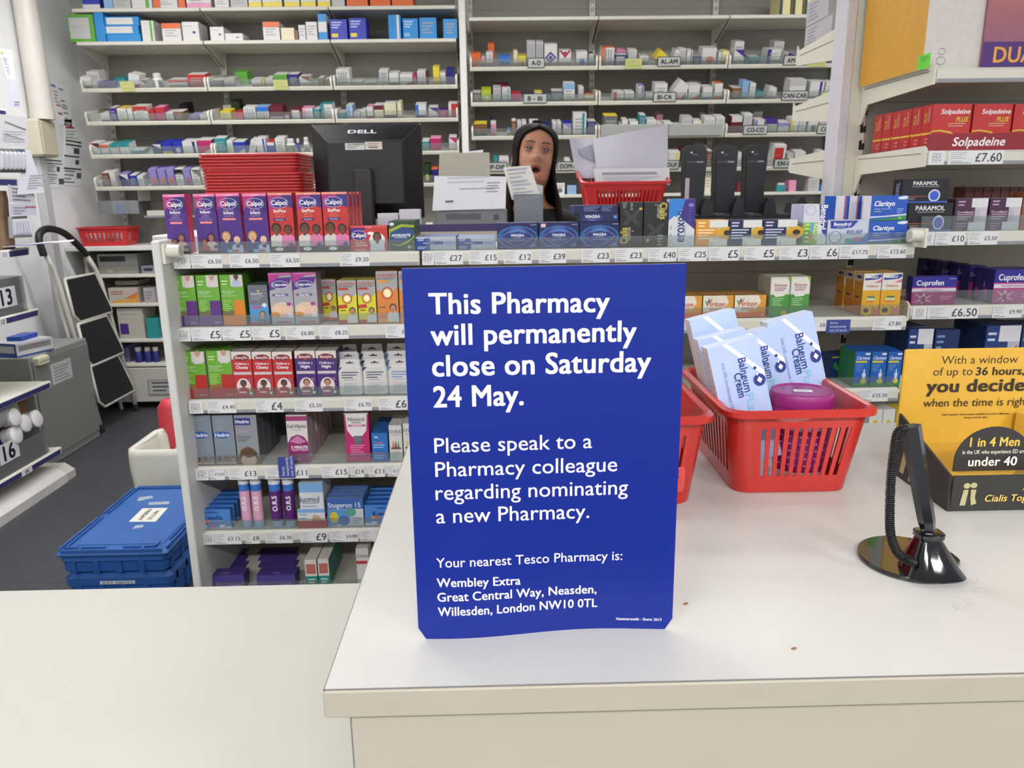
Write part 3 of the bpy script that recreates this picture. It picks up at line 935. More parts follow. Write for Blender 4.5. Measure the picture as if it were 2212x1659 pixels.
ERO = 'p 2d7fd0 0 1 1 1 .0 .55;p 2d7fd0 0 1 .75 1 .3 .62 0 .72;p 3a2a80 .62 1 1 1 1 .36 .42 .62;t eroxon .42 .42 .21 2a3c78 Bv .66;e .84 .87 .1 .04 8a7cc0;l .78 .5 .84 .8 6 6a5cb0;l .06 .1 .12 .4 3 9aa;t StimGel .62 .3 .05 8a8a90 v .2;l .84 .05 .88 .18 2 7ab0e0'
gp('A', 1442, 1499, 430, .03, 'd6d6d8', ERO, 'white and blue upright box with large sideways lettering, on the top shelf', side='c6c6c8')
HAY = lambda c, t: f'r 0 0 .42 1 {c};r .42 .36 .68 .7 {c};e .94 .5 .26 .26 d8a428;e .98 .5 .11 .11 3a2416;r 0 .0 .42 1 {c};l .07 .78 .3 .9 2 {t};l .07 .3 .6 .62 4 {t};r .42 0 .98 .27 dedcd2;r .42 .72 .98 1 e2e0d8;t 14 .5 .1 .1 8a8a8c'
gp('A', 1501, 1571, 476, .02, 'c9bfa8', HAY('e09a30', 'f8e6c0'), 'orange and white allergy box with a sunflower edge, on the top shelf', side='d08a28', top='d89838', back=2)
gp('A', 1573, 1644, 476, .02, 'c6c0b0', HAY('20244e', 'd8dcec'), 'navy and white allergy box with a sunflower, nearer the orange box', side='20244e', top='3a3a52', back=2)
gp('A', 1646, 1720, 475, .02, 'c6c0b0', HAY('20244e', 'd8dcec'), 'navy and white allergy box with a sunflower, nearer the upright green box', side='20244e', top='3a3a52', back=2)
BEN = 'p 2a3c94 .62 1 1 1 1 .2 .82 .3 .7 .6;r .0 .0 .62 .55 8fbc3a;r 0 0 .3 .35 5a9a38;e .28 .86 .22 .13 b8b6c4;e .28 .86 .18 .11 d8d6e0;t Benadryl .84 .68 .16 fff Bd .6;t RELIEF .56 .32 .13 e8f0d0 Bd .4;l .1 .08 .3 .5 5 c8e0a0;r .28 .06 .42 .26 d0905c;r .28 .3 .42 .56 6ab0b8'
gp('A', 1731, 1783, 442, .022, 'd6d8dc', BEN, 'upright white and green allergy box, front one of a line', back=3, gap=.001, side='b4b8d4', dy=0)
gp('A', 1784, 1873, 476, .022, 'c8ccd8', 'p 26429a .06 .98 .75 .98 .6 .7 .35 .64 .08 .66;t Benadryl .36 .84 .14 fff B .5;t ALLERGY .33 .71 .06 c8d4f0;t RELIEF .66 .5 .16 4a62a8 Bi .4;e .2 .3 .16 .26 8890b4;e .2 .3 .13 .22 d4d4dc;r .45 .06 .68 .24 4a9a94;r .68 .06 .92 .28 b86a7c;p 3a78c4 .3 0 1 0 1 .5 .8 .1', 'white and blue allergy box with a round target emblem, lying on its long edge', side='9aa2c4', top='c0c4cc', back=1)
CLA = 'p 3a8a44 0 0 1 0 1 .2 .5 .08 0 .02;p d6dce4 0 .1 .4 .13 1 .2 1 .26 .4 .18 0 .16;t Clarityn .36 .68 .2 fff Bi .56;t Allergy_10mg_tablets .33 .47 .06 b8d0f0 n .5;l .1 .34 .3 .36 1 b8d860;e .85 .9 .13 .06 dde4ec;e .9 .93 .1 .05 dde4ec;l .72 .3 .9 .46 3 90b4e0;t 30 .82 .1 .08 dfe'
_, q = gp('A', 1875, 1956, 477, .045, '2456b4', CLA, 'bright blue allergy box with a cloud, lower of the pair at the shelf end', side='d8d6da', back=1)
gp('A', 1878, 1957, 423, .045, '2456b4', CLA, 'bright blue allergy box with a cloud, upper of the pair at the shelf end', dz=q[2] + .001, side='d8d6da')
for k, (a, b) in enumerate(((1798, 1826), (1827, 1852), (1853, 1875))):     # end-on boxes in the row behind
    gp('A', a, b, 424, .075, 'd4d2d8', 'r .66 0 .78 1 c8605c;r .78 0 1 1 2456b4', 'white end of a blue allergy box behind the target box, ' + ('farthest from', 'middle, near', 'closest to')[k] + ' the cloud pair', dy=.085, back=None, side='2456b4')

# --- second shelf
PARA = lambda c: f'r 0 0 1 .24 {c};r 0 .2 1 .3 6c6a40;r .52 0 1 .50 {c};r .46 .78 .98 1 d8cfc6;f .72 .93 .13 d0a088 b08a70 d8d0cc;l .08 .82 .34 .88 2 c8e8a0;t Paracetamol .33 .68 .035 d8f0b8 b .52;t 120mg/5ml .30 .64 .03 d8f0b8;t Oral_Suspension .36 .595 .03 d8f0b8;l .08 .3 .44 .5 6 a8d070;t 200ml .78 .07 .035 c8b8d0'
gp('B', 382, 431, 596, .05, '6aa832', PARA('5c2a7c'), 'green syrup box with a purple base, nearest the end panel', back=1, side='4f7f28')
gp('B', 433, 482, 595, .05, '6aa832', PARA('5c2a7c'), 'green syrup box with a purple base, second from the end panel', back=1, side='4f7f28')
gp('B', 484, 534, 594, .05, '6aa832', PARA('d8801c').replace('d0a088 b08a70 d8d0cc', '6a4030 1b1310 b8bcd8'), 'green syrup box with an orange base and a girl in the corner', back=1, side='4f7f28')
gp('B', 542, 584, 616, .05, '6c7078', 'r 0 0 1 .07 b8404a;r 0 .07 1 .5 4a94c8;t Tesco .28 .9 .04 2a4a94 b;e .52 .85 .06 .025 e0c83c;t Ibuprofen .43 .79 .05 e8e8ea b .75;l .12 .64 .8 .73 3 a4a8b0;r .1 .42 .6 .47 c0506c;e .8 .5 .12 .05 e4e2d8;f .66 .22 .2 c89478 6a4a34 6a6a70', 'grey and blue ibuprofen box, shorter than its neighbours on the second shelf', side='5c6068', back=1)
CPF = 'p 5a2a84 0 .9 0 .66 .3 .7 .9 .8 1 .92;p b03488 0 .92 0 .80 .55 .95 1 .96 1 1 0 1;r 0 .965 1 1 c8609c;e .48 .775 .40 .075 d4c4e0;e .48 .775 .38 .065 40307c;t Calprofen .48 .777 .05 fff B .68;r .12 .56 .8 .6 574c80;t Ibuprofen .46 .58 .033 fff B .5;e .5 .29 .48 .15 d8c0a8;e .32 .3 .16 .07 e6c4a0;e .66 .28 .18 .08 e2bca0;e .2 .2 .2 .05 d0903c;e .8 .4 .1 .035 a03c84;e .84 .18 .13 .045 e4e2ea;r .2 .03 .85 .07 b86a70'
gp('B', 588, 638, 590, .06, 'a6a5aa', CPF + '|R:r 0 0 .2 1 b83a84', 'grey ibuprofen syrup box with a purple oval, nearer the blue box', back=1, side='8f8a94', yaw=1)
gp('B', 639, 690, 589, .06, 'a6a5aa', CPF + '|R:r 0 0 .2 1 b83a84', 'grey ibuprofen syrup box with a purple oval, nearer the yellow boxes', back=1, side='8f8a94', yaw=1)
NUR = lambda y, c: f'r 0 .62 1 1 a8a6a4;p {y} 0 0 1 0 1 .7 .5 .5 0 .66;t NUROFEN .5 .92 .06 b4503c B .86;t FOR_CHILDREN .42 .86 .035 5a5a60 b;p {c} .05 .78 .62 .78 .55 .83 .05 .83;e .5 .58 .26 .115 b4382c;e .5 .58 .2 .09 f0d890;e .5 .58 .13 .06 fff4c0;r 0 0 1 .09 b8402c;p c03a34 0 .35 .5 .37 .45 .45 0 .43;f .74 .26 .2 c08a6c 3a2418 d8d4d0;l .1 .28 .4 .31 1 6a6a20'
gp('B', 700, 730, 604, .05, 'd8c838', NUR('d8cf30', 'b4382c'), 'yellow and grey syrup box set back beside the purple oval boxes', dy=.06, side='8f8a80')
gp('B', 733, 774, 606, .05, 'd8c838', NUR('d8cf30', 'b4382c'), 'yellow and grey syrup box with an orange ring, front, beside its twin', side='a8a290', back=1)
gp('B', 776, 815, 605, .05, 'd8c838', NUR('d8cf30', 'b4382c'), 'yellow and grey syrup box with an orange ring, beside the orange boxes', side='a8a290', back=1)
gp('B', 817, 863, 586, .05, 'd88a3c', NUR('d8843a', 'e0a03c').replace('b8402c;p c03a34', 'e0a040;p d8843a'), 'orange and grey syrup box with an orange ring, beside the yellow boxes', side='a89880', back=1)
gp('B', 865, 911, 586, .05, 'd88a3c', NUR('d8843a', 'e0a03c').replace('b8402c;p c03a34', 'e0a040;p d8843a'), 'orange and grey syrup box with an orange ring, half hidden by the blue sign', side='a89880', back=1)
PIR = 'p e2dcc8 0 .28 0 1 .75 1 .84 .7 .7 .4 .35 .22;p d8703a 0 0 1 0 1 .24 0 .2;t Piriton .42 .62 .22 b8403c B .6;p 3a5c9c .14 .7 .2 .9 .24 .72;p 5a9a3c .1 .62 .06 .8 .18 .68;p d88a2c .22 .72 .3 .94 .28 .7;l .2 .34 .62 .42 2 c8704c;t 60 .9 .08 .07 fff'
gp('B', 1448, 1515, 640, .05, 'd89a38', PIR, 'orange and cream allergy tablet box half behind the blue sign', top='b8843a', side='c88a34', back=1)
gp('B', 1517, 1583, 639, .05, 'd89a38', PIR, 'orange and cream allergy tablet box in the middle of three', top='b8843a', side='c88a34', back=1)
gp('B', 1585, 1653, 638, .05, 'd89a38', PIR, 'orange and cream allergy tablet box beside the green syrup boxes', top='b8843a', side='c88a34', back=1)
PIS = 'r 0 0 1 .56 4c9440;p e0ded2 .08 .96 .92 .96 .92 .62 .7 .52 .3 .5 .08 .6;p 8fbc3a .82 1 1 1 1 .84;t Piritose .52 .8 .07 b8504c B .72;t Children .5 .73 .06 9a6a9c b .6;l .2 .62 .7 .67 1 c0707c;l .12 .3 .7 .46 4 a8d09c;e .76 .09 .15 .06 d8b43c;t 2+ .76 .09 .05 5a4a10 b'
gp('B', 1660, 1702, 599, .05, 'd4d2c4', PIS, 'white and green children syrup box, nearer the orange tablet boxes', side='b0a898', back=1)
gp('B', 1703, 1745, 598, .05, 'd4d2c4', PIS, 'white and green children syrup box, farther from the orange tablet boxes', side='b0a898', back=1)
BCH = 'r 0 0 1 .62 d8a428;r 0 0 1 .2 d8862c;p dcd8cc 0 .6 1 .6 1 1 0 1;p 2a3c94 .06 .88 .94 .98 1 .92 .8 .86 .3 .84 .06 .84;t Benadryl .48 .91 .05 fff B .7;p d06a9c .6 .78 1 .86 1 .78;t Children .5 .7 .055 c8702c b .8;r .3 .42 .7 .46 4a7a5c;r .25 .36 .7 .41 c8d8a8;r .25 .31 .65 .35 d87850;e .28 .12 .3 .13 d8b82c;e .26 .12 .16 .06 4a2418;e .76 .2 .06 .025 e8c8a0;r .7 .05 .9 .13 c8709c'
gp('B', 1858, 1897, 591, .05, 'd8a428', BCH + '|L:r 0 0 1 .3 c8742c;r .2 .4 .7 .44 3a3c74;r .1 .8 .9 1 c8b898;e .5 .9 .3 .04 2a3c84', 'yellow children syrup box with a sunflower, nearer the ibuprofen ticket', side='c8862c', back=2, gap=.006)
gp('B', 1898, 1941, 590, .05, 'd8a428', BCH, 'yellow children syrup box with a sunflower, at the shelf end', side='c8862c', back=1)

# --- third shelf
GRD = PARA('b02a22').replace('6c6a40', '8c6a30')
gp('C', 399, 452, 760, .05, '6aa832', GRD, 'green syrup box with a red base, nearest the end panel', back=1, side='a8a49c')
gp('C', 455, 508, 758, .05, '6aa832', GRD, 'green syrup box with a red base, beside the red cough boxes', back=1, side='a8a49c')
BNL = lambda c: f'r 0 .84 1 1 ded6cc;e .5 .87 .4 .07 7a2030;t Benylin .5 .875 .06 f0d8d8 B .66;t Children_s .5 .74 .05 fff b .7;t $ .5 .66 .06 fff B;r .05 .5 .95 .56 cbbfc0;e .5 .24 .36 .18 e0d4d0;f .5 .27 .2 SKIN 1b1310 {c};e .84 .09 .13 .045 3f9a70;r .81 .065 .87 .115 fff;r .78 .085 .9 .095 fff;e .82 .38 .1 .035 a05a80;r .25 .1 .62 .13 e8e0d8'
for k, (a, b) in enumerate(((508, 551), (552, 594), (595, 638))):
    gp('C', a, b, 760, .045, 'bc2a2e', BNL('b83030').replace('$', 'Chesty').replace('SKIN', '6a4030'), ('first', 'middle', 'last')[k] + ' of three red chesty cough boxes beside the green boxes', side='a02428', top='c8c0b8', back=1)
for k, (a, b) in enumerate(((643, 687), (688, 732))):
    gp('C', a, b, 758, .045, '4a2c74', BNL('9a5a70').replace('$', 'Night').replace('SKIN', 'c0886c'), 'purple night cough box, ' + ('nearer the red boxes', 'nearer the white sachets')[k], side='3c2460', top='c8c0b8', back=1)


def sachet(row, u0, u1, vt, dy, label, accent='2c3458'):
    y, z = ROWS[row]
    y += dy
    x0, x1 = on_y(u0, 855, y).x, on_y(u1, 855, y).x
    h = on_y(u0, vt, y).z - z
    w = x1 - x0
    mb = M()
    W = ink('cfccc8')
    mb.rbox(-w / 2, w / 2, 0, .016, 0, h * .8, W, .004)
    mb.prism([(-w / 2 + .004, h * .79), (w / 2 - .004, h * .79), (w / 2 - .008, h), (-w / 2 + .008, h)], .005, .007, W)
    f = Face(mb, (-w / 2, 0, 0), (1, 0, 0), (0, 0, 1), w, h)
    f.run(f'l .15 .5 .85 .64 3 {accent};l .2 .1 .8 .34 6 a4a4a6;r .25 .42 .7 .45 a8a8aa;p {accent} .0 .78 .0 .66 .2 .79')
    g = Face(mb, (-w / 2, .005, 0), (1, 0, 0), (0, 0, 1), w, h)
    g.run('p 2a2a2c .34 .88 .66 .88 .66 .91 .56 .91 .5 .95 .44 .91 .34 .91')
    tag(mb.build('hanging_pack', loc=((x0 + x1) / 2, y, z)), label, 'pack', 'white hanging packs on the third shelf')


for k, (a, b) in enumerate(((733, 785), (786, 839), (840, 892))):
    acc = '5a86b8' if k == 2 else '2c3458'
    for q in range(3):
        sachet('C', a - q * 2 + 0, b - q * 2, 777 - q * 16 + k * -1, q * .045, ('front', 'second', 'third')[q] + ' white hanging pack in the line ' + ('beside the purple boxes', 'in the middle', 'beside the blue sign')[k], acc)
CLZ = 'r 0 0 1 .1 3a8a3c;t Clarinaze .52 .82 .09 e8eef8 bi .84;r .06 .68 .78 .74 c8c03c;e .8 .93 .18 .03 d8e0e8;l .1 .46 .6 .62 4 6a94d0;p c8d4e0 .52 .38 .78 .38 .74 .22 .56 .22;p c8d4e0 .62 .5 .68 .5 .7 .38 .6 .38;e .64 .15 .2 .07 d8cc3c'
for k, (a, b) in enumerate(((1841, 1875), (1877, 1910), (1912, 1943))):
    gp('C', a, b, 760, .045, '1f5cae', CLZ, ('first', 'second', 'third')[k] + ' of the blue nasal spray boxes, counted from the red basket', side='2c7a44', back=1)

# --- fourth shelf
HED = 'l .15 .72 .6 .9 4 8e96a2;e .4 .6 .42 .07 2a5ca8;t Hedrin .42 .6 .07 fff B .7;l .5 .35 .8 .48 4 6aa0ac;r 0 0 1 .02 a0654c;f .16 .08 .13 8a5a40 1b1310 c8b0a0;f .52 .08 .14 a06a4c 1b1310 c8b0a0;f .86 .08 .13 c89878 3a2418 c8b0a0'
gp('D', 423, 466, 897, .05, '848a94', HED, 'grey lotion box with three heads along its foot, nearest the end panel', side='6a7078', back=1)
gp('D', 468, 513, 897, .05, '848a94', HED, 'grey lotion box with three heads along its foot, beside the larger grey box', side='6a7078', back=1)
gp('D', 515, 563, 897, .05, '8d9196', 'r .02 .8 .72 .94 262c84;t Hedrin .36 .87 .07 fff B .6;t Once .32 .68 .07 c898b0;l .1 .48 .7 .56 3 5a5c68;p 7a5c40 0 0 0 .12 .2 .3 .5 .36 .8 .3 1 .1 1 0;e .5 .08 .36 .12 d0b096;p 5a4430 .05 .08 .2 .3 .6 .34 .9 .22 .95 .06 .8 .16 .5 .12 .25 .17', 'larger grey lotion box showing the top of a head of hair', side='5c6066', back=3, gap=.002)
gp('D', 625, 670, 897, .045, 'd8d0cc', 'r 0 .88 1 .98 a03a6c;t Full_Marks .5 .77 .07 3a5a34 B .9;t SOLUTION .5 .69 .025 8a6a7c;p 8a2a64 0 .42 .2 .55 .5 .6 .8 .55 1 .42 1 0 0 0;p c07aa0 .1 .45 .5 .58 .9 .45 .55 .4;t 5_MINUTE .56 .33 .06 fff B .8;t TREATMENT .58 .27 .04 e8c0d4 B;l .1 .05 .6 .08 1 c890b4', 'white and plum lotion box, first in a long line on the fourth shelf', side='b09aa0', back=5, gap=.006)
gp('D', 749, 801, 893, .05, 'dcd8d4', 'p b42a68 0 0 1 0 1 .98 .95 .98 .9 .65 .7 .52 .5 .5 .3 .52 .1 .65 .05 .98 0 .98;t Nizoral .5 .88 .075 2a2a30 b .74;l .3 .79 .7 .81 1 8a8a90;r .15 .73 .88 .77 c05a88;t TREATMENT .5 .75 .025 fff;r .36 .4 .7 .54 6a6a70;e .53 .4 .17 .04 6a6a70;l .2 .16 .8 .34 5 e090b4', 'white and magenta shampoo box on the fourth shelf', side='9a2456')
gp('D', 805, 840, 936, .05, '2e6cb4', 't life .3 .86 .07 fff b;t livesafe .45 .66 .07 d06a70 B;l .1 .5 .8 .58 2 9ac0e8;t livesafe .45 .3 .07 d06a70 B;l .1 .12 .8 .2 2 9ac0e8', 'small bright blue box beside the magenta shampoo box', side='2458a0', back=2)
OVX = 't OVEX .5 .82 .09 3a3c6c b;l .2 .7 .8 .73 1 9a9aa0;p c86a50 .2 .36 .3 .6 .4 .36;p 4a4a54 .4 .36 .5 .6 .6 .36;p 5a7a50 .62 .36 .7 .58 .8 .36;r .12 .33 .9 .38 7a4a40;l .2 .08 .8 .26 4 b0b0b0'
gp('D', 843, 871, 919, .05, 'cfccc8', OVX, 'white box with tiny figures, nearer the small blue box', side='b4b0ac', back=1)
gp('D', 873, 902, 915, .05, 'cfccc8', OVX.replace('c86a50', 'd8b83c'), 'white box with tiny figures, nearer the blue sign', side='b4b0ac', back=1)

# --- fifth shelf
KWL = 'p d4d6dc 0 0 1 0 1 .12 .75 .05 .3 .05 0 .16;t Kwells .5 .58 .24 1f3470 B .62;r .18 .32 .4 .46 d8a83c;r .28 .32 .42 .46 d8763c;l .44 .36 .76 .4 1 b8d0f0;e .25 .14 .09 .07 d8d8e0;e .5 .15 .09 .08 b86a70;e .75 .14 .09 .07 d8d8e0;e .5 .86 .2 .05 2a56a4'
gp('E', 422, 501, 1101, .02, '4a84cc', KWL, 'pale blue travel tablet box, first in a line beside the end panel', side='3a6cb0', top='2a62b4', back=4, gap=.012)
for a, b, c1, c2, lab in ((524, 546, 'd8a4bc', 'E4', 'nearest the travel tablets'), (549, 572, 'd8a4bc', 'E4', 'second from the travel tablets'), (588, 613, '5a2470', 'P', 'nearer the pink tubes'), (618, 641, '5a2470', 'P', 'nearer the white boxes')):
    y, z = GY + .035, G_Z[4]
    x0, x1 = on_y(a, 1130, y).x, on_y(b, 1130, y).x
    mb = M(); r = (x1 - x0) / 2
    hh = on_y(a, 1040, y).z - z
    mb.lathe([(r * .96, 0), (r, .004), (r, .02)], ink('9ab0c8'), 18)
    mb.lathe([(r, .02), (r, hh * .82)], ink(c1), 18)
    mb.lathe([(r, hh * .82), (r, hh * .97)], ink('3a74c4'), 18)
    mb.lathe([(r * 1.04, hh * .97), (r * 1.04, hh * 1.1), (r * .9, hh * 1.12)], ink('d8d8dc'), 18)
    f = Face(mb, (-r * .3, -r * 1.002, .02), (1, 0, 0), (0, 0, 1), r * .6, hh * .8)
    f.text('O.R.S' if c2 == 'P' else 'O.R.S', r * .35, hh * .4, r * .8, ink('f0e4f0'), .03, rot=math.pi / 2)
    tag(mb.build('tablet_tube', loc=((x0 + x1) / 2, y, z), smooth=True, mods=[SMOOTH]), ('pink' if c2 == 'E4' else 'purple') + ' rehydration tablet tube standing on the fifth shelf, ' + lab, 'tube', 'rehydration tablet tubes')
gp('E', 650, 702, 1044, .05, 'd2d4d8', 'r 0 .72 1 1 7aa8d4;t Nuomed .35 .52 .17 2a3450 b;l .08 .3 .8 .4 2 9aa0ac;l .08 .08 .6 .14 1 6a6a70', 'upper white and blue box standing in the small red tray', dz=.032, back=1, side='b8bac0', vb=None)
gp('E', 645, 704, 1100, .005, 'd2d4d8', 'r 0 .8 1 1 7aa8d4;p c8a080 .45 .2 .6 .7 .8 .6 .95 .2;l .06 .5 .35 .7 2 9aa0ac', 'lower white box with a hand picture, leaning in the small red tray', dy=-.006, dz=.001, back=None)
x0, x1 = on_y(642, 1130, GY + .014).x, on_y(706, 1130, GY + .014).x
mb = M(); W = ink('b03030')
mb.box(x0, x1, 2.0125, 2.0145, G_Z[4], G_Z[4] + .022, W); mb.box(x0, x0 + .002, 2.0145, 2.17, G_Z[4], G_Z[4] + .03, W); mb.box(x1 - .002, x1, 2.0145, 2.17, G_Z[4], G_Z[4] + .03, W)
mb.box(x0, x1, 2.0145, 2.17, G_Z[4] + .0003, G_Z[4] + .0012, W)
tag(mb.build('card_tray'), 'small red card tray holding white boxes on the fifth shelf', 'tray')
gp('E', 709, 787, 1077, .02, 'c9ccd2', 'r 0 .62 1 1 3a62a8;t Stugeron_15 .48 .76 .17 e8ecf4 b .9;p 5a94c8 0 0 .5 .1 .75 .6 0 .62;e .18 .32 .12 .2 d8c040;e .45 .2 .16 .18 3f6cb0;e .66 .5 .14 .16 5a9a8c;l .72 .12 .95 .3 3 a0a0a8', 'white and blue travel sickness box with round pictures, front of a line', side='3a5a94', top='6a8ab8', back=3, gap=.008)
gp('E', 789, 868, 1091, .02, '4a84cc', KWL, 'pale blue travel tablet box, half hidden behind the counter edge', side='3a6cb0', top='2a62b4', back=4, gap=.012)

# --- bottom shelf, boxes standing in close lines
KIN = 't Kinella .78 .3 .28 9a8ac0 b .28;l .05 .2 .35 .4 1 7a68a8|T:r .4 .3 .6 .4 9a8ac0'
for k, (u0, u1, w) in enumerate(((444, 530, 'nearer the end panel'), (556, 640, 'nearer the green boxes'))):
    for j in range(6):
        gp('F', u0, u1, 1243, .0425, '51408a', KIN, ORD[j] + ' purple flat box from the front, in the line ' + w, dy=j * .045, dz=.0, back=None, group='purple boxes on the bottom shelf', top='4a3a80', side='3a2e6a')
gp('F', 662, 688, 1210, .09, 'd8d2c8', 'r .1 .5 .9 .85 b86a60;r 0 0 1 .42 2a8a7c;l .2 .1 .8 .3 3 d8e8e0', 'white and green flap top box on the bottom shelf, nearer the purple boxes', side='2a7a6c', top='dcd8cc', back=1)
gp('F', 690, 714, 1208, .09, 'd8d2c8', 'r .1 .5 .9 .85 b86a60;r 0 0 1 .42 2a8a7c;l .2 .1 .8 .3 3 d8e8e0', 'white and green flap top box on the bottom shelf, beside the empty space', side='2a7a6c', top='dcd8cc', back=1)
gp('F', 773, 800, 1185, .05, 'd8d4d0', 't CURAM .5 .8 .07 3a3a40 b;r 0 .6 .9 .68 b83a3a', 'white box with a red bar, beside the counter edge on the bottom shelf')

# --- tall gondola
PAR = 't PARAMOL .49 .82 .16 e8e6de B .66;l .2 .66 .8 .68 1 a0a09c;r 0 .26 .55 .29 a8502c;e .70 .3 .13 .26 d8d8e0;e .70 .3 .1 .2 3a5cc0;r 0 0 1 .06 3a62c0;l .05 .14 .3 .2 2 9a8a80|L:t PARAMOL .5 .5 .3 a8b0c8 v .7'
_, q = gp('S', 1957, 2053, 439, .05, '12121c', PAR, 'black painkiller box with a blue disc, lower of the two stacked', side='16161f', back=1)
gp('S', 1946, 2046, 387, .05, '12121c', PAR, 'black painkiller box with a blue disc, upper of the two stacked', dz=q[2] + .001, side='16161f')
TPW = 'r 0 0 .62 1 47223f;r .62 .3 .78 .66 b8b0b8;r .46 .0 1 .26 dcdad8;r .5 .72 1 1 dcdad8;l .08 .8 .3 .9 2 c8a8c0;t Co-codamol .32 .58 .07 e8d8e0 b .5;l .08 .36 .58 .5 3 c8a8c0;l .08 .06 .4 .22 3 a888a0'
gp('S', 2057, 2127, 429, .022, 'c8c0c8', TPW, 'plum and white painkiller box beside the black boxes', side='47223f', top='bcb4b4', back=2)
gp('S', 2131, 2199, 428, .022, 'c8c0c8', TPW, 'plum and white painkiller box, second from the black boxes', side='47223f', top='bcb4b4', back=2)
gp('S', 2201, 2270, 415, .022, '9a5030', 't Anadin .4 .8 .1 e8d8c8 b;l .1 .3 .6 .6 4 d8b098', 'rust coloured painkiller box cut off by the picture edge', side='8a4428', back=1)
for k in range(8):
    gp('S', 2076 + k * 19, 2094 + k * 19, 404, .06, '5c2420', 't O .5 .6 .2 b87a60 B;l .3 .2 .7 .4 3 94584a', ORD[k] + ' dark red box end in the row behind the plum boxes', dy=.17, back=None, group='dark red box ends')
SOL = 't Solpadeine .58 .84 .1 e8e4e0 Bi .82;t PLUS .76 .67 .1 d8c83c Bi .3;l .42 .53 .86 .58 2 d89a80;p d8b83c 0 .36 0 .4 .2 .42 .45 .38 .5 .36 .42 .32 .62 .24 .9 .16 .9 .18 .6 .28 .54 .31 .6 .36 .5 .41 .2 .45 0 .43|L:r 0 .36 1 .40 d8b83c;t Solpadeine .62 .78 .1 d8a8a0 v .32;t PLUS .35 .72 .1 d8c83c v .2;l .45 .1 .8 .26 3 d08078'
for k, (a, b) in enumerate(((2006, 2089), (2093, 2176), (2180, 2263))):
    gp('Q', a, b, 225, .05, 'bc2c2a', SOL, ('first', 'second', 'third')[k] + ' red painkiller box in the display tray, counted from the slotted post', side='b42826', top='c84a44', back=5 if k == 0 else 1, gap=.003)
x0 = on_y(2003, 320, RYF + .012).x
mb = M(); mb.box(x0, x0 + .5, RYF + .012, RYF + .016, R_Z[1], R_Z[1] + .042, ink('8c1c2a'))
mb.box(x0, x0 + .0008, RYF + .016, RYF + .3, R_Z[1] + .0003, R_Z[1] + .012, ink('8c1c2a'))
Face(mb, (x0, RYF + .012, R_Z[1]), (1, 0, 0), (0, 0, 1), .5, .042).run('t Solpadeine .265 .52 .5 eae6e4 Bi .28')
tag(mb.build('display_tray'), 'dark red display tray front with white lettering below the red painkiller boxes', 'tray')
CUP = lambda: 'r 0 .62 1 1 29248a;t Cuprofen .40 .78 .18 f0ece8 B .62;r 0 .46 1 .58 d8d0d8;t MAXIMUM_STRENGTH .45 .52 .05 b04a80 b .7;p b83a80 0 0 1 0 1 .42 0 .42;p e0b8cc .02 .06 .22 .2 .05 .42 .22 .28 .28 .44 .32 .26 .48 .36 .34 .2 .5 .08 .3 .14 .24 .02 .22 .14;e .27 .2 .06 .1 a02a58;l .66 .2 .92 .28 2 e0a0c0;l .82 .9 .97 .92 1 a0a0d0'
gp('T', 1966, 2061, 598, .03, 'b83a80', CUP() + '|L:r 0 0 1 1 29246a;r .1 .1 .4 .4 b83a80', 'blue and pink painkiller box, nearest the slotted post', top='4a3a7a', side='29246a')
gp('T', 2141, 2236, 583, .04, 'b83a80', CUP() + '|L:r 0 0 1 1 29246a;r .1 .1 .4 .4 b83a80', 'taller blue and pink painkiller box cut off by the picture edge', top='4a3a7a', side='29246a', back=1)
for k, (a, b, v, dy) in enumerate(((2118, 2139, 580, .05), (2088, 2122, 575, .1), (2062, 2086, 570, .15), (2028, 2060, 566, .2), (2008, 2027, 562, .25), (1990, 2007, 560, .28))):
    gp('T', a, b, v, .04, '201c58', 't Cuprofen .5 .75 .12 a08a9c b;r 0 0 .3 .5 8a2a60', ORD[k] + ' dark blue box of the slanting row behind the pink painkillers', dy=dy, back=None, group='slanting row of dark blue boxes')
TNB = 'r .38 .68 1 1 d4d4d6;r .66 .1 1 .68 b0b4bc;p 6a6c74 .7 .2 .9 .6 .95 .6 .76 .2;l .06 .72 .3 .84 2 c8d0e8;t Paracetamol .34 .44 .1 e0e4f0 b .6;l .08 .28 .6 .34 1 c8d0e8'
gp('U', 1953, 2006, 711, .03, '1c3a72', TNB, 'navy and white tablet box just above the yellow display board', side='16305e', back=3)
gp('U', 2010, 2062, 713, .03, '1a305e', 'l .08 .5 .4 .86 4 8090b4;r .75 0 1 .3 b8b49c', 'plain navy tablet box beside the navy and white one', side='16305e')
gp('U', 2118, 2192, 704, .05, '1c3a72', TNB.replace('6a6c74', 'a83a3c'), 'navy and white tablet box with a red capsule picture', side='16305e', back=2)
gp('U', 2195, 2260, 704, .05, '1c3a72', TNB, 'navy tablet box cut off by the picture edge, beside the red capsule box', side='16305e', back=1)
# lowest yellow and white packs seen over the counter
for k, (a, b, c) in enumerate(((1870, 1898, 'd4d2cc'), (1899, 1925, 'd4d2cc'), (1927, 1955, 'c8b82c'))):
    gp('D', a, b, 885, .06, c, 'e .5 .5 .3 .26 c8b82c' if k < 2 else 'r .1 .3 .9 .5 d8cc6a', ('first', 'second', 'third')[k] + ' yellow and white pack low behind the red basket rim', top=c)
# large blue box behind the basket
gp('C', 1790, 1836, 765, .05, '17305c', 'p 2c7a44 .1 .5 .5 .2 .6 .3 .2 .7;r 0 .85 .6 .9 b8a83c', 'dark blue box tilted in the shade beside the nasal spray boxes', yaw=12, dy=.1)
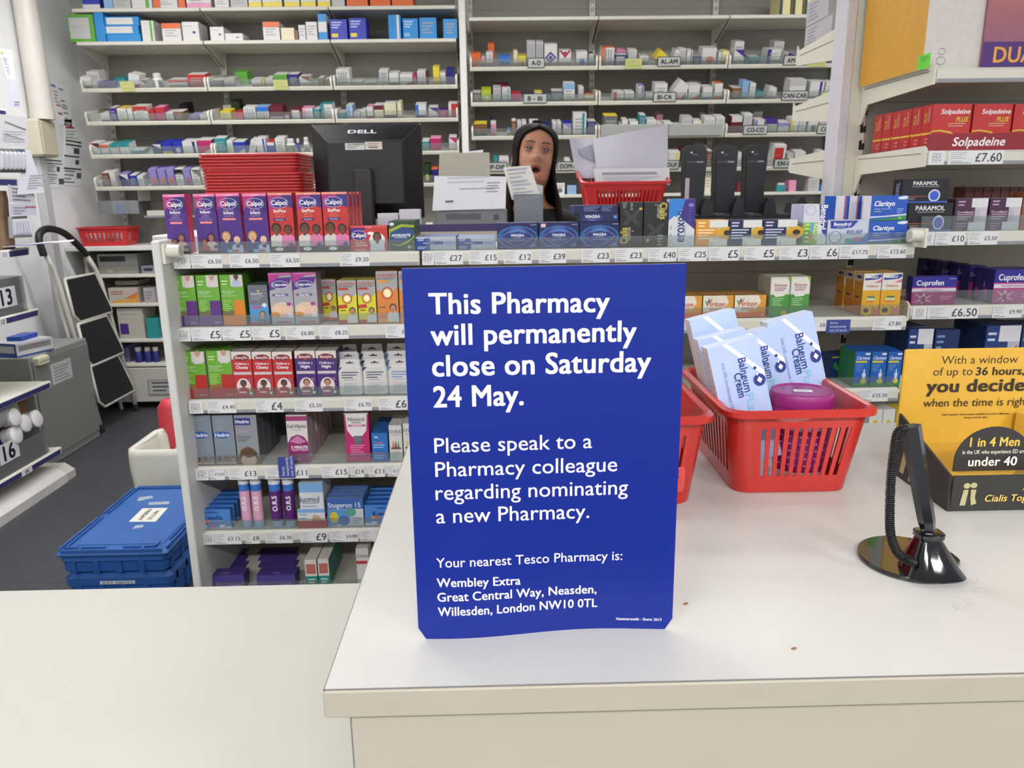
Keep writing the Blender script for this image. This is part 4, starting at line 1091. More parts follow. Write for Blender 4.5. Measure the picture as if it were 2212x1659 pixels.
# carton, poster and sticker on the top shelf of the tall gondola
xl = on_y(1992, 150, RYF + .03).x
mb = M()
mb.box(xl, xl + .62, RYF + .03, RYB - .01, R_Z[0] + .0006, R_Z[0] + .42, mat('cfc8c0', .5), left=mat('cf982c', .5))
f = Face(mb, (xl, RYF + .03, R_Z[0]), (1, 0, 0), (0, 0, 1), .62, .42)
for q in ((.045, .02, .012, .010), (.045, .042, .009, .008)):
    m = ink('8a8a8c')
    for k in range(20):
        a, b = k * math.pi / 10, (k + 1) * math.pi / 10
        f.poly([(q[0] + q[2] * math.cos(a), q[1] + q[3] * math.sin(a)), (q[0] + q[2] * math.cos(b), q[1] + q[3] * math.sin(b)), (q[0] + (q[2] - .001) * math.cos(b), q[1] + (q[3] - .001) * math.sin(b)), (q[0] + (q[2] - .001) * math.cos(a), q[1] + (q[3] - .001) * math.sin(a))], m, False)
tag(mb.build('display_carton'), 'large white carton with an orange yellow side on the tall gondola top', 'carton')
x0 = on_y(2118, 140, RYF + .022).x
mb = M(); mb.box(x0, x0 + .42, RYF + .022, RYF + .0285, R_Z[0] + .001, R_Z[0] + .36, mat('9a5c78', .4))
f = Face(mb, (x0, RYF + .022, R_Z[0] + .001), (1, 0, 0), (0, 0, 1), .42, .36)
for k in range(14):
    t_ = k / 13
    c = [int(a + (b - a) * t_) for a, b in zip((0x96, 0x5c, 0x70), (0xd8, 0x86, 0x4c))]
    f.run('r 0 %.4f 1 %.4f %02x%02x%02x' % (.17 + t_ * .77, .17 + (t_ + 1) * .77 + .001, *c))
f.run('r 0 0 1 .17 4a2470;t DUAL_ACTION .07 .085 .1 e0a040 Bl .8;p d85a94 .28 .5 .42 .62 .6 .5 .42 .44;p 3a5ac0 .3 .44 .36 .3 .5 .26 .46 .4')
tag(mb.build('poster_board'), 'orange and purple poster board standing in front of the white carton', 'poster')
a, b = on_y(1983, 135, RYF - .006), on_y(2008, 135, RYF - .006)
mb = M(); mb.prism([(a.x, R_Z[0] - .008), (b.x, R_Z[0] + .0), (b.x, R_Z[0] + .034), (a.x, R_Z[0] + .026)], RYF - .008, RYF - .0045, ink('5cc828'))
Face(mb, (a.x, RYF - .008, R_Z[0]), (1, 0, 0), (0, 0, 1), b.x - a.x, .03).run('l .15 .5 .8 .8 3 3a7a20')
tag(mb.build('sticky_label'), 'bright green sticky label on the shelf end under the white carton', 'label')

# ---------------------------------------------------------------- price tickets
DARK = ink('3c3c42')


def ticket(row, u0, u1, txt, size=.5, code=None, oos=None):
    y, z = ROWS[row]
    y = (GY if row in 'ABCDEF' else RYF) - .0045
    v = pix_v((on_y((u0 + u1) / 2, 600, y).x, y, z - .018))
    x0, x1 = on_y(u0, v, y).x, on_y(u1, v, y).x
    w, h = x1 - x0, .034
    mb = M()
    mb.box(0, w, -.001, 0, 0, h, ink('e0dfdd'))
    f = Face(mb, (0, -.001, 0), (1, 0, 0), (0, 0, 1), w, h)
    if code:
        f.text('ZBX', w / 2, h * .72, h * .26, ink('8a8a8e'), 0, maxw=w * .8)
        f.text(code, w / 2, h * .42, h * .3, ink('77777c'), 0, maxw=w * .86)
        f.run('l .15 .16 .85 .17 1 77777c')
        lab = 'white shelf code ticket lettered ' + code
        near = None
    else:
        tw = min(.62, .2 + len(txt) * .075 * (size / .3)) * w
        f.text(txt, w * .97, h * .5, h * size, DARK, .012, align='r', maxw=w * .62)
        f.run('l .04 .45 %.2f .88 4 b4b4b8;r .05 .08 .42 .15 9a9a9e;r .05 .2 .25 .26 b0b0b4' % (.40 if size < .5 else .34))
    P = [(abs(p[1] - (u0 + u1) / 2), p[2]) for p in PRODUCTS if p[0] == row]
    near = min(P)[1].split(',')[0] if P else 'empty shelf'
    if code:
        lab = 'shelf code ticket ' + code + ' at the start of the shelf below the ' + near
    else:
        lab = 'price ticket reading ' + txt + ' under the ' + near
    lab = ' '.join(lab.split()[:14])
    n = 1
    base = lab
    while lab in _lab or (not code and ' '.join(w_ for w_ in lab.split() if not w_.startswith('£')) in _lab):
        lab = (ORD[n] + ' ' + base)
        n += 1
    _lab.add(lab)
    _lab.add(' '.join(w_ for w_ in lab.split() if not w_.startswith('£')))
    tag(mb.build('price_ticket', loc=(x0, y, z - .0355)), lab, 'ticket', 'price tickets on the shelf edges')


TK = {'A': '375 411 @04F;414 480 £6.50;496 560 £6.50;583 648 £6.50;734 798 £9.20;912 937 @03F;939 1000 £27 .42;1013 1075 £15 .42;1088 1149 £12 .42;1164 1223 £39 .42;1256 1317 £23 .42;1328 1388 £23 .42;1400 1461 £40 .42;1465 1527 £25 .42;1531 1596 £5 .56;1608 1673 £5 .56;1684 1746 £3 .56;1749 1810 £6 .56;1813 1876 £17.75;1895 1958 £12.60',
      'B': '383 411 @04E;414 478 £5 .56;481 542 £5 .56;545 606 £5 .56;616 680 £6.80;690 753 £8.25;833 897 £8.75;1520 1590 £9.50;1744 1784 OUT;1885 1948 £7.80',
      'C': '408 438 @04D;448 510 £4.40;552 612 £4 .6;636 697 £5.50;743 803 £6.70;818 880 £6 .6;1858 1918 £15.30',
      'D': '423 450 @04C;453 485 £14.60 .22;494 556 £13 .45;572 666 £11 .45;695 752 £15 .45;757 787 £14 .4;796 831 £11 .4;838 872 £11.30 .26',
      'E': '437 463 @04B;464 521 £3.15 .32;530 561 £8 .36;573 632 £6.30 .3;649 707 £9 .6;713 774 £4.80 .28;778 840 £5 .5',
      'Q': '2006 2040 @02G;2048 2167 £7.60 .62', 'S': '1987 2018 @02F;2020 2084 £10 .44;2091 2155 £3.50', 'T': '1971 2001 @02E;2003 2113 £6.50 .62;2144 2208 £9.90 .3'}
for row, text in TK.items():
    for it in text.split(';'):
        a = it.split()
        if a[2][0] == '@':
            ticket(row, float(a[0]), float(a[1]), '', code=a[2][1:])
        elif a[2] == 'OUT':
            ticket(row, float(a[0]), float(a[1]), '£6', .3)
        else:
            ticket(row, float(a[0]), float(a[1]), a[2], float(a[3]) if len(a) > 3 else .3)
for row, u0, u1, v0, v1, rot, lab in (('B', 1785, 1838, 690, 720, 0, 'flat on the second shelf edge'), ('D', 603, 635, 987, 1033, 1, 'hanging sideways beside the plum lotion line')):
    y = GY - .0075
    p, q = on_y(u0, v1, y), on_y(u1, v0, y)
    mb = M(); w, h = q.x - p.x, q.z - p.z
    mb.box(0, w, 0, .001, 0, h, ink('3a478e'))
    f = Face(mb, (0, 0, 0), (1, 0, 0), (0, 0, 1), w, h)
    for k, s in enumerate(('Sorry,', 'temporarily', 'out of stock.')):
        if rot:
            f.text(s, w * (.28 + .26 * k), h * .1, w * .17, ink('c8cce4'), .015, align='l', rot=math.pi / 2)
        else:
            f.text(s, w * .12, h * (.78 - .28 * k), h * .17, ink('c8cce4'), .015, align='l', maxw=w * .8)
    tag(mb.build('notice_card', loc=(p.x, y, p.z)), 'small blue out of stock card ' + lab, 'card')

# ================================================================ the dispensary bench behind the gondola
BZ = 1.335
t = thing('dispensary_bench', 'white raised dispensary bench standing behind the medicine gondola', 'bench', (0, 2.62, 0))
mb = M(); mb.T = Matrix.Translation((0, -2.62, 0)); mb.rbox(-1.06, 1.06, 2.425, 2.82, BZ - .03, BZ, mat('c9c7c0', .4, var=.02), .003); mb.build('bench_top', t)
mb = M(); mb.T = Matrix.Translation((0, -2.62, 0)); mb.box(-1.04, 1.04, 2.44, 2.70, 0, BZ - .03, mat('b5b2aa', .5, var=.02)); mb.build('bench_body', t)


def rrect(hx, hy, r, n=5):
    P = []
    for cx, cy, a0 in ((hx - r, -hy + r, -90), (hx - r, hy - r, 0), (-hx + r, hy - r, 90), (-hx + r, -hy + r, 180)):
        for k in range(n + 1):
            a = R(a0 + 90 * k / n)
            P.append((cx + r * math.cos(a), cy + r * math.sin(a)))
    return P


def basket(tx, ty, bx, by, h, front=12, side=14, slot=(.16, .82), rim=.008, m=None, handle=False, th=.0016):
    """tapered open basket with slotted walls; half sizes at the top and the bottom; base at z=0"""
    m = m or mat('d8302c', .32, var=.03, coat=.15)
    n = 5
    top, bot = rrect(tx, ty, .022, n), rrect(bx, by, .02, n)
    N = len(top)

    def P(k, f, tt):      # k: corner point index, f: 0..1 towards the next one
        a, b = top[k % N], top[(k + 1) % N]
        c, d = bot[k % N], bot[(k + 1) % N]
        x = (c[0] + (d[0] - c[0]) * f) * (1 - tt) + (a[0] + (b[0] - a[0]) * f) * tt
        y = (c[1] + (d[1] - c[1]) * f) * (1 - tt) + (a[1] + (b[1] - a[1]) * f) * tt
        return (x, y, h * tt)
    mb = M()
    lv = [0, slot[0], slot[1], 1]
    # columns round the outline: (k, f0, f1, open?)
    cols = []
    for k in range(N):
        if k % (n + 1) == n:       # a straight side
            s = side if (k // (n + 1)) % 2 == 0 else front
            cells = 2 * s + 1
            e = .03 if handle else .05
            edges = [0] + [e + (1 - 2 * e) * q / cells for q in range(cells + 1)] + [1]
            for q in range(len(edges) - 1):
                cols.append((k, edges[q], edges[q + 1], q % 2 == 0 and 0 < q < len(edges) - 1))
        else:
            cols.append((k, 0, 1, False))
    ring = [[P(k, f, t_) for k, f, _, _ in cols] for t_ in lv]
    W = len(cols)
    pts = [p for r in ring for p in r]
    F = []
    for r_ in range(3):
        for c in range(W):
            if r_ == 1 and cols[c][3]:
                continue
            F.append((r_ * W + c, r_ * W + (c + 1) % W, (r_ + 1) * W + (c + 1) % W, (r_ + 1) * W + c))
    F.append(tuple(range(W - 1, -1, -1)))
    mb.add(pts, F, m)
    rm = M()      # rolled rim
    o = rrect(tx + rim, ty + rim, .026, n)
    rm.loft([[(x, y, h - .0005) for x, y in top], [(x, y, h + .0015) for x, y in rrect(tx + rim * .4, ty + rim * .4, .024, n)], [(x, y, h - .0005) for x, y in o], [(x, y, h - rim * .75) for x, y in o]], m, caps=False)
    return mb, rm


def put_basket(name, label, loc, rot, args, group=None, scale=None):
    t = thing(name, label, 'basket', loc, 0, group)
    t.rotation_euler = rot
    a, b = basket(**args)
    a.build('slotted_body', t, mods=[('SOLIDIFY', {'thickness': .0018, 'offset': 0}), SMOOTH], smooth=True)
    b.build('rolled_rim', t, mods=[('SOLIDIFY', {'thickness': .0016, 'offset': 0}), SMOOTH], smooth=True)
    return t


# nested stack of red baskets
RED2 = mat('bd2528', .35, var=.03, coat=.1)
bk = dict(tx=.155, ty=.10, bx=.130, by=.08, h=.108, front=14, side=9, m=RED2, rim=.006)
cx = (on_y(453, 340, 2.68).x + on_y(660, 340, 2.68).x) / 2
first = put_basket('stacking_basket', 'lowest red basket of the nested stack beside the monitor', (cx, 2.69, BZ), (0, 0, 0), bk, 'nested red baskets')
z = BZ
for k in range(1, 14):
    z += .0098 if k != 9 else .02
    clone(first, loc=(cx + (.002 if k < 9 else -.006) + _rng.uniform(-.002, .002), 2.69, z), label=('top' if k == 13 else ORD[k]) + ' red basket ' + ('' if k == 13 else 'from the bottom ') + 'of the nested stack beside the monitor')

# monitor seen from behind
my = 2.64
x0, x1 = on_y(671, 270, my).x, on_y(909, 270, my).x
z1 = on_y(790, 268, my).z
z0 = BZ + .035
t = thing('computer_monitor', 'black computer monitor with its back to the counter', 'monitor', ((x0 + x1) / 2, my, BZ))
off = Matrix.Translation(-t.location)
BLK, BLK2 = mat('0d0d10', .45, var=.1), mat('1d1d21', .4)
xi0, xi1, zi0, zi1 = x0 + .055, x1 - .055, z0 + .045, z1 - .055
mb = M(); mb.T = off
mb.rbox(x0, x1, my, my + .022, z0, z1, BLK, .004)
mb.loft([[(x0 + .002, my + .001, z0 + .002), (x1 - .002, my + .001, z0 + .002), (x1 - .002, my + .001, z1 - .002), (x0 + .002, my + .001, z1 - .002)], [(xi0, my - .042, zi0), (xi1, my - .042, zi0), (xi1, my - .042, zi1), (xi0, my - .042, zi1)], [(xi0 + .006, my - .046, zi0 + .006), (xi1 - .006, my - .046, zi0 + .006), (xi1 - .006, my - .046, zi1 - .006), (xi0 + .006, my - .046, zi1 - .006)]], BLK)
mb.build('casing', t)


def slope_bars(A, B, C, D, n, parent, skip=()):
    """ribs laid on the sloping quad A B (outer edge) C D (inner edge)"""
    mb = M(); mb.T = off
    A, B, C, D = map(V, (A, B, C, D))
    nn = (B - A).cross(D - A).normalized() * .0016
    if nn.y > 0:
        nn = -nn
    for k in range(n):
        f0, f1 = (k + .25) / n, (k + .62) / n
        f0, f1 = .03 + .94 * f0, .03 + .94 * f1
        p = [A.lerp(B, f0).lerp(D.lerp(C, f0), .08), A.lerp(B, f1).lerp(D.lerp(C, f1), .08), A.lerp(B, f1).lerp(D.lerp(C, f1), .9), A.lerp(B, f0).lerp(D.lerp(C, f0), .9)]
        q = [a + nn for a in p]
        mb.loft([p, q], BLK2)
    mb.build('vent_rib', parent)['kind'] = 'stuff'


o0 = my + .001
slope_bars((x0 + .002, o0, z1 - .002), (x1 - .002, o0, z1 - .002), (xi1, my - .042, zi1), (xi0, my - .042, zi1), 46, t)
slope_bars((x0 + .002, o0, z0), (x0 + .002, o0, z1 - .002), (xi0, my - .042, zi1), (xi0, my - .042, zi0), 34, t)
slope_bars((x1 - .002, o0, z0), (x1 - .002, o0, z1 - .002), (xi1, my - .042, zi1), (xi1, my - .042, zi0), 34, t)
mb = M(); mb.T = off
pa, pb = on_y(750, 290, my - .02), on_y(815, 276, my - .02)
f = Face(mb, (pa.x, my - .025, z1 - .036), V((1, 0, 0)), V((0, .62, .78)), pb.x - pa.x, .02, .0012)
f.lay = 1
f.text('DELL', (pb.x - pa.x) / 2, .011, .013, mat('d8d8dc', .25), .03, fixw=(pb.x - pa.x) * .95)
mb.build('maker_name', t)
for a, b, va, vb, c, nm in ((746, 787, 309, 324, 'c8ccc4', 1), (789, 825, 306, 323, 'd0c4bc', 2)):
    p, q = on_y(a, vb, my - .047), on_y(b, va, my - .047)
    mb = M(); mb.T = off
    mb.box(p.x, q.x, my - .0475, my - .046, p.z, q.z, ink(c))
    Face(mb, (p.x, my - .0475, p.z), (1, 0, 0), (0, 0, 1), q.x - p.x, q.z - p.z).run('l .1 .3 .8 .8 3 6a6a64;r .45 .76 .95 .9 3a5a4c' if nm == 1 else 'l .15 .5 .8 .75 2 a07a70;r .2 .2 .75 .34 4a3a3a')
    mb.build('asset_sticker', t)
mb = M(); mb.T = off
a, b = on_y(764, 400, my - .07).x, on_y(806, 400, my - .07).x
zt = on_y(785, 364, my - .07).z
mb.rbox(a, b, my - .075, my - .045, BZ + .012, zt, mat('19191b', .4), .006)
mb.build('stand_neck', t)
mb = M(); mb.T = off
mb.rbox((a + b) / 2 - .09, (a + b) / 2 + .09, my - .12, my + .05, BZ, BZ + .012, BLK, .005)
mb.build('stand_base', t)

# grey document tray with standing forms, paper pad and card
x0, x1 = on_y(945, 460, 2.5).x, on_y(1096, 460, 2.5).x
mb = M()
mb.rbox(x0, x1, 2.5, 2.66, BZ, on_y(1000, 453, 2.5).z, mat('77797c', .5), .004)
f = Face(mb, (x0, 2.5, BZ), (1, 0, 0), (0, 0, 1), x1 - x0, .06)
f.run('r .12 .55 .62 .85 55575a;r .8 .5 .88 .8 4a4c50;l .1 .15 .5 .2 1 9a9a9c')
tag(mb.build('label_printer'), 'grey label printer under the white forms on the dispensary bench', 'printer')
zt = on_y(1000, 453, 2.5).z


def sheet(name, label, corners, y, th, c, lean=.0, bow=.0, art=None, cat='paper'):
    """a stack of paper standing up: four pixel corners bl br tr tl met at depth y, leaning back towards the top"""
    bl, br, tr, tl = [on_y(u, v, y) for u, v in corners]
    for p in (tr, tl):
        p.y += lean
    mb = M()
    n = 8
    g = []
    for j in range(n + 1):
        row = []
        for i in range(n + 1):
            p = bl.lerp(br, i / n).lerp(tl.lerp(tr, i / n), j / n)
            p.y -= bow * math.sin(math.pi * i / n) * (j / n)
            row.append(p)
        g.append(row)
    m = mat(c, .6, var=.015)
    for off_ in (0, th):
        pts = [V((p.x, p.y + off_, p.z)) for r_ in g for p in r_]
        mb.add(pts, [(j * (n + 1) + i, j * (n + 1) + i + 1, (j + 1) * (n + 1) + i + 1, (j + 1) * (n + 1) + i) for j in range(n) for i in range(n)], m)
    e = [g[0][i] for i in range(n + 1)] + [g[j][n] for j in range(1, n + 1)] + [g[n][i] for i in range(n - 1, -1, -1)] + [g[j][0] for j in range(n - 1, 0, -1)]
    mb.loft([e, [V((p.x, p.y + th, p.z)) for p in e]], m, caps=False)
    if art:
        w, h = (br - bl).length, (tl - bl).length
        F = Face(mb, bl + V((0, -.0006, 0)), (br - bl).normalized(), (tl - bl).normalized(), w, h)
        F.run(art)
    return tag(mb.build(name), label, cat)


sheet('form_pad', 'white printed forms leaning on the grey label printer', ((934, 455), (1092, 450), (1094, 381), (938, 380)), 2.485, .012, 'd9d9dc', .012, 0, 'l .18 .8 .75 .92 2 b8b8bc;l .72 .5 .9 .75 4 8a8a90;l .35 .58 .9 .6 1 77777c;r .17 .22 .28 .28 55555a;r .73 .28 .9 .282 aaa;r .73 .48 .9 .482 aaa')
sheet('backing_card', 'beige backing card standing behind the white forms', ((947, 390), (1059, 388), (1057, 329), (949, 331)), 2.53, .004, 'a9a494', .005, cat='card')
p = on_y(1000, 340, 2.54)
sheet('paper_slip', 'white paper slip peeking out above the beige card', ((1010, 335), (1042, 335), (1044, 323), (1012, 327)), 2.545, .001, 'd8d8d8', .002)
# wire pen pot with note pads
x0, x1 = on_y(1111, 450, 2.48).x, on_y(1173, 450, 2.48).x
zb, zt = on_y(1140, 475, 2.48).z, on_y(1140, 421, 2.48).z
t = thing('pen_pot', 'square grey wire mesh pot holding note pads on the bench', 'pot', ((x0 + x1) / 2, 2.52, BZ))
mb = M(); mb.T = Matrix.Translation(-t.location)
WIRE = mat('6b6f74', .4, .3)
for a in ((x0, x1, 2.48, 2.482), (x0, x1, 2.558, 2.56), (x0, x0 + .002, 2.482, 2.558), (x1 - .002, x1, 2.482, 2.558)):
    mb.box(*a, BZ, zt, WIRE)
mb.box(x0, x1, 2.48, 2.56, BZ, BZ + .002, WIRE)
f = Face(mb, (x0, 2.48, BZ), (1, 0, 0), (0, 0, 1), x1 - x0, zt - BZ)
f.lay = 1
for k in range(16):
    q = k / 16 * (zt - BZ)
    f.poly([(0, q), (x1 - x0, min(q + .02, zt - BZ - .004)), (x1 - x0, min(q + .0215, zt - BZ - .003)), (0, q + .0015)], mat('8d9196', .4, .3), False)
mb.build('mesh_body', t)
mb = M(); mb.T = Matrix.Translation(-t.location)
mb.tube([(x0, 2.48, zt), (x1, 2.48, zt), (x1, 2.56, zt), (x0, 2.56, zt), (x0, 2.48, zt)], .0025, mat('85898e', .35, .4), 6)
mb.tube([(x0, 2.479, BZ + .003), (x1, 2.479, BZ + .003)], .0025, mat('85898e', .35, .4), 6)
mb.build('pot_rim', t)
sheet('note_pad', 'thick white note pad leaning out of the wire pot, before the staff member', ((1106, 432), (1168, 426), (1146, 357), (1087, 361)), 2.505, .02, 'cfccc4', .02, .0, 'l .12 .2 .8 .9 7 9a9aa4;r .1 .13 .5 .15 4a5478;r .1 .5 .6 .515 5a6484;r .1 .9 .45 .915 5a6484', cat='note pad')
sheet('paper_slip', 'folded white slip behind the note pad in the wire pot', ((1150, 425), (1172, 424), (1173, 401), (1158, 398)), 2.545, .003, 'c4c4cc', .0)
# red basket with papers
x0, x1 = on_y(1256, 396, 2.48).x, on_y(1450, 394, 2.48).x
zf = on_y(1350, 394, 2.48).z
mb = M(); mb.box((x0 + x1) / 2 - .12, (x0 + x1) / 2 + .12, 2.505, 2.68, BZ, BZ + .022, mat('c8c8ca', .6))
tag(mb.build('paper_ream'), 'flat white paper ream lying under the red basket of papers', 'paper')
tl = R(14)
hh = (zf - BZ - .02) / math.cos(tl)
bt = put_basket('paper_basket', 'red slotted basket of papers tipped forward on the bench', ((x0 + x1) / 2, 2.61, BZ + .046), (tl, 0, 0), dict(tx=(x1 - x0) / 2 - .006, ty=.10, bx=(x1 - x0) / 2 - .03, by=.085, h=hh, front=15, side=8, slot=(.22, .78), m=RED2))
sheet('paper_pile', 'thick pile of printed sheets standing in the front of the red basket', ((1290, 402), (1447, 400), (1449, 362), (1284, 364)), 2.52, .03, 'c4c3c8', .02, 0, 'r .1 .62 .86 .78 8a8a8e;l .1 .3 .9 .5 3 9a9aa0')
sheet('paper_sheet', 'large white sheets rising from the red basket, their top curling up', ((1290, 385), (1442, 385), (1447, 268), (1284, 299)), 2.60, .004, 'bdbcc6', .03, .03)
sheet('paper_sheet', 'crumpled white sheet with a grey fold beside the large sheets', ((1246, 385), (1292, 385), (1290, 298), (1231, 298)), 2.63, .004, 'b9b8c2', .02, -.02, 'p 8d8c9c .35 .72 1 .85 1 .4 .45 .55')
# charging rack with handheld scanners
ry = 2.56
x0, x1 = on_y(1461, 470, ry).x, on_y(1800, 470, ry).x
t = thing('charging_rack', 'long black five bay charging rack on the dispensary bench', 'charger', ((x0 + x1) / 2, ry, BZ))
off = Matrix.Translation(-t.location)
RK = mat('15161b', .4, var=.06)
z1 = on_y(1600, 428, ry).z
mb = M(); mb.T = off
bw = (x1 - x0) / 5
mb.rbox(x0, x1, ry, ry + .13, BZ, BZ + .032, RK, .005)
mb.build('rack_base', t)
for k in range(6):
    mb = M(); mb.T = off
    xa = x0 + bw * k
    xa = min(max(xa, x0 + .012), x1 - .012)
    mb.prism([(xa - .022, BZ + .03), (xa + .022, BZ + .03), (xa + .017, z1 - .02), (xa + .008, z1), (xa - .006, z1), (xa - .017, z1 - .02)], ry + .01, ry + .11, RK)
    mb.build('cradle_divider', t)
mb = M(); mb.T = off
for k in range(5):
    mb.box(x0 + bw * k + .03, x0 + bw * (k + 1) - .026, ry + .012, ry + .1, BZ + .032, BZ + .036, mat('44464c', .4))
mb.build('contact_strip', t)
for k, (a, b, tt) in enumerate(((1474, 1526, 313), (1540, 1592, 313), (1605, 1656, 312))):
    xa, xb = on_y(a, 370, ry + .04).x, on_y(b, 370, ry + .04).x
    zt = on_y((a + b) / 2, tt, ry + .04).z
    w = (xb - xa) / 2
    hz = zt - BZ - .04
    s = thing('handheld_scanner', 'black handheld scanner standing in the charging rack, ' + ('nearest the red basket', 'middle of the three', 'nearest the slotted post')[k], 'scanner', ((xa + xb) / 2, ry + .04, BZ + .04), 0, 'handheld scanners')
    mb = M()
    DB = mat('0b0b10', .35, var=.08)
    prof = [(-w * .86, 0), (w * .86, 0), (w * .9, hz * .3), (w * .95, hz * .62), (w, hz * .72), (w, hz * .9), (w * .8, hz * .98), (w * .4, hz), (-w * .4, hz), (-w * .8, hz * .98), (-w, hz * .9), (-w, hz * .72), (-w * .95, hz * .62), (-w * .9, hz * .3)]
    mb.prism(prof, .0, .026, DB)
    mb.prism([(x * .8, z * .94 + hz * .02) for x, z in prof], -.004, 0, mat('111116', .25))
    mb.build('scanner_body', s)
    mb = M()
    f = Face(mb, (-w, -.0042, 0), (1, 0, 0), (0, 0, 1), 2 * w, hz)
    f.run('r .14 .74 .86 .765 3c3c42;r .58 .742 .84 .764 8f8f94;e .34 .89 .05 .013 c8ccd0;l .4 .85 .58 .86 1 4a4a50' + (';r .12 .12 .3 .52 b8a4ac' if k == 0 else ''))
    mb.build('camera_and_trim', s)

# ---------------------------------------------------------------- the staff member
SKIN = mat('a9785f', .55, var=.05, scale=30, spec=.3)
LIPS = mat('9a544c', .45)
HAIRM = mat('150b09', .65, var=.3, scale=90, spec=.12)
CLOTH = mat('0c0a0d', .85, var=.1, scale=40)


def interp(tab, z):
    if z <= tab[0][0]:
        return tab[0][1:]
    for a, b in zip(tab, tab[1:]):
        if z <= b[0]:
            f = (z - a[0]) / (b[0] - a[0])
            f = f * f * (3 - 2 * f) if False else f
            return tuple(p + (q - p) * f for p, q in zip(a[1:], b[1:]))
    return tab[-1][1:]


# z, half width, front depth, back depth, centre y  (head; origin between the eyes at the head's middle)
HEAD = [(-.75, .165, .10, .12, .03), (-.60, .150, .095, .10, .03), (-.45, .155, .105, .11, .03), (-.34, .165, .11, .12, .03), (-.25, .185, .10, .11, .03), (-.215, .155, .075, .085, .03), (-.195, .085, .058, .07, .03), (-.175, .056, .052, .062, .026),
        (-.14, .050, .048, .060, .02), (-.118, .050, .058, .064, .012), (-.1125, .051, .078, .068, .0), (-.105, .054, .084, .072, 0), (-.09, .058, .087, .078, 0), (-.07, .062, .088, .085, 0), (-.045, .066, .088, .092, 0), (-.02, .069, .087, .097, 0), (0, .071, .087, .099, 0),
        (.02, .0715, .092, .1, 0), (.042, .0715, .091, .1, 0), (.062, .067, .083, .094, 0), (.079, .056, .066, .078, 0), (.091, .041, .047, .056, 0), (.099, .022, .024, .03, 0), (.1015, .002, .002, .002, 0)]
G = lambda x, s: math.exp(-x * x / (2 * s * s))


def face_off(x, z):
    d = .020 * G(x, .0085 + .004 * G(z + .036, .012)) * (G(z + .036, .012) + .62 * G(z + .016, .016) + .28 * G(z - .002, .014))
    d += .007 * (G(x - .012, .006) + G(x + .012, .006)) * G(z + .04, .007)
    d -= .0105 * (G(x - .0315, .014) + G(x + .0315, .014)) * G(z, .0105)
    d += .004 * (G(x - .03, .018) + G(x + .03, .018)) * G(z - .021, .007)
    d += .004 * (G(x - .045, .014) + G(x + .045, .014)) * G(z + .032, .016)
    d += .004 * G(x, .022) * G(z + .062, .005) + .0055 * G(x, .019) * G(z + .0895, .0055)
    d -= .020 * G(x, .0105) * G(z + .0755, .0078)
    d += .005 * G(x, .014) * G(z + .107, .008)
    return d


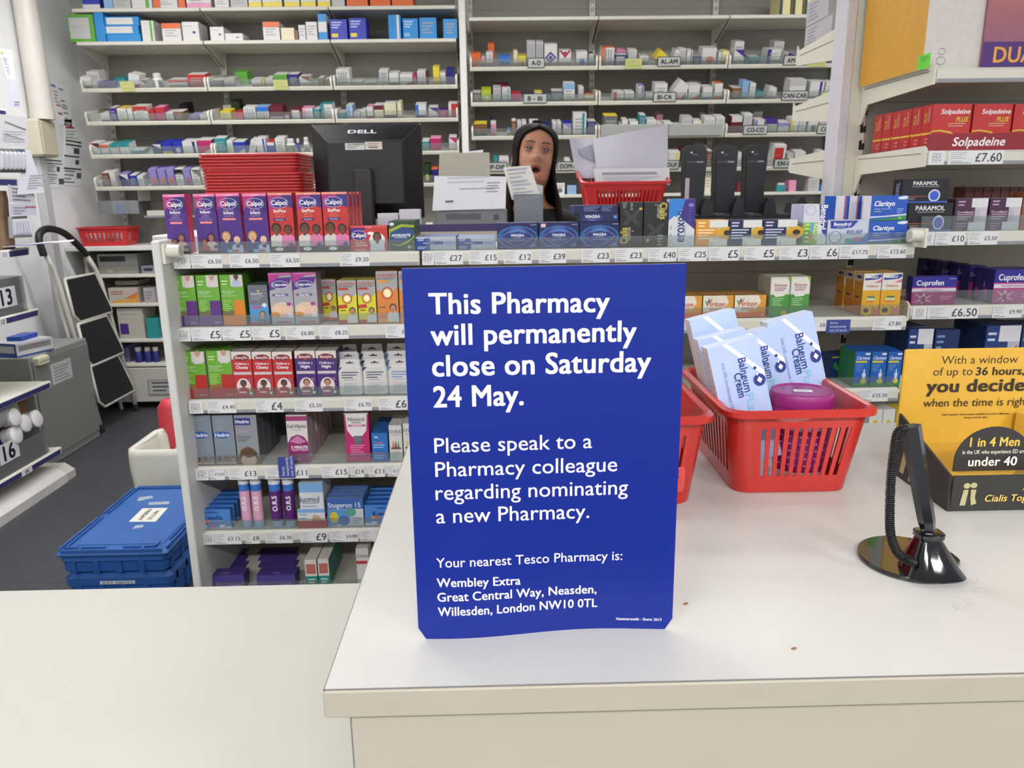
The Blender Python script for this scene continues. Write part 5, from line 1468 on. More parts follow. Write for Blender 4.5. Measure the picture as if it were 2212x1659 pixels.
def make_person(px, py, pz):
    t = thing('person', 'person with long dark hair and an open mouth, in black, standing behind the bench', 'person', (px, py, pz))
    zs = []
    z = -.75
    while z < .1015:
        zs.append(z)
        z += .03 if z < -.26 else .012 if z < -.118 else .0032 if z < .035 else .006
    zs.append(.1015)
    NS = 96
    RL = Matrix.Rotation(R(5), 4, 'Z') @ Matrix.Rotation(R(-11), 4, 'X') @ Matrix.Rotation(R(7), 4, 'Y')

    def bend(p, z):
        """the head turns on the neck, the trunk stays upright"""
        f = min(1, max(0, (z + .21) / .08))
        q = RL @ V(p)
        return V(p).lerp(q, f)
    mb = M()
    pts, cols = [], []
    for z in zs:
        a, bf, bb, cy = interp(HEAD, z)
        for k in range(NS):
            th = -math.pi / 2 + 2 * math.pi * k / NS
            c, s_ = math.cos(th), math.sin(th)
            e = .86 if z > -.2 else .7
            x = a * math.copysign(abs(c) ** e, c)
            y = (bf if s_ < 0 else bb) * math.copysign(abs(s_) ** (e + .06), s_) + cy
            if s_ < 0 and -.13 < z < .06:
                y -= face_off(x, z) * min(1, -s_ * 1.6)
            pts.append(bend((x, y, z), z))
            cols.append((x, s_, z))
    F, mi = [], []
    rows = len(zs)
    groups = {}
    for j in range(rows - 1):
        for k in range(NS):
            k2 = (k + 1) % NS
            f = (j * NS + k, j * NS + k2, (j + 1) * NS + k2, (j + 1) * NS + k)
            x = sum(cols[q][0] for q in f) / 4 if abs(cols[f[0]][0] - cols[f[1]][0]) < .05 else 0
            sn, zz = cols[f[0]][1], sum(cols[q][2] for q in f) / 4
            m = 'skin'
            if sn < -.3:
                dx, dz = x / .0135, (zz + .0755) / .0095
                lx, lz = x / .0215, (zz + .076) / .0165
                if dx * dx + dz * dz < 1:
                    m = 'mouth'
                elif lx * lx + lz * lz < 1:
                    m = 'lips'
                bx = abs(x) - .031
                if abs(bx) < .017 and abs(zz - (.0235 + .1 * bx - 12 * bx * bx)) < .0028:
                    m = 'brow'
            groups.setdefault(m, []).append(f)
    F0 = [tuple(range(NS - 1, -1, -1))]
    mm = dict(skin=SKIN, lips=LIPS, mouth=mat('1a0a0a', .6), brow=mat('4a3028', .6))
    o0 = len(mb.v)
    mb.v += [tuple(p) for p in pts]
    for key, fs in groups.items():
        k = mb.k(mm[key])
        mb.f += fs
        mb.i += [k] * len(fs)
    mb.f += F0
    mb.i += [mb.k(SKIN)]
    # ears, arms and hands grow from the same surface
    for s_ in (-1, 1):
        e = []
        for k in range(11):
            a = R(-100 + 20 * k)
            e.append(RL @ V((s_ * (.073 + .006 * math.cos(a * .5)), .012 - .013 * math.cos(a), -.012 + .03 * math.sin(a))))
        mb.tube(e, .0055, SKIN, 8)
        arm = [(s_ * .19, .03, -.27), (s_ * .205, .03, -.40), (s_ * .21, .04, -.54), (s_ * .205, .02, -.66), (s_ * .20, -.005, -.78)]
        mb.tube(arm, [.045, .042, .036, .030, .022], SKIN, 14)
        W_ = V((s_ * .20, -.005, -.78))
        d = V((0, -.12, -1)).normalized()
        sd = V((0, -1, .12)).normalized() * s_
        up_ = V((s_, 0, 0))
        mb.loft([[W_ + d * q + sd * (w * math.cos(a)) + up_ * (h * math.sin(a)) for a in [k * math.pi / 6 for k in range(12)]] for q, w, h in ((0, .024, .018), (.03, .036, .016), (.075, .041, .014), (.09, .038, .011))], SKIN)
        for k in range(4):
            b = W_ + d * .085 + sd * (-.028 + .0187 * k)
            L = (.062, .075, .07, .055)[k]
            mb.tube([b, b + d * L * .45 - up_ * .004, b + d * L * .78 - up_ * .014, b + d * L * .95 - up_ * .026], [.009, .0085, .0078, .006], SKIN, 8)
        b = W_ + d * .03 + sd * (s_ * .034)
        mb.tube([b, b + d * .03 + sd * s_ * .020, b + d * .058 + sd * s_ * .024 - up_ * .012], [.011, .0095, .007], SKIN, 8)
    mb.build('body', t, smooth=True)
    for s_ in (-1, 1):
        mb = M()
        c = V((s_ * .0315, -.0718, -.001))
        mb.T = RL @ Matrix.Translation(c)
        q = [(.0118 * math.sin(a), .0118 * math.cos(a)) for a in [k * math.pi / 10 for k in range(11)]]
        mb.lathe([(max(r, .0001), z) for r, z in q[::-1]], mat('a89a92', .3), 16)
        mb.add([(.0078 * math.cos(k * .5236), -.0094, .0078 * math.sin(k * .5236)) for k in range(12)] + [(.0045 * math.cos(k * .5236), -.0112, .0045 * math.sin(k * .5236)) for k in range(12)], [tuple(range(12, 24))] + [(k, (k + 1) % 12, 12 + (k + 1) % 12, 12 + k) for k in range(12)], mat('20140e', .2))
        mb.build('eyeball', t, smooth=True)
        mb = M(); mb.T = RL     # upper eyelid with its lash line
        arc = []
        for k in range(9):
            x = -.0155 + .031 * k / 8
            arc.append((s_ * .0315 + x, -.0765 - .0065 * math.cos(x / .0155 * 1.4), .0026 + .003 * math.cos(x / .0155 * 1.5)))
        mb.tube(arc, [.0012] + [.0028] * 7 + [.0012], mat('8a6454', .5), 6)
        mb.tube([(a, b - .001, c_ - .0026) for a, b, c_ in arc], .0011, mat('1a1210', .5), 6)
        mb.tube([(a, b + .0012, -.0072 + .002 * math.cos((a - s_ * .0315) / .0155 * -1.5) * -1) for a, b, c_ in arc], .0021, mat('94695a', .5), 6)
        mb.build('eyelid', t, smooth=True)
    # hair: a parted shell, then long straight lengths over both shoulders
    mb = M()
    rows_z = [.109, .104, .095, .082, .067, .05, .03, .0, -.04, -.08, -.12, -.17, -.22, -.27, -.31]
    NH = 60
    rings = []
    for z in rows_z:
        a, bf, bb, cy = interp(HEAD, max(min(z * .935, .1010), -.09))
        if z < -.06:
            k_ = min(1, (-.06 - z) / .12)
            a, bb = .066 + .030 * k_, .085
        a += .014; bf += .012; bb += .016
        lo = interp([(-.31, 52), (-.2, 54), (-.1, 58), (-.02, 62), (.02, 54), (.045, 44), (.062, 28), (.072, 12), (.078, 0), (.13, 0)], z)[0]
        ring = []
        for k in range(NH + 1):
            th = R(lo + (360 - 2 * lo) * k / NH)
            x, y = a * math.sin(th), -bf * math.cos(th) if math.cos(th) > 0 else -bb * math.cos(th)
            if z < -.08:
                y = y * .8 - (.028 * max(0, -.08 - z) / .2 if abs(math.sin(th)) > .5 and math.cos(th) > -.3 else 0)
            rp = .0016 * math.sin(k * 2.9) + .001 * math.sin(k * 5.3 + z * 30)
            ring.append(bend((-x * (1 + rp * 9), y * (1 + rp * 6), z), max(z, -.15) if z > -.15 else -.15 - (z + .15) * -.4))
        rings.append(ring)
    mb.loft(rings, HAIRM, caps=False, closed=False)
    mb.add(rings[0], [tuple(range(NH + 1))], HAIRM)
    mb.build('hair', t, smooth=True, mods=[('SOLIDIFY', {'thickness': .012, 'offset': -1})])
    # black top with long sleeves
    mb = M()
    NS = 40
    tr = []
    for z in (-.80, -.75, -.60, -.45, -.34, -.27, -.235, -.212, -.198):
        a, bf, bb, cy = interp(HEAD, z)
        g = .014 if z < -.22 else .008
        tr.append([((a + g) * math.copysign(abs(math.cos(h)) ** .75, math.cos(h)), (bf + g if math.sin(h) < 0 else bb + g) * math.copysign(abs(math.sin(h)) ** .8, math.sin(h)) + cy, z) for h in [2 * math.pi * k / NS for k in range(NS)]])
    mb.loft(tr, CLOTH, caps=False)
    for s_ in (-1, 1):
        mb.tube([(s_ * .14, .03, -.235), (s_ * .185, .03, -.262), (s_ * .205, .03, -.34), (s_ * .208, .03, -.42), (s_ * .213, .04, -.54), (s_ * .207, .022, -.66), (s_ * .202, .0, -.765)], [.05, .058, .056, .053, .047, .04, .034], CLOTH, 16)
    mb.build('black_top', t, smooth=True)
    mb = M()
    for s_ in (-1, 1):
        mb.tube([(s_ * .08, .03, -.68), (s_ * .095, .03, -.80), (s_ * .1, .03, -1.0), (s_ * .1, .02, -1.18), (s_ * .1, .04, -1.5), (s_ * .1, .04, -pz + .06)], [.1, .098, .08, .062, .055, .05], CLOTH, 16)
    mb.build('trousers', t, smooth=True)
    for s_ in (-1, 1):
        mb = M()
        x = s_ * .1
        mb.loft([[(x + w * math.cos(a), .0 + y0 + l * math.sin(a), -pz + z) for a in [k * math.pi / 8 for k in range(16)]] for z, w, l, y0 in ((0, .045, .125, -.02), (.02, .047, .128, -.02), (.05, .044, .10, .01), (.08, .042, .055, .045), (.1, .04, .05, .045))], mat('111113', .4))
        mb.build('shoe', t, smooth=True)
    return t


e = on_y(1160, 331, 2.9)
make_person(e.x - .004, e.y + .085, e.z)

# ================================================================ back worktop and its open shelves
DY = 5.2
WZ = 1.137
mb = M(); mb.rbox(LX + .01, -.22, DY, BY - .055, WZ - .03, WZ, mat('cdcbc6', .4, var=.02), .004)
tag(mb.build('worktop'), 'long pale back worktop under the dispensary shelving', 'worktop')
t = thing('open_cabinet', 'open cream base cabinet with shelves under the back worktop', 'cabinet', (-1.5, 5.5, 0))
off = Matrix.Translation(-t.location)
CY, CXL, CXR = 5.28, -2.78, -.25
for x in (CXL, -1.5, CXR - .02):
    mb = M(); mb.T = off; mb.box(x, x + .02, CY, BY - .06, 0.02, WZ - .031, mat('a9a69c', .5)); mb.build('side_panel', t)
mb = M(); mb.T = off; mb.box(CXL, CXR, BY - .08, BY - .06, .02, WZ - .031, mat('8a867c', .6)); mb.build('back_panel', t)
for z in (.945, .746, .498, .325):
    mb = M(); mb.T = off; mb.rbox(CXL + .02, CXR - .02, CY, BY - .08, z - .022, z, SHELF, .003); mb.build('shelf', t)
for k in range(3):
    xa = CXL + .02 + k * .83
    mb = M(); mb.T = off; mb.rbox(xa + .005, xa + .82, CY - .005, CY + .015, .05, .295, mat('b4b1a6', .5), .004); d = mb.build('drawer', t)
    mb = M(); mb.T = off; mb.rbox(xa + .30, xa + .52, CY - .010, CY - .0052, .10, .21, mat('8f8f8c', .4), .002)
    Face(mb, (xa + .30, CY - .010, .10), (1, 0, 0), (0, 0, 1), .22, .11).run('r .05 .1 .95 .9 a9a8a4;l .15 .3 .8 .8 3 4a4a4a')
    mb.build('label_holder', d)


def bx(u0, u1, v0, v1, y, dep, c, art, label, name='carton', cat='box', z=None, top=None):
    """a box on the back furniture from its pixel span at depth y; v0 its top, v1 its foot"""
    a, b = on_y(u0, v1, y), on_y(u1, v1, y)
    zb = z if z is not None else a.z
    h = on_y((u0 + u1) / 2, v0, y).z - zb
    mb = pack(b.x - a.x, h, dep, c, art, top=top)
    return tag(mb.build(name, loc=((a.x + b.x) / 2, y, zb + .0006)), label, cat)


bx(214, 300, 549, 588, 5.3, .25, '99988f', 'r .05 .62 .7 .9 2a2a2a;r 0 .4 1 .43 7a7972;r .2 .1 .35 .25 b8b49c', 'grey label printing machine on the upper shelf of the open cabinet', 'label_printer', 'printer', .945)
bx(306, 333, 574, 588, 5.3, .2, '9c9ca4', 'r .2 .3 .9 .7 3a3c48', 'low grey box beside the label machine on the open cabinet shelf', z=.945)
bx(237, 301, 622, 652, 5.3, .2, 'b5aca0', 'p c89a4c 0 0 1 0 1 .6 .6 .2 .3 .25;p c8743c .5 .3 1 .75 .9 .3;l .1 .6 .5 .75 2 a05a3c', 'white box with an orange swirl on the middle cabinet shelf', z=.746)
bx(250, 300, 607, 622, 5.36, .18, '8f8a7c', 'l .2 .4 .8 .6 1 6a665c', 'dull grey carton lying on the orange swirl box', z=.746 + .118)
bx(312, 336, 622, 648, 5.3, .2, 'a39ca0', 'l .2 .3 .8 .7 3 7a767c', 'pale grey carton beside the orange swirl box', z=.746)
bx(257, 312, 666, 708, 5.3, .2, 'b2ad9f', 'r .05 .15 .38 .5 4a2c7c;l .1 .7 .8 .8 1 8a8678', 'cream carton with a purple patch on the lower cabinet shelf', z=.498)
bx(317, 342, 688, 708, 5.3, .2, '2c8a88', '', 'small teal carton beside the cream carton', z=.498)
bx(240, 280, 747, 772, 5.34, .2, '6a6488', 'p 42288c .1 .6 1 .9 1 1 .1 1', 'grey and violet pack lying beside the white capped bottles', z=.325)
for k, (a, b) in enumerate(((287, 305), (308, 324), (326, 341))):
    p, q = on_y(a, 770, 5.31), on_y(b, 770, 5.31)
    mb, _ = bottle(q.x - p.x, .105, 'W', 'N')
    tag(mb.build('medicine_bottle', loc=((p.x + q.x) / 2, 5.34, .3256), smooth=True, mods=[SMOOTH]), ORD[k] + ' white capped bottle from the step ladder on the lowest open shelf', 'bottle', 'white capped bottles')
# basket, and clear tub on the worktop
rb = put_basket('stacking_basket', 'small red basket with white printed packets on the back worktop', ((on_y(178, 500, 5.34).x + on_y(287, 500, 5.34).x) / 2, 5.36, WZ), (0, 0, 0), dict(tx=.165, ty=.11, bx=.145, by=.095, h=.12, front=8, side=6, m=RED2, slot=(.25, .7)))
for k in range(4):
    mb = pack(.055, .085, .12, ('d8d4d0', 'c8c4c8', 'b09080', 'd8d8d8')[k], 'l .1 .3 .9 .8 4 7a6a70')
    tag(mb.build('medicine_box', loc=(rb.location.x - .09 + .06 * k, 5.30, WZ + .003)), ORD[k] + ' packet from the wall inside the small red worktop basket', 'box')
a, b = on_y(212, 462, 5.34), on_y(300, 462, 5.34)
t = thing('storage_tub', 'clear plastic tub under the lowest tray by the pipe wall', 'tub', ((a.x + b.x) / 2, 5.45, a.z))
mb = M()
w = (b.x - a.x) / 2
for q in ((-w, w, -.1, -.098), (-w, w, .098, .1), (-w, -w + .002, -.098, .098), (w - .002, w, -.098, .098)):
    mb.box(*q, 0, .085, clear('eef2f2', .14))
mb.box(-w, w, -.1, .1, -.002, 0, clear('eef2f2', .2))
mb.build('tub_body', t)
for x in (-w - .004, w + .001):
    mb = M()
    mb.box(x, x + .003, -.09, .09, .08, 1.494 - a.z + .012, SHELF)
    mb.build('hanger', t)
bx(251, 268, 440, 458, 5.40, .06, '3a78c4', '', 'small blue carton inside the clear plastic tub', z=a.z + .001)
bx(318, 356, 455, 466, 5.32, .12, 'b9b4a6', '', 'white dish on the ledge of the clear tub rail', z=on_y(318, 466, 5.32).z)
mb = M(); mb.box(-2.35, -1.86, 5.3, 5.6, on_y(318, 466, 5.32).z - .012, on_y(318, 466, 5.32).z, clear('eef2f2', .25))
tag(mb.build('ledge_panel'), 'narrow clear ledge fixed beside the plastic tub', 'ledge')
# one more open shelf low on the lettered unit with a few things behind the rack
mb = M(); mb.rbox(-.15, 2.36, SY + .0, BY - .055, 1.41, 1.432, SHELF, .003)
tag(mb.build('wall_shelf'), 'plain shelf below the lettered trays, behind the charging rack', 'shelf')
shelf_items('R5', 'on the plain shelf behind the charging rack', 1.432, 0, '1196 1220 395 WWlcg;1225 1245 400 bbl;1523 1536 372 CCl;1592 1602 395 MM;1676 1697 395 QWT;1704 1720 389 II;1746 1770 384 GWl;1771 1781 398 BB', G_R, .1, .03)
shelf_items('L6', 'on the back worktop beyond the red basket', WZ, 0, '920 935 480 WWl', G_L, .1, .03)

# ================================================================ the shop counter
CZ, LZ = 1.097, .81
TOPM = mat('c6c4bd', .3, var=.012, scale=300, bump=.02)
EDGE = mat('a9a290', .35, var=.02, scale=20)  # beige edging; shade from someone at the counter is mixed into the colour
XL, XR, YF, YB = -.134, 1.9, .4955, 1.128
mb = M()
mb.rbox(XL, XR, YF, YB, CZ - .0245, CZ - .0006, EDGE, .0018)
mb.box(XL + .0016, XR, YF + .0016, YB - .0016, CZ - .0012, CZ, TOPM)
for a in ((XL + .0012, XR, YF + .0012, YF + .0018), (XL + .0012, XL + .0018, YF + .0012, YB)):
    mb.box(a[0], a[1], a[2], a[3], CZ - .0012, CZ + .00008, mat('77756f', .6))
f = Face(mb, (XL, YF, CZ), (1, 0, 0), (0, 1, 0), 1, 1, .00003)
f.lay = 2
PEN = mat('a9a5a0', .6)


def scribble(pts):
    P = [on_z(u, v, CZ) for u, v in pts]
    for a, b in zip(P, P[1:]):
        d = (b - a)
        n = V((-d.y, d.x, 0)).normalized() * .0002
        f.poly([(q.x - XL, q.y - YF) for q in (a - n, b - n, b + n, a + n)], PEN, False)


scribble([(2075, 1258), (2083, 1250), (2090, 1256), (2084, 1263), (2092, 1262), (2096, 1250), (2103, 1254), (2098, 1260), (2106, 1262), (2112, 1250)])
scribble([(2103, 1276), (2112, 1270), (2118, 1270), (2132, 1271), (2128, 1280), (2116, 1278), (2103, 1276)])
scribble([(2056, 1316), (2062, 1306), (2068, 1312), (2064, 1318), (2074, 1314), (2080, 1316), (2090, 1304), (2096, 1310), (2104, 1302)])
scribble([(2136, 1218), (2140, 1221), (2146, 1223)])
tag(mb.build('worktop'), 'white laminate top of the raised shop counter under the blue sign', 'worktop')
mb = M(); mb.box(-.119, XR, .516, YB - .01, 0, CZ - .0245, mat('aca493', .5, var=.015, scale=15))  # cream body, its colour also darkened for shade from someone standing close
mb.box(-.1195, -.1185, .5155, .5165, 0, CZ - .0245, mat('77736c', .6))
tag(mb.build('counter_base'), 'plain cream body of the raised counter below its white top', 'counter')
mb = M(); mb.rbox(-2.1, -.121, .42, 1.19, LZ - .025, LZ, mat('bcbab0', .6, var=.012, scale=200, spec=.25), .002)
tag(mb.build('worktop'), 'lower white counter top beside the raised counter', 'worktop')
mb = M(); mb.box(-2.08, -.124, .45, 1.15, 0, LZ - .025, mat('cbc7bb', .5))
tag(mb.build('counter_base'), 'cream body of the lower counter beneath its white top', 'counter')
for u, v, k in ((1481, 1305, 'beside the sign foot'), (1715, 1402, 'near the counter front edge')):
    p = on_z(u, v, CZ)
    mb = M(); mb.loft([[(p.x + r * math.cos(a) * 1.6 + r * math.sin(a), p.y + r * math.sin(a), CZ + z) for a in [q * math.pi / 4 for q in range(8)]] for r, z in ((.0012, 0), (.0014, .0008), (.0004, .0016))], mat('8a5a34', .7))
    tag(mb.build('crumb'), 'tiny brown crumb on the white counter ' + k, 'crumb')

# ---------------------------------------------------------------- the blue closing notice
A, B = on_z(905, 1378, CZ), on_z(1450, 1356, CZ)
ex = (B - A).normalized()
W = (B - A).length
Ht = .3005
t = thing('notice_sign', 'large blue card notice with white lettering standing on the counter', 'sign', tuple((A + B) / 2))
off = Matrix.Translation(-t.location)
BLUE = mat('0a227c', .42, var=.02, scale=4, spec=.35)
lean = V((0, .0, 1))
nrm = ex.cross(V((0, 0, 1)))


def card_p(x, z):
    """card surface: slightly waved foot, dog-eared lower corner"""
    w_ = .0035 * math.sin(x / W * math.pi * 2.1 + .4) * max(0, 1 - z / .10)
    return A + ex * x + V((0, 0, z)) + nrm * (w_ + .0015 * math.sin(z / Ht * 3.1))


mb = M(); mb.T = off
nx, nz = 28, 30
g = []
for j in range(nz + 1):
    z = Ht * j / nz
    row = []
    for i in range(nx + 1):
        x = W * i / nx
        r = .006
        zz, xx = z, x
        if z < r:      # rounded foot corners
            ins = r - math.sqrt(max(0, r * r - (r - z) ** 2))
            xx = ins + (W - 2 * ins) * i / nx
        row.append(card_p(xx, zz))
    g.append(row)
for s_, m in ((0, BLUE), (.0012, mat('d8d8dc', .5))):
    pts = [p - nrm * s_ for r_ in g for p in r_]
    mb.add(pts, [(j * (nx + 1) + i, j * (nx + 1) + i + 1, (j + 1) * (nx + 1) + i + 1, (j + 1) * (nx + 1) + i) for j in range(nz) for i in range(nx)], m)
e = [g[0][i] for i in range(nx + 1)] + [g[j][nx] for j in range(1, nz + 1)] + [g[nz][i] for i in range(nx - 1, -1, -1)] + [g[j][0] for j in range(nz - 1, 0, -1)]
mb.loft([e, [p - nrm * .0012 for p in e]], mat('dcdce0', .6), caps=False)
mb.build('card', t, smooth=False)
INKW = mat('eceae6', .45, var=.01)
LINES = (
        ('This Pharmacy', 927, 678, 1316.5, 672.7, 44, 1), ('will permanently', 931, 745, 1374, 736, 44, 1), ('close on Saturday', 934, 812, 1405, 801, 44, 1), ('24 May.', 937, 878.6, 1131, 873, 44, 1),
        ('Please speak to a', 939, 977, 1278, 966, 31.5, 0), ('Pharmacy colleague', 941, 1028.5, 1332, 1016, 31.5, 0), ('regarding nominating', 941.6, 1078.5, 1355, 1065.5, 31.5, 0), ('a new Pharmacy.', 942.8, 1129, 1272, 1117, 31.5, 0),
        ('Your nearest Tesco Pharmacy is:', 943, 1223.7, 1343.7, 1209, 20, 0), ('Wembley Extra', 944, 1265, 1124.4, 1261, 18.3, 2), ('Great Central Way, Neasden,', 945.4, 1296, 1289, 1283, 18.3, 2),
        ('Willesden, London NW10 0TL', 946.5, 1327, 1291, 1313.5, 18.3, 2), ('Hammersmith - Store: 2613', 1332, 1341.7, 1427.6, 1338.6, 5.6, 2))
LET = {}
for k, (txt, u0, v0, u1, v1, cap, bold) in enumerate(LINES):
    part = 'headline' if k < 4 else 'message_text' if k < 8 else 'address_text' if k < 12 else 'store_line'
    if part not in LET:
        LET[part] = M()
        LET[part].T = off
    mb = LET[part]
    def on_card(u, v):
        d = ray(u, v)
        o_ = V((0, 0, CAM_H))
        k = (A - o_).dot(nrm) / d.dot(nrm)
        p = o_ + d * k
        return (p - A).dot(ex), p.z - A.z
    xa, za = on_card(u0, v0)
    xb, zb = on_card(u1, v1)
    um, vm = (u0 + u1) / 2, (v0 + v1) / 2
    cap_h = on_card(um, vm - cap)[1] - on_card(um, vm)[1]
    bold_ = (0.003, .02, .014)[bold]
    vv, ff, gx0, gx1 = glyphs(txt, bold_)
    kx = (xb - xa) / (gx1 - gx0)
    ky = cap_h / caph()
    slope = (zb - za) / (xb - xa)
    P = []
    q = max(1, len(vv) // 4)
    for i, (a, b) in enumerate(vv):
        x = xa + (a - gx0) * kx
        P.append(card_p(x, za + (x - xa) * slope + b * ky) + nrm * (.0002 + .00006 * (i // q)))
    mb.add(P, ff, INKW)
for part, mb in LET.items():
    mb.build(part, t)
mb = M(); mb.T = off     # card strut behind
c = A + ex * W * .5
mb.prism_x([(c.y + .003, CZ), (c.y + .085, CZ), (c.y + .003, CZ + .2)], c.x - .001, c.x + .001, mat('c9c9cc', .6))
mb.build('card_strut', t)

# ---------------------------------------------------------------- red baskets on the counter
REDM = mat('b92a21', .3, var=.02, coat=.2)
bl, br = on_z(1588, 1068, CZ), on_z(1829, 1058, CZ)
fy = (bl.y + br.y) / 2
bw = br.x - bl.x
rimL, rimR = on_y(1553, 893, fy - .016), on_y(1890, 886, fy - .016)
hB = (rimL.z + rimR.z) / 2 - CZ
tw = rimR.x - rimL.x
cx = (bl.x + br.x) / 2
rimc = (rimL.x + rimR.x) / 2
far = on_y(1755, 815, 1.1)
LEN = .225
args = dict(tx=tw / 2 - .008, ty=LEN / 2, bx=bw / 2, by=LEN / 2 - .018, h=hB, front=9, side=11, m=REDM, slot=(.2, .8), rim=.008)
b1 = put_basket('medicine_basket', 'red slotted basket holding pale blue cream boxes, on the counter', (cx, fy + LEN / 2 - .018, CZ + .0012), (0, 0, 0), args)
br2, rr2 = on_z(1497, 1088, CZ), on_y(1551, 902, on_z(1497, 1088, CZ).y - .016)
w2b = .150
w2t = .188
a2 = dict(tx=w2t / 2 - .008, ty=LEN / 2, bx=w2b / 2, by=LEN / 2 - .018, h=rr2.z - CZ, front=3, side=11, m=REDM, slot=(.40, .8), rim=.008, handle=True)
b2 = put_basket('medicine_basket', 'red basket mostly hidden behind the blue notice, on the counter', (br2.x - w2b / 2 - .002, br2.y + LEN / 2 - .018, CZ + .0012), (0, 0, 0), a2)
# moulded plaque on the front of the second basket
mb = M()
p, q = on_y(1455, 1057, br2.y - .004), on_y(1478, 1002, br2.y - .009)
yy = br2.y - .0125
f = Face(mb, (p.x, yy, p.z), V((1, 0, 0)), V((0, -.14, .99)), q.x - p.x, q.z - p.z, .0003)
f.poly([(f.w * (.5 + .5 * math.copysign(abs(math.cos(a)) ** .5, math.cos(a))), f.h * (.5 + .5 * math.copysign(abs(math.sin(a)) ** .5, math.sin(a)))) for a in [k * math.pi / 12 for k in range(24)]], mat('cf4a46', .4))
f.text('polcone', f.w * .12, f.h * .5, f.w * .42, mat('1a1414', .5), .012, rot=-math.pi / 2, fixw=f.h * .72)
o = mb.build('maker_plaque', b2)
o.location = -b2.location
# packs standing in the second basket
for k, (dx, dy, w, h, c, lab) in enumerate(((.052, -.06, .018, .16, 'e2c9b8', 'tall pale pink pack standing beside the notice edge in the left basket'), (.02, -.02, .05, .09, 'd8d4d2', 'white pack with a green edge lying low in the left basket'))):
    mb = pack(w, h, .05, c, 'r 0 .3 .2 .45 6a8a2a' if k else 'r .3 0 .7 .3 d8b83c')
    lab = lab.replace('left basket', 'half hidden red basket')
    tag(mb.build('medicine_box', loc=(b2.location.x + dx, b2.location.y + dy, CZ + .004)), lab, 'box')

# cream boxes leaning in the first basket
BAL = 'p e8eaee 0 0 0 .33 .06 .33 .46 0;p 9fb4d8 .08 .29 .12 .29 .5 .0 .44 0;p e8eaee .30 1 .40 1 1 .72 1 .665;t Balneum .62 .86 .062 26357c dlb .28;t Plus .62 .565 .062 7cc0dc dl .16;r .405 .55 .425 .75 8fd0e4;t Cream .48 .75 .062 26357c dlb .2;t Urea_5.0%,_Lauromacrogols_3.0% .24 .86 .026 7c8ac0 dl .40;e .875 .655 .115 .05 26357c;p e8eaee .875 .682 .93 .655 .875 .628 .82 .655;p 26357c .83 .775 .865 .758 .83 .741 .795 .758;p e8eaee .845 .715 .87 .702 .845 .69 .82 .702'
BSIDE = '|L:l .1 .05 .9 .95 40 a5a0a6'
RO = R(14)
up, rt = V((-math.sin(RO), .10, math.cos(RO))).normalized(), V((math.cos(RO), 0, math.sin(RO)))
for k, (tlu, tlv, tru, y, h, lab) in enumerate(((1527, 754, 1614, .895, .150, 'front pale blue cream box leaning in the red basket'), (1507, 735, 1588, .945, .155, 'second pale blue cream box, just behind the front one'), (1489, 693, 1566, .99, .165, 'back pale blue cream box, leaning at the basket corner'),
                                                     (1582, 729, 1641, .985, .155, 'pale blue cream box behind the front one, touching the upright box'), (1657, 698, 1737, .99, .17, 'pale blue cream box standing behind the magenta lid'))):
    TL, TR = on_y(tlu, tlv, y), on_y(tru, tlv + 8, y)
    w = .0605
    mb = pack(w, h, .030, 'aebfe2', BAL + BSIDE, top='c4cde0', side='c9c3c4')
    m3 = Matrix((rt, V((0, 1, 0)), up)).transposed()
    m3 = Matrix.Rotation(-RO, 3, 'Y') @ Matrix.Rotation(R(-5), 3, 'X')
    base = TL - m3 @ V((-w / 2, 0, h))
    o = mb.build('cream_box', loc=base)
    o.rotation_euler = m3.to_euler()
    tag(o, lab, 'box', 'pale blue cream boxes')
# tub with magenta lid, lying packs below
p = on_y(1731, 868, .906)
t = thing('cream_tub', 'white tub with a round magenta lid standing in the red basket', 'tub', (p.x, .906, CZ + .006))
zl = p.z - CZ - .006
mb = M(); rr = .036
mb.lathe([(rr * .9, 0), (rr * .95, .004), (rr * .97, zl - .012), (rr * .9, zl - .006)], mat('d8cdd6', .35), 28)
mb.build('tub_body', t, smooth=True, mods=[SMOOTH])
mb = M(); mb.lathe([(rr * .975, .012), (rr * .985, .014), (rr * .985, zl - .030), (rr * .975, zl - .028)], mat('8a1c6a', .4), 28)
for q in range(12):
    a0 = R(-150 + q * 10)
    for j in range(9):
        zz = .02 + j * .009
        rr_ = rr * .99
        mb.add([(rr_ * math.cos(a0), rr_ * math.sin(a0), zz), (rr_ * math.cos(a0 + .10), rr_ * math.sin(a0 + .10), zz), (rr_ * math.cos(a0 + .10), rr_ * math.sin(a0 + .10), zz + .0022), (rr_ * math.cos(a0), rr_ * math.sin(a0), zz + .0022)], [(0, 1, 2, 3)], mat('c88ab4', .5))
mb.build('paper_label', t)
mb = M(); L = mat('8c1f6e', .35, coat=.2)
mb.lathe([(rr * 1.0, zl - .012), (rr * 1.05, zl - .012), (rr * 1.06, zl - .004), (rr * 1.02, zl - .003), (rr * 1.02, zl - .001), (rr * 1.06, zl), (rr * 1.07, zl + .010), (rr * 1.02, zl + .015), (rr * .93, zl + .016), (rr * .90, zl + .0145), (rr * .2, zl + .0147)], L, 36)
f = Face(mb, (-.012, -.006, zl + .0148), V((.97, -.2, 0)), V((.2, .97, 0)), .022, .011)
f.run('r 0 0 1 1 e4e0dc;t ZATT .5 .5 .36 6a6a6c')
mb.build('lid', t, smooth=True, mods=[SMOOTH])
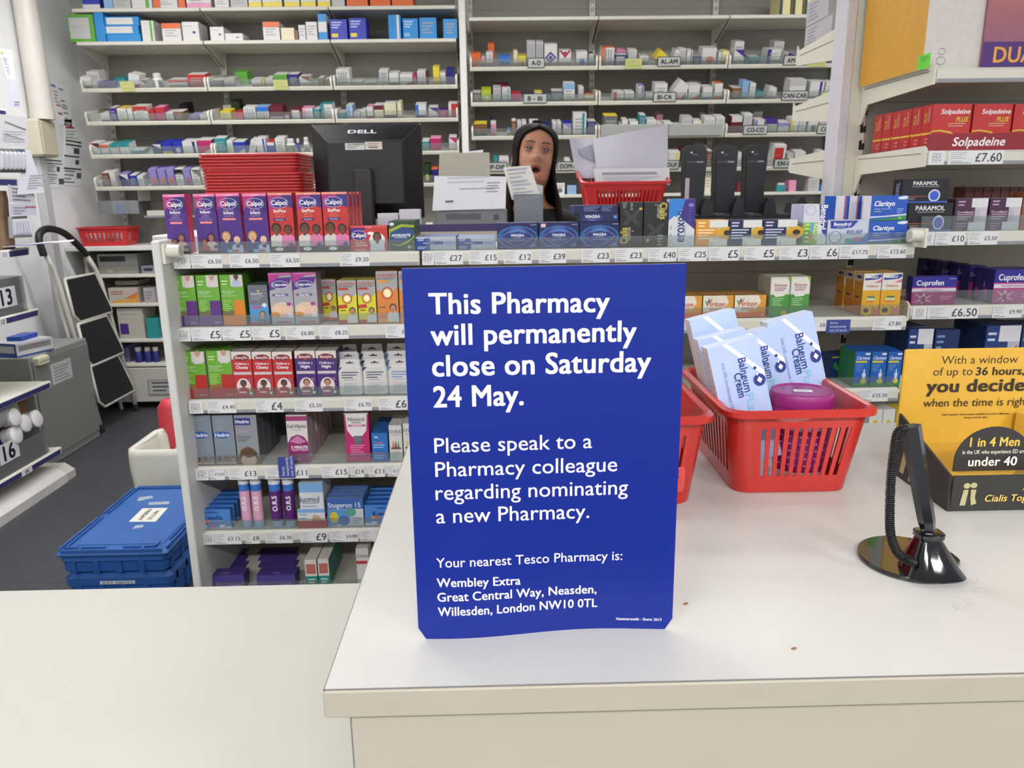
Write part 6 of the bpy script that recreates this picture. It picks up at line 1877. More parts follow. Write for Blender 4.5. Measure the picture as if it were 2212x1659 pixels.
for k, (u0, u1, v1, v0, y, dp, c, art, ro, lab) in enumerate(((1612, 1668, 1035, 905, .885, .03, 'cdc6ca', 'p 26357c 0 .3 0 .7 .3 0 0 0;t 100g .8 .12 .07 6a6a90 v;r 0 .0 1 .05 b8b0b4', -4, 'white carton standing low behind the basket slots'), (1676, 1702, 1020, 915, .915, .02, '8fb030', '', 3, 'lime green pack between the carton and the tub'), )):
    a, b = on_y(u0, v1, y), on_y(u1, v1, y)
    h = on_y(u0, v0, y).z - CZ - .004
    mb = pack(b.x - a.x, h, dp, c, art)
    tag(mb.build('medicine_box', loc=((a.x + b.x) / 2, y, CZ + .004), rot=(0, R(ro), 0)), lab, 'box')

# ---------------------------------------------------------------- chained pen on its stand
c = on_z(1962, 1212, CZ)
rad = (on_z(2078, 1215, CZ).x - on_z(1850, 1195, CZ).x) / 2
t = thing('pen_stand', 'glossy black pen stand with a coiled cord and pen on the counter', 'pen stand', (c.x, c.y, CZ))
PB = mat('0a0a0e', .08, var=.1, coat=.6)
mb = M()
k1, k2 = on_z(2075, 1222, CZ) - c, on_z(2035, 1268, CZ) - c
k3 = on_z(1990, 1266, CZ) - c
out = []
for k in range(64):      # round plate with one straight chamfer towards the front
    a = 2 * math.pi * k / 64
    x, y = rad * math.cos(a), rad * 1.02 * math.sin(a)
    nrm_ = V((k1.y - k2.y, -(k1.x - k2.x), 0))
    n2 = V((-(k1 - k2).y, (k1 - k2).x, 0)).normalized()
    if n2.dot(k1) < 0:
        n2 = -n2
    lim = n2.dot(k1)
    d = n2.x * x + n2.y * y
    if d > lim:
        x, y = x - n2.x * (d - lim), y - n2.y * (d - lim)
    out.append((x, y))
mb.loft([[(x * .97, y * .97, 0) for x, y in out], [(x, y, .0015) for x, y in out], [(x, y, .004) for x, y in out], [(x * .985, y * .985, .0052) for x, y in out]], PB)
mb.build('base_plate', t, smooth=True, mods=[('EDGE_SPLIT', {'split_angle': R(30)})])
s = on_z(1998, 1238, CZ) - c
mb = M()
sx, sy = s.x, s.y
mb.loft([[(sx + w * (math.copysign(abs(math.cos(a)) ** .6, math.cos(a))) + dx, sy + w2 * math.copysign(abs(math.sin(a)) ** .6, math.sin(a)) + dy, z) for a in [k * math.pi / 10 for k in range(20)]] for z, w, w2, dx, dy in ((.005, .027, .022, .002, -.006), (.012, .023, .019, .001, -.003), (.036, .0105, .010, -.001, 0), (.038, .0125, .011, -.001, 0), (.042, .0125, .011, -.001, 0), (.043, .010, .009, -.001, 0))], PB)
mb.build('pen_socket', t, smooth=True, mods=[('EDGE_SPLIT', {'split_angle': R(40)})])
yb_ = c.y + sy
pt, pb = on_y(1966, 920, yb_ + .015) - V((c.x, c.y, CZ)), V((sx - .001, sy, .04))
ax = (pt - pb).normalized()
mb = M()
L_ = (pt - pb).length
mb.tube([pb, pb + ax * .012, pb + ax * .016, pb + ax * L_ * .6, pb + ax * L_], [.0055, .0075, .0078, .0085, .0095], mat('0c0c10', .15, coat=.4), 6)
mb.build('pen', t)
mb = M()      # coiled cord: a helix wound round a drooping curve
ctrl = [on_y(1958, 925, yb_ + .01), on_y(1940, 935, yb_ + .005), on_y(1932, 970, yb_), on_y(1925, 1030, yb_ - .004), on_y(1922, 1100, yb_ - .010), on_y(1924, 1155, yb_ - .014), on_y(1938, 1192, yb_ - .016), on_y(1958, 1208, yb_ - .018), on_y(1976, 1216, yb_ - .016)]
ctrl = [p - V((c.x, c.y, CZ)) for p in ctrl]


def spline(P, n):
    out = []
    for i in range(len(P) - 1):
        p0, p1, p2, p3 = P[max(i - 1, 0)], P[i], P[i + 1], P[min(i + 2, len(P) - 1)]
        for k in range(n):
            q = k / n
            out.append(.5 * ((2 * p1) + (p2 - p0) * q + (2 * p0 - 5 * p1 + 4 * p2 - p3) * q * q + (3 * p1 - p0 - 3 * p2 + p3) * q ** 3))
    return out + [P[-1]]


cl = spline(ctrl, 100)
hel, ang = [], 0
u_ = V((1, 0, 0))
for k in range(len(cl)):
    tt = (cl[min(k + 1, len(cl) - 1)] - cl[max(k - 1, 0)]).normalized()
    u_ = (u_ - tt * u_.dot(tt)).normalized()
    w_ = tt.cross(u_)
    if k:
        ang += (cl[k] - cl[k - 1]).length / .0019 * 2 * math.pi
    edge = min(1, k / 40, (len(cl) - 1 - k) / 25)
    hel.append(cl[k] + (u_ * math.cos(ang) + w_ * math.sin(ang)) * .0036 * (.25 + .75 * edge))
h2 = []
for a, b in zip(hel, hel[1:]):
    h2 += [a]
mb.tube(h2, .00085, mat('08080a', .3), 5)
mb.tube(cl, .0028, mat('070709', .5), 8)
mb.build('coiled_cord', t, smooth=True)

# ---------------------------------------------------------------- yellow and black leaflet display
fl, flb = on_z(2042, 1105, CZ), on_z(1938, 1022, CZ)
X0 = (fl.x + flb.x) / 2 - .002
y0, y1 = fl.y, flb.y
hf = on_y(2042, 1030, y0).z - CZ
hb = on_y(1948, 893, y1).z - CZ
zt = on_y(2080, 752, y1 + .004).z - CZ
Wd = .27
t = thing('leaflet_display', 'yellow and black cardboard display box with gold lettering on the counter', 'display', (X0, y0, CZ))
BKC, GOLD = mat('2b2a28', .5, var=.04), mat('d0a238', .42, var=.03)
d = y1 - y0
mb = M()
mb.prism_x([(0, 0), (d, 0), (d, hb), (.004, hf)], 0, .003, BKC)
mb.prism_x([(0, 0), (d, 0), (d, hb), (.004, hf)], Wd - .003, Wd, BKC)
mb.box(.003, Wd - .003, 0, .003, 0, hf, BKC)
mb.box(.003, Wd - .003, .003, d, .001, .003, BKC)
f = Face(mb, (0, 0, 0), (1, 0, 0), (0, 0, 1), Wd, hf)
GL = 'b0a878'
f.run(f'e .070 .73 .014 .08 {GL};e .098 .74 .014 .08 {GL};p {GL} .048 .17 .072 .17 .078 .62 .058 .62;p {GL} .088 .62 .110 .62 .108 .4 .118 .22 .096 .17 .09 .36')
# the lettering of the front: 3.2 cm and 2.8 cm above the table
f.text('Ask us about', .081, hf * .66, hf * .17, GOLD, 0, align='l', shear=.15)
f.text('Cialis Together', .040, hf * .37, hf * .19, mat('e6c25c', .4), .014, align='l', shear=.15)
g_ = Face(mb, (0, d, 0), (0, -1, 0), (0, 0, 1), d, hb)
g_.run('p b0a070 .12 .1 .2 .1 .3 .75 .2 .75;p b0a070 .3 .05 .36 .05 .38 .5 .33 .5')
mb.build('tray_box', t)
mb = M()
FLZ = hf * .88
mb.box(.003, Wd - .003, .004, d - .004, FLZ, FLZ + .0015, GOLD)
mb.box(.003, Wd - .003, .0031, .0045, .004, hf - .001, GOLD)
mb.box(.003, .0040, .005, d - .004, .004, hf * .9, GOLD)
for k in range(7):
    mb.box(.075 + .004 * k, Wd - .02, .010 + k * .0036, .0112 + k * .0036, FLZ + .001, FLZ + .0019, mat('6a5424', .6))
mb.build('tray_floor', t)
mb = M()
mb.rbox(-.001, Wd + .001, d, d + .004, .001, zt, GOLD, .001)
f = Face(mb, (0, d, 0), (1, 0, 0), (0, 0, 1), Wd, zt)
DK = mat('2e2618', .5)


def brd(txt, u0, u1, v, cap, bold, full=None):
    p, q = on_y(u0, v, y1), on_y(u1, v, y1)
    h = on_y(u0, v - cap / 2, y1).z - on_y(u0, v + cap / 2, y1).z
    w = q.x - p.x
    if full:    # only part of the line is inside the picture: scale from the part seen
        vv = glyphs(full, bold)
        part = glyphs(txt, bold)
        w = w * (vv[3] - vv[2]) / (part[3] - part[2])
    f.text(full or txt, p.x - X0, p.z - CZ, h, DK, bold, align='l', fixw=w)


brd('With a window', 2034, 2199, 778, 17, 0)
brd('of up to', 2016, 2101, 803, 17, 0)
brd('36 hours,', 2108, 2213, 802, 17, .022)
brd('you decide', 2001, 2213, 834, 26, .03)
brd('when the time is righ', 1994, 2212, 870, 17, 0, 'when the time is right')
brd('Cialis Together 10mg contains tadalafil for erection difficulties.', 2033, 2180, 895, 3.4, .01)
brd('Always read the label.', 2081, 2132, 901, 3.4, .01)
mb.build('back_board', t)
mb = M()
p0, p1 = on_y(2060, 1004, y0 + .024), on_y(2212, 1004, y0 + .024)
r_ = (on_y(2142, 1004, y0 + .024).x - p0.x)
zc = FLZ + .002
cxx = p0.x + r_ - X0
hz = on_y(2142, 922, y0 + .024).z - CZ - zc
arc = [(cxx - r_, zc)] + [(cxx - r_ * math.cos(a), zc + hz * .25 + hz * .75 * math.sin(a)) for a in [k * math.pi / 24 for k in range(25)]] + [(cxx + r_, zc)]
mb.prism(arc, .024, .0252, BKC)
f = Face(mb, (0, .024, 0), (1, 0, 0), (0, 0, 1), Wd, zt)
f.text('1 in 4 Men', cxx, zc + hz * .66, hz * .2, mat('dcb84c', .4), .022, fixw=r_ * 1.3)
f.text('in the UK who experience ED are', cxx, zc + hz * .44, hz * .09, mat('e0dcd0', .5), .004, fixw=r_ * 1.64)
f.text('under 40', cxx, zc + hz * .22, hz * .2, mat('e6e2da', .5), .02, fixw=r_ * 1.28)
mb.build('arched_card', t)
mb = M()
p = on_y(2202, 890, y1 - .012)
mb.rbox(p.x - X0, p.x - X0 + .05, d - .03, d - .006, FLZ + .002, p.z - CZ, mat('e4bc50', .4), .001)
tag(mb.build('medicine_box', loc=(X0, y0, CZ)), 'yellow pack standing inside the yellow and black display box', 'box')

# ================================================================ along the pipe wall
FX = -2.31       # front of the side shelving
SH = [.184, .541, .916, 1.217, 1.547, 1.860]
SYA, SYB = 2.75, 3.885
t = thing('side_shelving', 'cream shop shelving with blue edge strips along the pipe wall', 'shelving', (-2.58, 3.3, 0))
off = Matrix.Translation(-t.location)
NAVY = mat('34346e', .45)
mb = M(); mb.T = off; mb.box(-2.84, -2.81, SYA, SYB - .03, .05, 2.25, mat('aaa79e', .6)); mb.build('back_panel', t)
mb = M(); mb.T = off; mb.box(-2.81, -2.77, SYB - .10, SYB - .06, .0, 2.3, CREAM); mb.build('slotted_post', t)
for z in SH:
    mb = M(); mb.T = off; mb.box(-2.80, FX - .012, SYA, SYB, z - .022, z - .002, SHELF); s = mb.build('shelf', t)
    mb = M(); mb.T = off
    mb.prism([(FX - .014, z - .036), (FX + .002, z - .036), (FX + .006, z - .008), (FX + .002, z), (FX - .014, z)], SYA, SYB, LIPM)
    mb.build('shelf_lip', s)
    mb = M(); mb.T = off
    mb.prism([(FX + .0025, z - .034), (FX + .0065, z - .007), (FX + .0073, z - .007), (FX + .0033, z - .034)], SYA + .02, SYB - .01, NAVY)
    mb.build('blue_strip', s)
mb = M(); mb.T = off
mb.prism([(-2.8, .0), (FX + .03, .0), (FX + .03, .045), (FX - .03, .085), (-2.8, .085)], SYA, SYB - .03, mat('c6c4be', .5))
mb.prism([(-2.8, .0), (FX + .025, .0), (FX + .025, .04), (FX - .025, .075), (-2.8, .075)], SYB - .03, SYB + .06, mat('b3b0a6', .5))
mb.build('plinth', t)


def side_card(name, label, corners, x, c='d2d1d4', art=None, th=.002, cat='paper', m=None, group=None):
    """thin sheet facing the aisle on the plane x; pixel corners bl br tr tl"""
    P = [on_x(u, v, x) for u, v in corners]
    mb = M()
    mm = m or mat(c, .6, var=.02)
    mb.loft([[V((p.x, p.y, p.z)) for p in P], [V((p.x - th, p.y, p.z)) for p in P]], mm)
    if art:
        bl, br, tr, tl = P
        w, h = (br - bl).length, (tl - bl).length
        Face(mb, bl + V((.0008, 0, 0)), (br - bl).normalized(), (tl - bl).normalized(), w, h).run(art)
    return tag(mb.build(name), label, cat, group)


LN = 'l .12 .55 .85 .9 6 a2a2a8;l .12 .15 .7 .42 4 b0b0b6'
# number tickets on the side shelving
for k, (u0, u1, v0, v1, z, s, lab) in enumerate(((-14, 17, 541, 523, 3, '11', 'lettered 11 on the edge strip under the brown bags'), (-12, 12, 693, 676, 2, '10', 'on the edge strip below the clear numbered tray'))):
    zz = SH[z]
    a, b = on_x(u0 + 1, (v0 + v1) / 2, FX + .008), on_x(u1, (v0 + v1) / 2, FX + .008)
    mb = M(); mb.box(FX + .0075, FX + .0085, a.y, b.y, zz - .038, zz - .004, ink('d6d6d8'))
    Face(mb, (FX + .0085, a.y, zz - .038), (0, 1, 0), (0, 0, 1), b.y - a.y, .034).text(s, (b.y - a.y) * .66, .017, .022, ink('1c1c20'), .02)
    tag(mb.build('number_ticket'), 'white number ticket ' + lab, 'ticket')
a, b = on_x(43, 1000, FX + .008), on_x(66, 990, FX + .008)
mb = M(); mb.box(FX + .0068, FX + .0078, a.y, b.y, SH[0] - .034, SH[0] - .002, ink('d6d6da'))
Face(mb, (FX + .0078, a.y, SH[0] - .034), (0, 1, 0), (0, 0, 1), b.y - a.y, .03).text('#6', (b.y - a.y) * .5, .015, .02, ink('2c2c50'), .02)
tag(mb.build('number_ticket'), 'white ticket on the lowest blue edge strip, above the plinth', 'ticket')


def clear_tray(label, ya, yb, z, hgt, num, u, v):
    t = thing('clear_tray', label, 'tray', (FX - .1, (ya + yb) / 2, z))
    mb = M(); mb.T = Matrix.Translation(-t.location)
    CT = clear('e6eaea', .16)
    for q in ((FX - .012, FX - .008, ya, yb), (FX - .30, FX - .296, ya, yb), (FX - .296, FX - .012, ya, ya + .004), (FX - .296, FX - .012, yb - .004, yb)):
        mb.box(*q, z, z + hgt, CT)
    mb.box(FX - .3, FX - .008, ya, yb, z, z + .003, CT)
    mb.build('tray_body', t)
    p = on_x(u, v, FX - .006)
    mb = M(); mb.T = Matrix.Translation(-t.location)
    s = .075
    mb.box(FX - .0072, FX - .006, p.y - s, p.y + s, p.z - s * .62, p.z + s * .62, ink('cfcfd2'))
    Face(mb, (FX - .006, p.y - s, p.z - s * .62), (0, 1, 0), (0, 0, 1), 2 * s, 1.24 * s).text(num, s, .62 * s, s * .95, ink('141416'), .03)
    mb.build('number_card', t)
    return t


clear_tray('clear plastic tray numbered 13 on the side shelving', 3.42, 3.82, SH[2] + .001, .17, '13', 14, 642)
clear_tray('clear plastic tray numbered 16 on the lowest side shelf', 3.0, 3.80, SH[0] + .001, .12, '16', 20, 975)
for k in range(4):
    mb = M(); mb.rbox(FX - .20, FX - .05, 3.52 + k * .07, 3.565 + k * .07, SH[2] + .005, SH[2] + .15, clear('e8e8ec', .35), .01)
    tag(mb.build('pill_organiser'), ORD[k] + ' pale plastic organiser from the aisle end inside the tray numbered 13'.replace('aisle end', 'near end'), 'organiser', 'pale organisers in the numbered tray')
BROWN = mat('7d6548', .75, var=.08, scale=20, bump=.3)
WBAG = mat('c6c6cc', .6, var=.03)


def bag(label, ya, yb, z, h, x, m, tilt=0, lines=True, group=None):
    """a flat folded paper bag standing on its foot, with a folded top and side crease"""
    mb = M()
    n = 6
    for s_ in range(3):
        o_ = s_ * .012
        rings = []
        for j in range(n + 1):
            f = j / n
            dx = -tilt * f
            w = .004 + .004 * math.sin(f * 9 + s_)
            rings.append([(x + dx - o_ + w, ya, z + h * f - .004 * s_), (x + dx - o_ + w, yb, z + h * f - .004 * s_), (x + dx - o_ - w, yb, z + h * f), (x + dx - o_ - w, ya, z + h * f)])
        mb.loft(rings, m)
    mb.box(x + .0085 - tilt * .5, x + .0092 - tilt * .5, ya + (yb - ya) * .3, ya + (yb - ya) * .32, z + .01, z + h * .9, mat('5d4a34', .8) if m is BROWN else mat('a8a8ae', .7))
    tag(mb.build('paper_bag'), label, 'bag', group)


yv = lambda u, v, x=FX - .02: on_x(u, v, x).y
bag('brown paper bags standing folded on the highest visible side shelf', 3.2, 3.82, SH[5] + .001, .36, FX - .03, BROWN)
bag('brown paper bags standing folded on the side shelf below the hanging leaflets', 3.2, 3.83, SH[3] + .001, .27, FX - .03, BROWN)
bag('second bundle of brown bags leaning behind the clear pouches', 3.1, 3.62, SH[4] + .001, .16, FX - .06, BROWN)
mb = M(); mb.rbox(FX - .2, FX - .02, 3.3, 3.86, SH[5] + .30 + .07, SH[5] + .47, mat('8d7450', .7, bump=.2), .01)
tag(mb.build('paper_bag'), 'flat tan paper bag lying across the standing brown bags', 'bag')
mb = M()
mb.loft([[(FX - .05 + .05 * math.cos(a) * w, 3.72 + .10 * math.sin(a) * w, SH[5] + .472 + z) for a in [k * math.pi / 6 for k in range(12)]] for w, z in ((1, 0), (1.1, .06), (.9, .13), (.5, .18), (.7, .22))], mat('b2b2b8', .5, bump=.4))
tag(mb.build('plastic_bag', smooth=True), 'crumpled white bag on top of the tan paper bag', 'bag')
# leaflets hung from the ends of the shelves
side_card('leaflet', 'white leaflet with a green emblem hung before the top brown bags', ((16, 172), (34, 172), (26, 108), (-6, 104)), FX + .012, art='e .35 .86 .12 .05 9ac03c;l .2 .5 .8 .7 4 a8a8b4;l .2 .2 .7 .4 3 b0b0b8')
side_card('leaflet', 'narrow white leaflet hanging below the green emblem leaflet', ((22, 232), (45, 232), (36, 176), (18, 174)), FX + .012, 'c8c8d4', 'l .4 .1 .9 .2 2 8a8a90')
side_card('leaflet', 'large white leaflet with a grey band above the blister pack', ((-4, 318), (62, 320), (58, 252), (-4, 246)), FX + .013, 'c4c4c4', 'p 6a6a6c .2 .8 .9 .6 .9 .56 .2 .76;l .15 .2 .85 .5 5 b0b0b4;p 6a6a6c .2 .42 .85 .26 .85 .24 .2 .4')
side_card('leaflet', 'long white sheet with grey lines hanging from the side shelf end', ((38, 421), (97, 416), (64, 322), (55, 322)), FX + .016, 'd2d2d6', 'l .3 .12 .85 .4 6 9a9aa0')
side_card('leaflet', 'small printed leaflet behind the long hanging sheet', ((22, 438), (77, 442), (75, 420), (18, 398)), FX + .008, 'bdbdc4', 'l .1 .2 .9 .8 4 77777c;r .72 .55 .95 .68 a0505c')
side_card('leaflet', 'lower printed leaflet with a red line beside the brown bags', ((24, 466), (80, 466), (76, 441), (22, 441)), FX + .009, 'b9b9c2', 'l .1 .2 .6 .7 3 8a8a92;r .55 .72 .98 .85 a0485a')


def pouch(label, corners, x):
    P = [on_x(u, v, x) for u, v in corners]
    bl, br, tr, tl = P
    mb = M()
    CP = clear('dcdce4', .45)
    mb.loft([[p + V((.0, 0, 0)) for p in P], [p - V((.02, 0, 0)) for p in P]], CP)
    for k in range(6):
        f0, f1 = (k + .2) / 6, (k + .75) / 6
        a, b, c, d = bl.lerp(br, f0), bl.lerp(br, f1), tl.lerp(tr, f1), tl.lerp(tr, f0)
        a, d = a.lerp(d, .12), a.lerp(d, .88)
        b, c = b.lerp(c, .12), b.lerp(c, .88)
        mb.loft([[a, b, c, d], [q + V((.010, 0, 0)) for q in (a.lerp(c, .12), b.lerp(d, .12), c.lerp(a, .12), d.lerp(b, .12))]], clear('f0f0f6', .55))
    tag(mb.build('blister_pack'), label, 'blister pack')


pouch('clear moulded blister pack hanging above the third blue strip', ((0, 373), (56, 373), (54, 322), (-2, 320)), FX + .02)
pouch('clear moulded tube pack beside the lower brown bags', ((29, 514), (70, 512), (58, 466), (26, 468)), FX + .014)
mb = M()
for k, (x, y, r) in enumerate(((-2.33, 3.80, 10), (-2.28, 3.84, -14), (-2.22, 3.87, 25))):
    c_, s_ = math.cos(R(r)), math.sin(R(r))
    z = SH[3] + .012 + k * .004
    q = [(-.13, -.07), (.13, -.07), (.13, .07), (-.13, .07)]
    mb.loft([[(x + a * c_ - b * s_, y + a * s_ + b * c_, z + a * .06) for a, b in q], [(x + a * c_ - b * s_, y + a * s_ + b * c_, z + .002 + a * .06) for a, b in q]], mat('cfcfd8', .6) if k != 1 else mat('6a6aa4', .5))
tag(mb.build('leaflet_bundle'), 'loose white leaflets jutting off the end of the side shelf', 'paper')
# lowest shelf: card box, clear bag of tubs
mb = M(); mb.rbox(-2.70, -2.42, 3.60, 3.86, SH[0] + .125, SH[0] + .315, mat('7a5a38', .7, bump=.2), .02)
tag(mb.build('cardboard_box'), 'brown cardboard box end on the lowest side shelf', 'box')
mb = M()
mb.loft([[(FX - .14 + .12 * math.cos(a) * w, 3.52 + .26 * math.sin(a) * w, SH[0] + .2 + z) for a in [k * math.pi / 9 for k in range(18)]] for w, z in ((.6, .0), (1, .04), (.95, .09), (.6, .115), (.3, .122))], clear('d4d6d8', .5))
tag(mb.build('plastic_bag', smooth=True), 'crumpled clear plastic bag over the tubs on the lowest shelf', 'bag')
for k, (u, v, c2) in enumerate(((14, 905, 'R'), (37, 918, 'W'), (17, 943, 'N'), (62, 908, 'W'))):
    p = on_x(u, v, FX - .055)
    mb = M(); mb.T = Matrix.Translation((FX - .055, p.y, max(p.z, SH[0] + .05))) @ Matrix.Rotation(R(78), 4, 'Y') @ Matrix.Rotation(R(20 * k), 4, 'Z')
    mb.lathe([(.036, -.06), (.04, -.055), (.04, .02), (.034, .024)], ink('c6c4c2'), 18)
    mb.lathe([(.042, .022), (.044, .026), (.044, .045), (.036, .05)], ink('d4d2d0'), 18)
    mb.lathe([(.0405, -.03), (.0408, -.028), (.0408, -.012), (.0405, -.01)], ink(PAL[c2][1]), 18)
    tag(mb.build('screw_top_tub', smooth=True, mods=[SMOOTH]), ('white tub with red tape on its side', 'plain white tub behind the number sixteen card', 'white tub with a navy band', 'white tub half inside the crumpled bag')[k] + ', lowest side shelf', 'tub')
# low grey cabinet and the box on it
CX = -2.50
c0, c1 = 4.06, 4.655
HC = .625
t = thing('metal_cabinet', 'low grey metal cabinet on the floor past the side shelving', 'cabinet', (-2.67, (c0 + c1) / 2, 0))
off = Matrix.Translation(-t.location)
GM, GM2 = mat('83857f', .45, var=.03), mat('767873', .45, var=.03)
mb = M(); mb.T = off
mb.rbox(-2.84, CX - .006, c0, c1, .0, HC, GM, .004)
mb.build('cabinet_body', t)
mb = M(); mb.T = off
mb.rbox(CX - .006, CX + .004, c0 + .018, c1 - .012, .045, HC - .025, GM2, .003)
d = mb.build('door', t)
mb = M(); mb.T = off
p = on_x(90, 792, CX)
mb.rbox(CX - .02, CX + .03, c0 + .035, c0 + .135, HC - .055, HC - .005, mat('c6c2a4', .4), .008)
mb.box(CX + .0295, CX + .031, c0 + .035, c0 + .135, HC - .033, HC - .030, mat('77745e', .5))
mb.build('latch', d)
mb = M(); mb.T = off
a, b = on_x(116, 835, CX + .006), on_x(152, 775, CX + .006)
mb.box(CX + .0042, CX + .0055, a.y, b.y, HC - .19, HC - .075, ink('b4b4b2'))
Face(mb, (CX + .0055, a.y, HC - .19), (0, 1, 0), (0, 0, 1), b.y - a.y, .115).run('l .1 .15 .9 .75 5 7c7c7c;l .1 .86 .6 .87 1 5a5a5a')
mb.build('paper_label', d)
mb = M(); mb.T = Matrix.Translation((-2.60, 4.15, HC + .001)) @ Matrix.Rotation(R(-18), 4, 'Z')
mb.box(-.10, .06, -.07, .16, 0, .075, ink('c2c2c4'), left=ink('2a4a94'))
mb.box(-.10, .06, -.0705, .16, 0, .010, ink('2a4a94'))
Face(mb, (.06, -.07, 0), (0, 1, 0), (0, 0, 1), .23, .075).run('r .05 .4 .95 .85 8f8a88;l .1 .55 .9 .7 2 5a5654;r 0 0 1 .07 2a4a94')
Face(mb, (-.1, -.07, 0), (1, 0, 0), (0, 0, 1), .16, .075).run('r 0 0 1 1 2a4a94;r .15 .3 .9 .8 bcbcc0')
tag(mb.build('glove_box'), 'white and blue box with grey print sitting on the grey cabinet', 'box')
mb = M(); mb.box(-2.66, -2.58, 4.15, 4.3, HC + .077, HC + .10, ink('2447a0'))
tag(mb.build('glove_packet'), 'small blue packet lying on the white and blue cabinet box', 'packet')

# ---------------------------------------------------------------- folded step ladder leaning on the wall
foot = on_z(296, 888, 0)
XB = foot.x
slope = .135
Yr = foot.y


def lad(y, h, o_=0):
    return V((XB - slope * h + o_, y, h))


h_of = lambda u, v, y: on_y(u, v, y).z
Yl = 4.73
t = thing('step_ladder', 'folded white step ladder with black treads leaning by the grey cabinet', 'ladder', (XB, (Yl + Yr) / 2, 0))
off = Matrix.Translation(-t.location)
WP = mat('c4c2b6', .35, var=.02)
RUB = mat('131316', .75, var=.15, scale=200, bump=.3)
hr = 1.09
mb = M(); mb.T = off
mb.tube([lad(Yr, .03), lad(Yr, .9), lad(Yr - .03, 1.0), lad(Yr - .09, hr, 0)], .0145, WP, 10); mb.build('rail', t, smooth=True)
mb = M(); mb.T = off
mb.tube([lad(Yl, .03), lad(Yl, .95), lad(Yl - .015, 1.05), lad(Yl - .05, 1.12)], .0145, WP, 10); mb.build('rail', t, smooth=True)
mb = M(); mb.T = off
hl = [lad(Yr - .09, hr), lad(Yr - .15, 1.15), lad(Yr - .27, 1.235), lad(Yr - .40, 1.27), lad(Yr - .50, 1.265), lad(Yr - .56, 1.22), lad(Yl - .07, 1.12)]
mb.tube(spline(hl, 6), .021, mat('111114', .55, var=.1), 12); mb.build('hand_grip', t, smooth=True)
for y in (Yl, Yr):
    mb = M(); mb.T = off
    mb.tube([lad(y, 0), lad(y, .05)], .0185, mat('101012', .6), 10); mb.build('foot_cap', t, smooth=True, mods=[SMOOTH])
for y in (Yl + .05, Yr - .05):
    mb = M(); mb.T = off
    mb.tube([lad(y, .03, -.075), lad(y, .92, -.055)], .0125, WP, 8); mb.build('rear_leg', t, smooth=True)
for k, (hl_, ll) in enumerate(((.70, .27), (.42, .27), (.15, .27))):
    hb_, htp = hl_, hl_ + ll
    prof = [(Yl + .035, htp), (Yr - .10, htp), (Yr - .018, hb_ + .05), (Yr - .018, hb_), (Yl + .07, hb_), (Yl + .018, hb_ + .05)]
    mb = M(); mb.T = off
    mb.loft([[lad(y, h, .016) for y, h in prof], [lad(y, h, .028) for y, h in prof]], RUB)
    s = mb.build('tread', t)
    mb = M(); mb.T = off
    loop = [lad(y, h, .022) for y, h in prof]
    mb.tube(loop + loop[:1], .0095, WP, 8)
    mb.build('tread_frame', s, smooth=True)

# ---------------------------------------------------------------- pipe, meter box, notices
a, b = on_x(36, 60, LX + .08), on_x(90, 60, LX + .08)
py_ = (a.y + b.y) / 2
rp = .066
mb = M(); mb.T = Matrix.Translation((LX + rp + .01, py_, 0))
zb = on_x(92, 258, LX + .07).z
mb.lathe([(rp, zb), (rp, CEIL - .01)], mat('cdc7be', .35, var=.02), 28)
mb.lathe([(rp * 1.05, zb - .002), (rp * 1.05, zb + .05)], mat('cdc8ba', .35), 28)
tag(mb.build('drain_pipe', smooth=True, mods=[SMOOTH]), 'thick cream vertical pipe running down the side wall', 'pipe')
mb = M()
zl = on_x(100, 338, LX + .1).z
mb.rbox(LX + .002, LX + .10, py_ - .11, py_ + .09, zl, zb - .004, mat('c5bea6', .4), .012)
mb.rbox(LX + .10, LX + .108, py_ - .09, py_ + .07, zl + .01, zb - .02, mat('bdb69c', .4), .005)
tag(mb.build('meter_box'), 'cream plastic box fixed to the wall at the foot of the pipe', 'box')
mb = M(); mb.rbox(LX + .001, LX + .05, py_ - .06, py_ + .02, .09, zl - .0, mat('b9b9b8', .5), .004)
tag(mb.build('wall_trunking'), 'pale grey trunking running down the wall below the cream box', 'trunking')
NT = (((128, 268), (156, 275), (150, 188), (106, 176), 'r .1 .45 .45 .49 b87850;r .1 .25 .45 .3 b86a40;r .55 .5 .95 .53 5a9a98;r .55 .6 .85 .63 4a7088;l .1 .55 .45 .8 4 c8a898;l .55 .06 .95 .45 4 a8a8a8;r .05 .9 .4 .96 7090b0;r .6 .88 .95 .92 8890b0', 'upper notice sheet with coloured headings beside the pipe'),
      ((140, 300), (167, 301), (160, 258), (138, 258), 'r .1 .55 .8 .65 b0504a;l .1 .7 .6 .85 2 9a8a8a;l .1 .1 .9 .4 3 b4b4b4', 'small notice with a red heading beside the meter box'),
      ((136, 400), (176, 402), (168, 297), (140, 296), 'r .05 .92 .9 .95 2a2a2c;r .05 .84 .9 .87 2a2a2c;r .5 .68 .8 .8 4a4a52;r 0 .6 .8 .63 2a2a2c;r .6 .45 .8 .55 4a4a52;r 0 .34 .95 .37 2a2a2c;r .7 .16 .95 .28 5a5a66;l .05 .14 .6 .3 3 909094;r 0 .06 .6 .08 3a3a3a', 'tall black and white notice on the side wall, nearer the shelving'),
      ((98, 405), (140, 406), (134, 340), (96, 340), 'r .05 .9 .85 .94 2a2a2c;r .1 .8 .9 .83 2a2a2c;l .1 .55 .55 .75 4 8a8a8c;r .6 .55 .75 .72 4a4a52;r .1 .42 .6 .45 3a3a3a;l .1 .15 .6 .35 4 8a8a8c;r .68 .12 .95 .32 5a5a6c', 'black and white notice directly under the meter box'))
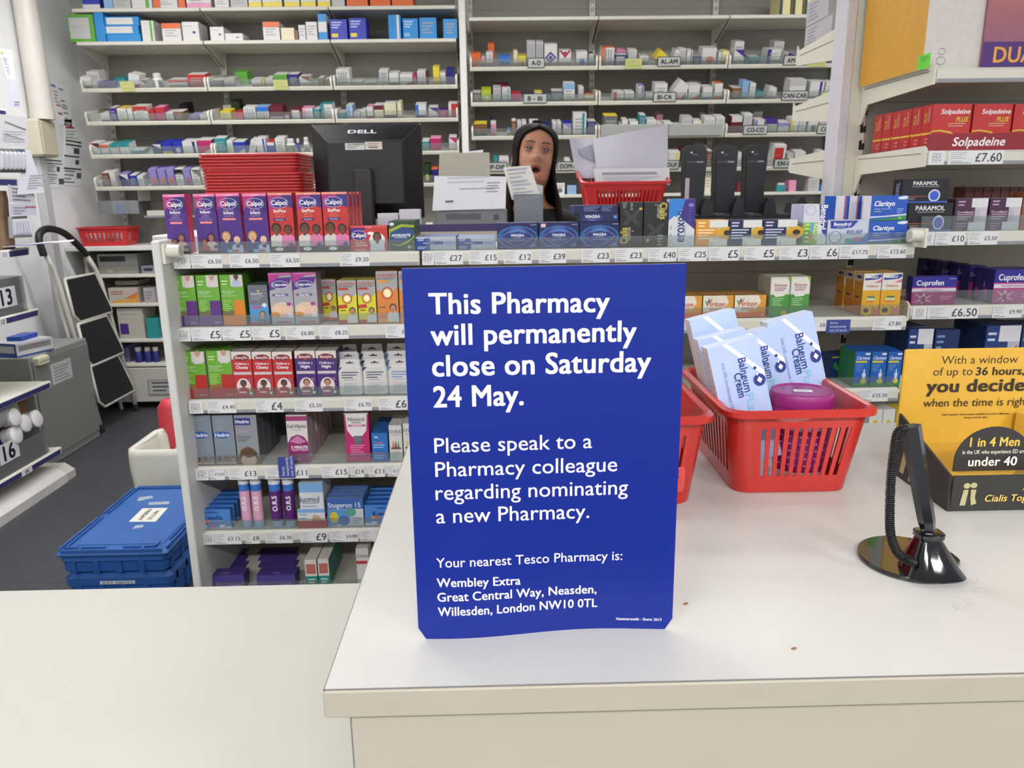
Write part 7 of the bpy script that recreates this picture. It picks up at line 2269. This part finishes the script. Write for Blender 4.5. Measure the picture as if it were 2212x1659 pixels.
for bl, br, tr, tl, art, lab in NT:
    side_card('wall_notice', lab, (bl, br, tr, tl), LX + .003, 'f4f4f2', art, th=.002, cat='notice')

# ---------------------------------------------------------------- blue crates and the lined bin
CL = mat('2b5796', .4, var=.06, scale=12)
CB = mat('1d4f92', .4, var=.05, scale=12)
A = on_z(116, 1192, .225)
B_ = on_z(357, 1190, .225)
cx0, cx1, cyf, cyb = A.x, B_.x, A.y, on_z(290, 1050, .225).y
cw, cl = cx1 - cx0, cyb - cyf


def crate_body(x0, x1, y0, y1, z0, z1, m):
    mb = M()
    mb.rbox(x0 + .008, x1 - .008, y0 + .008, y1 - .008, z0, z1, m, .012)
    for zz in (z0 + (z1 - z0) * .55,):
        mb.rbox(x0, x1, y0, y1, zz, z1 - .002, m, .014)
    n = 4
    for k in range(n):
        xa = x0 + .03 + (x1 - x0 - .06) * k / n
        mb.rbox(xa + .006, xa + (x1 - x0 - .06) / n * .35, y0 + .001, y0 + .02, z0 + .004, z1 - .01, m, .003)
    for k in range(6):
        ya = y0 + .04 + (y1 - y0 - .08) * k / 6
        for xx in (x0 + .0, x1 - .02):
            mb.rbox(xx, xx + .02, ya, ya + .022, z0 + .004, z1 - .01, m, .003)
    return mb


t = thing('storage_crate', 'top blue crate with a labelled lid on the floor beside the gondola', 'crate', ((cx0 + cx1) / 2, (cyf + cyb) / 2, .128))
off = Matrix.Translation(-t.location)
mb = crate_body(cx0 + .006, cx1 - .006, cyf + .006, cyb - .006, .128, .20, CB); mb.T = None
mb.v = [tuple(V(p) - t.location) for p in mb.v]
mb.build('crate_body', t)
mb = M(); mb.T = off
mb.rbox(cx0, cx1, cyf, cyb, .196, .2195, CL, .010)
ins = .045
mb.rbox(cx0 + ins, cx1 - ins * .8, cyf + ins * 1.3, cyb - ins, .2185, .2235, CL, .004)
r_ = .006
for (xa, xb, ya, yb) in ((cx0 + .006, cx0 + .012, cyf + .02, cyf + cl * .48), (cx0 + .006, cx0 + .012, cyf + cl * .54, cyb - .02), (cx0 + .022, cx0 + .028, cyf + .03, cyf + cl * .48), (cx0 + .022, cx0 + .028, cyf + cl * .54, cyb - .02), (cx1 - .012, cx1 - .006, cyf + .02, cyb - .02), (cx1 - .028, cx1 - .022, cyf + .09, cyb - .02),
                         (cx0 + .02, cx1 - .1, cyb - .012, cyb - .006), (cx0 + .02, cx1 - .1, cyb - .028, cyb - .022), (cx0 + .02, cx0 + cw * .42, cyf + .028, cyf + .034), (cx0 + cw * .58, cx1 - .05, cyf + .028, cyf + .034),
                         (cx0 + .02, cx1 - .02, cyf + .002, cyf + .007), (cx0 + cw * .2, cx0 + cw * .22, cyf + .006, cyf + .03), (cx0 + cw * .76, cx0 + cw * .78, cyf + .006, cyf + .03), (cx1 - .06, cx1 - .05, cyf + .03, cyf + .075)):
    mb.box(xa, xb, ya, yb, .218, .2275, CL)
l_ = mb.build('lid', t)
mb = M(); mb.T = off
P = [on_z(u, v, .2242) for u, v in ((278, 1127), (336, 1127), (363, 1097), (308, 1098))]
mb.add([tuple(p) for p in P], [(0, 1, 2, 3)], ink('cfcdc0'))
F = Face(mb, P[0] + V((0, 0, .0004)), (P[1] - P[0]).normalized(), (P[3] - P[0]).normalized(), (P[1] - P[0]).length, (P[3] - P[0]).length)
F.text('VIRTUS', F.w * .68, F.h * .5, F.w * .16, ink('2a2a30'), .01, rot=-math.pi / 2, fixw=F.h * .7)
F.text('FRIDAY', F.w * .34, F.h * .5, F.w * .16, ink('2a2a30'), .01, rot=-math.pi / 2, fixw=F.h * .8)
mb.build('paper_label', l_)
for q in (((320, 1091), (364, 1089), (367, 1083), (322, 1085)), ((286, 1143), (308, 1139), (311, 1133), (292, 1135)), ((296, 1083), (330, 1076), (330, 1071), (300, 1074))):
    mb = M(); mb.T = off
    P = [on_z(u, v, .2242) for u, v in q]
    mb.add([tuple(p) for p in P], [(0, 1, 2, 3)], mat('8f98a4', .8, var=.2))
    mb.build('label_remnant', l_)
t = thing('storage_crate', 'lower blue crate with a white number strip under the lidded one', 'crate', ((cx0 + cx1) / 2, (cyf + cyb) / 2, 0))
mb = crate_body(cx0 + .012, cx1 - .002, cyf + .012, cyb - .006, .0, .127, CB)
mb.v = [tuple(V(p) - t.location) for p in mb.v]
mb.build('crate_body', t)
mb = M(); mb.T = Matrix.Translation(-t.location)
p, q = on_y(217, 1262, cyf + .0115), on_y(291, 1254, cyf + .0115)
mb.box(p.x, q.x, cyf + .0105, cyf + .0118, p.z, q.z, ink('c8ccd4'))
Face(mb, (p.x, cyf + .0105, p.z), (1, 0, 0), (0, 0, 1), q.x - p.x, q.z - p.z).text('030 58033', (q.x - p.x) / 2, (q.z - p.z) / 2, (q.z - p.z) * .62, ink('2c2c38'), .015, fixw=(q.x - p.x) * .88)
mb.build('number_strip', t)
bf = on_y(268, 975, 3.28)
t = thing('lined_bin', 'white bin with a draped white liner bag behind the blue crates', 'bin', (bf.x + .25, 3.46, 0))
mb = M()
zr = bf.z
BINM, LINER = mat('c6c5bd', .5, var=.02), mat('cbc9bc', .4, var=.04, scale=14, bump=.5)
w_, l2 = .25, .175


def rr(hx, hy, r, z, wob=0):
    P = rrect(hx, hy, r, 5)
    return [(x * (1 + wob * math.sin(k * 1.9 + z * 40)), y * (1 + wob * math.cos(k * 2.3 + z * 31)), z) for k, (x, y) in enumerate(P)]


mb.loft([rr(w_ * .85, l2 * .85, .04, 0), rr(w_ * .97, l2 * .97, .05, zr - .01), rr(w_ * .93, l2 * .93, .05, zr - .01), rr(w_ * .8, l2 * .8, .04, .02)], BINM)
mb.build('bin_body', t, smooth=True, mods=[SMOOTH])
mb = M()
mb.loft([rr(w_ * .99, l2 * .99, .05, zr - .20, .012), rr(w_ * 1.01, l2 * 1.01, .05, zr - .12, .01), rr(w_ * 1.02, l2 * 1.02, .055, zr - .03, .008), rr(w_ * 1.0, l2 * 1.0, .05, zr, .008), rr(w_ * .95, l2 * .95, .05, zr + .002, .008), rr(w_ * .91, l2 * .91, .05, zr - .03, .012), rr(w_ * .85, l2 * .85, .04, zr - .15, .02), rr(w_ * .78, l2 * .78, .04, .05, .02)], LINER, caps=False)
mb.build('liner_bag', t, smooth=True)
mb = M()
p = on_y(352, 890, 3.64)
mb.loft([[(p.x + .03 + .07 * math.cos(a) * w, 3.66 + .05 * math.sin(a) * w, z) for a in [k * math.pi / 6 for k in range(12)]] for w, z in ((1, 0), (1.05, p.z * .5), (.9, p.z + .02), (.5, p.z + .06))], mat('b8303c', .5, bump=.5, scale=30))
tag(mb.build('plastic_bag', smooth=True), 'red plastic bag standing on the floor behind the lined bin', 'bag')
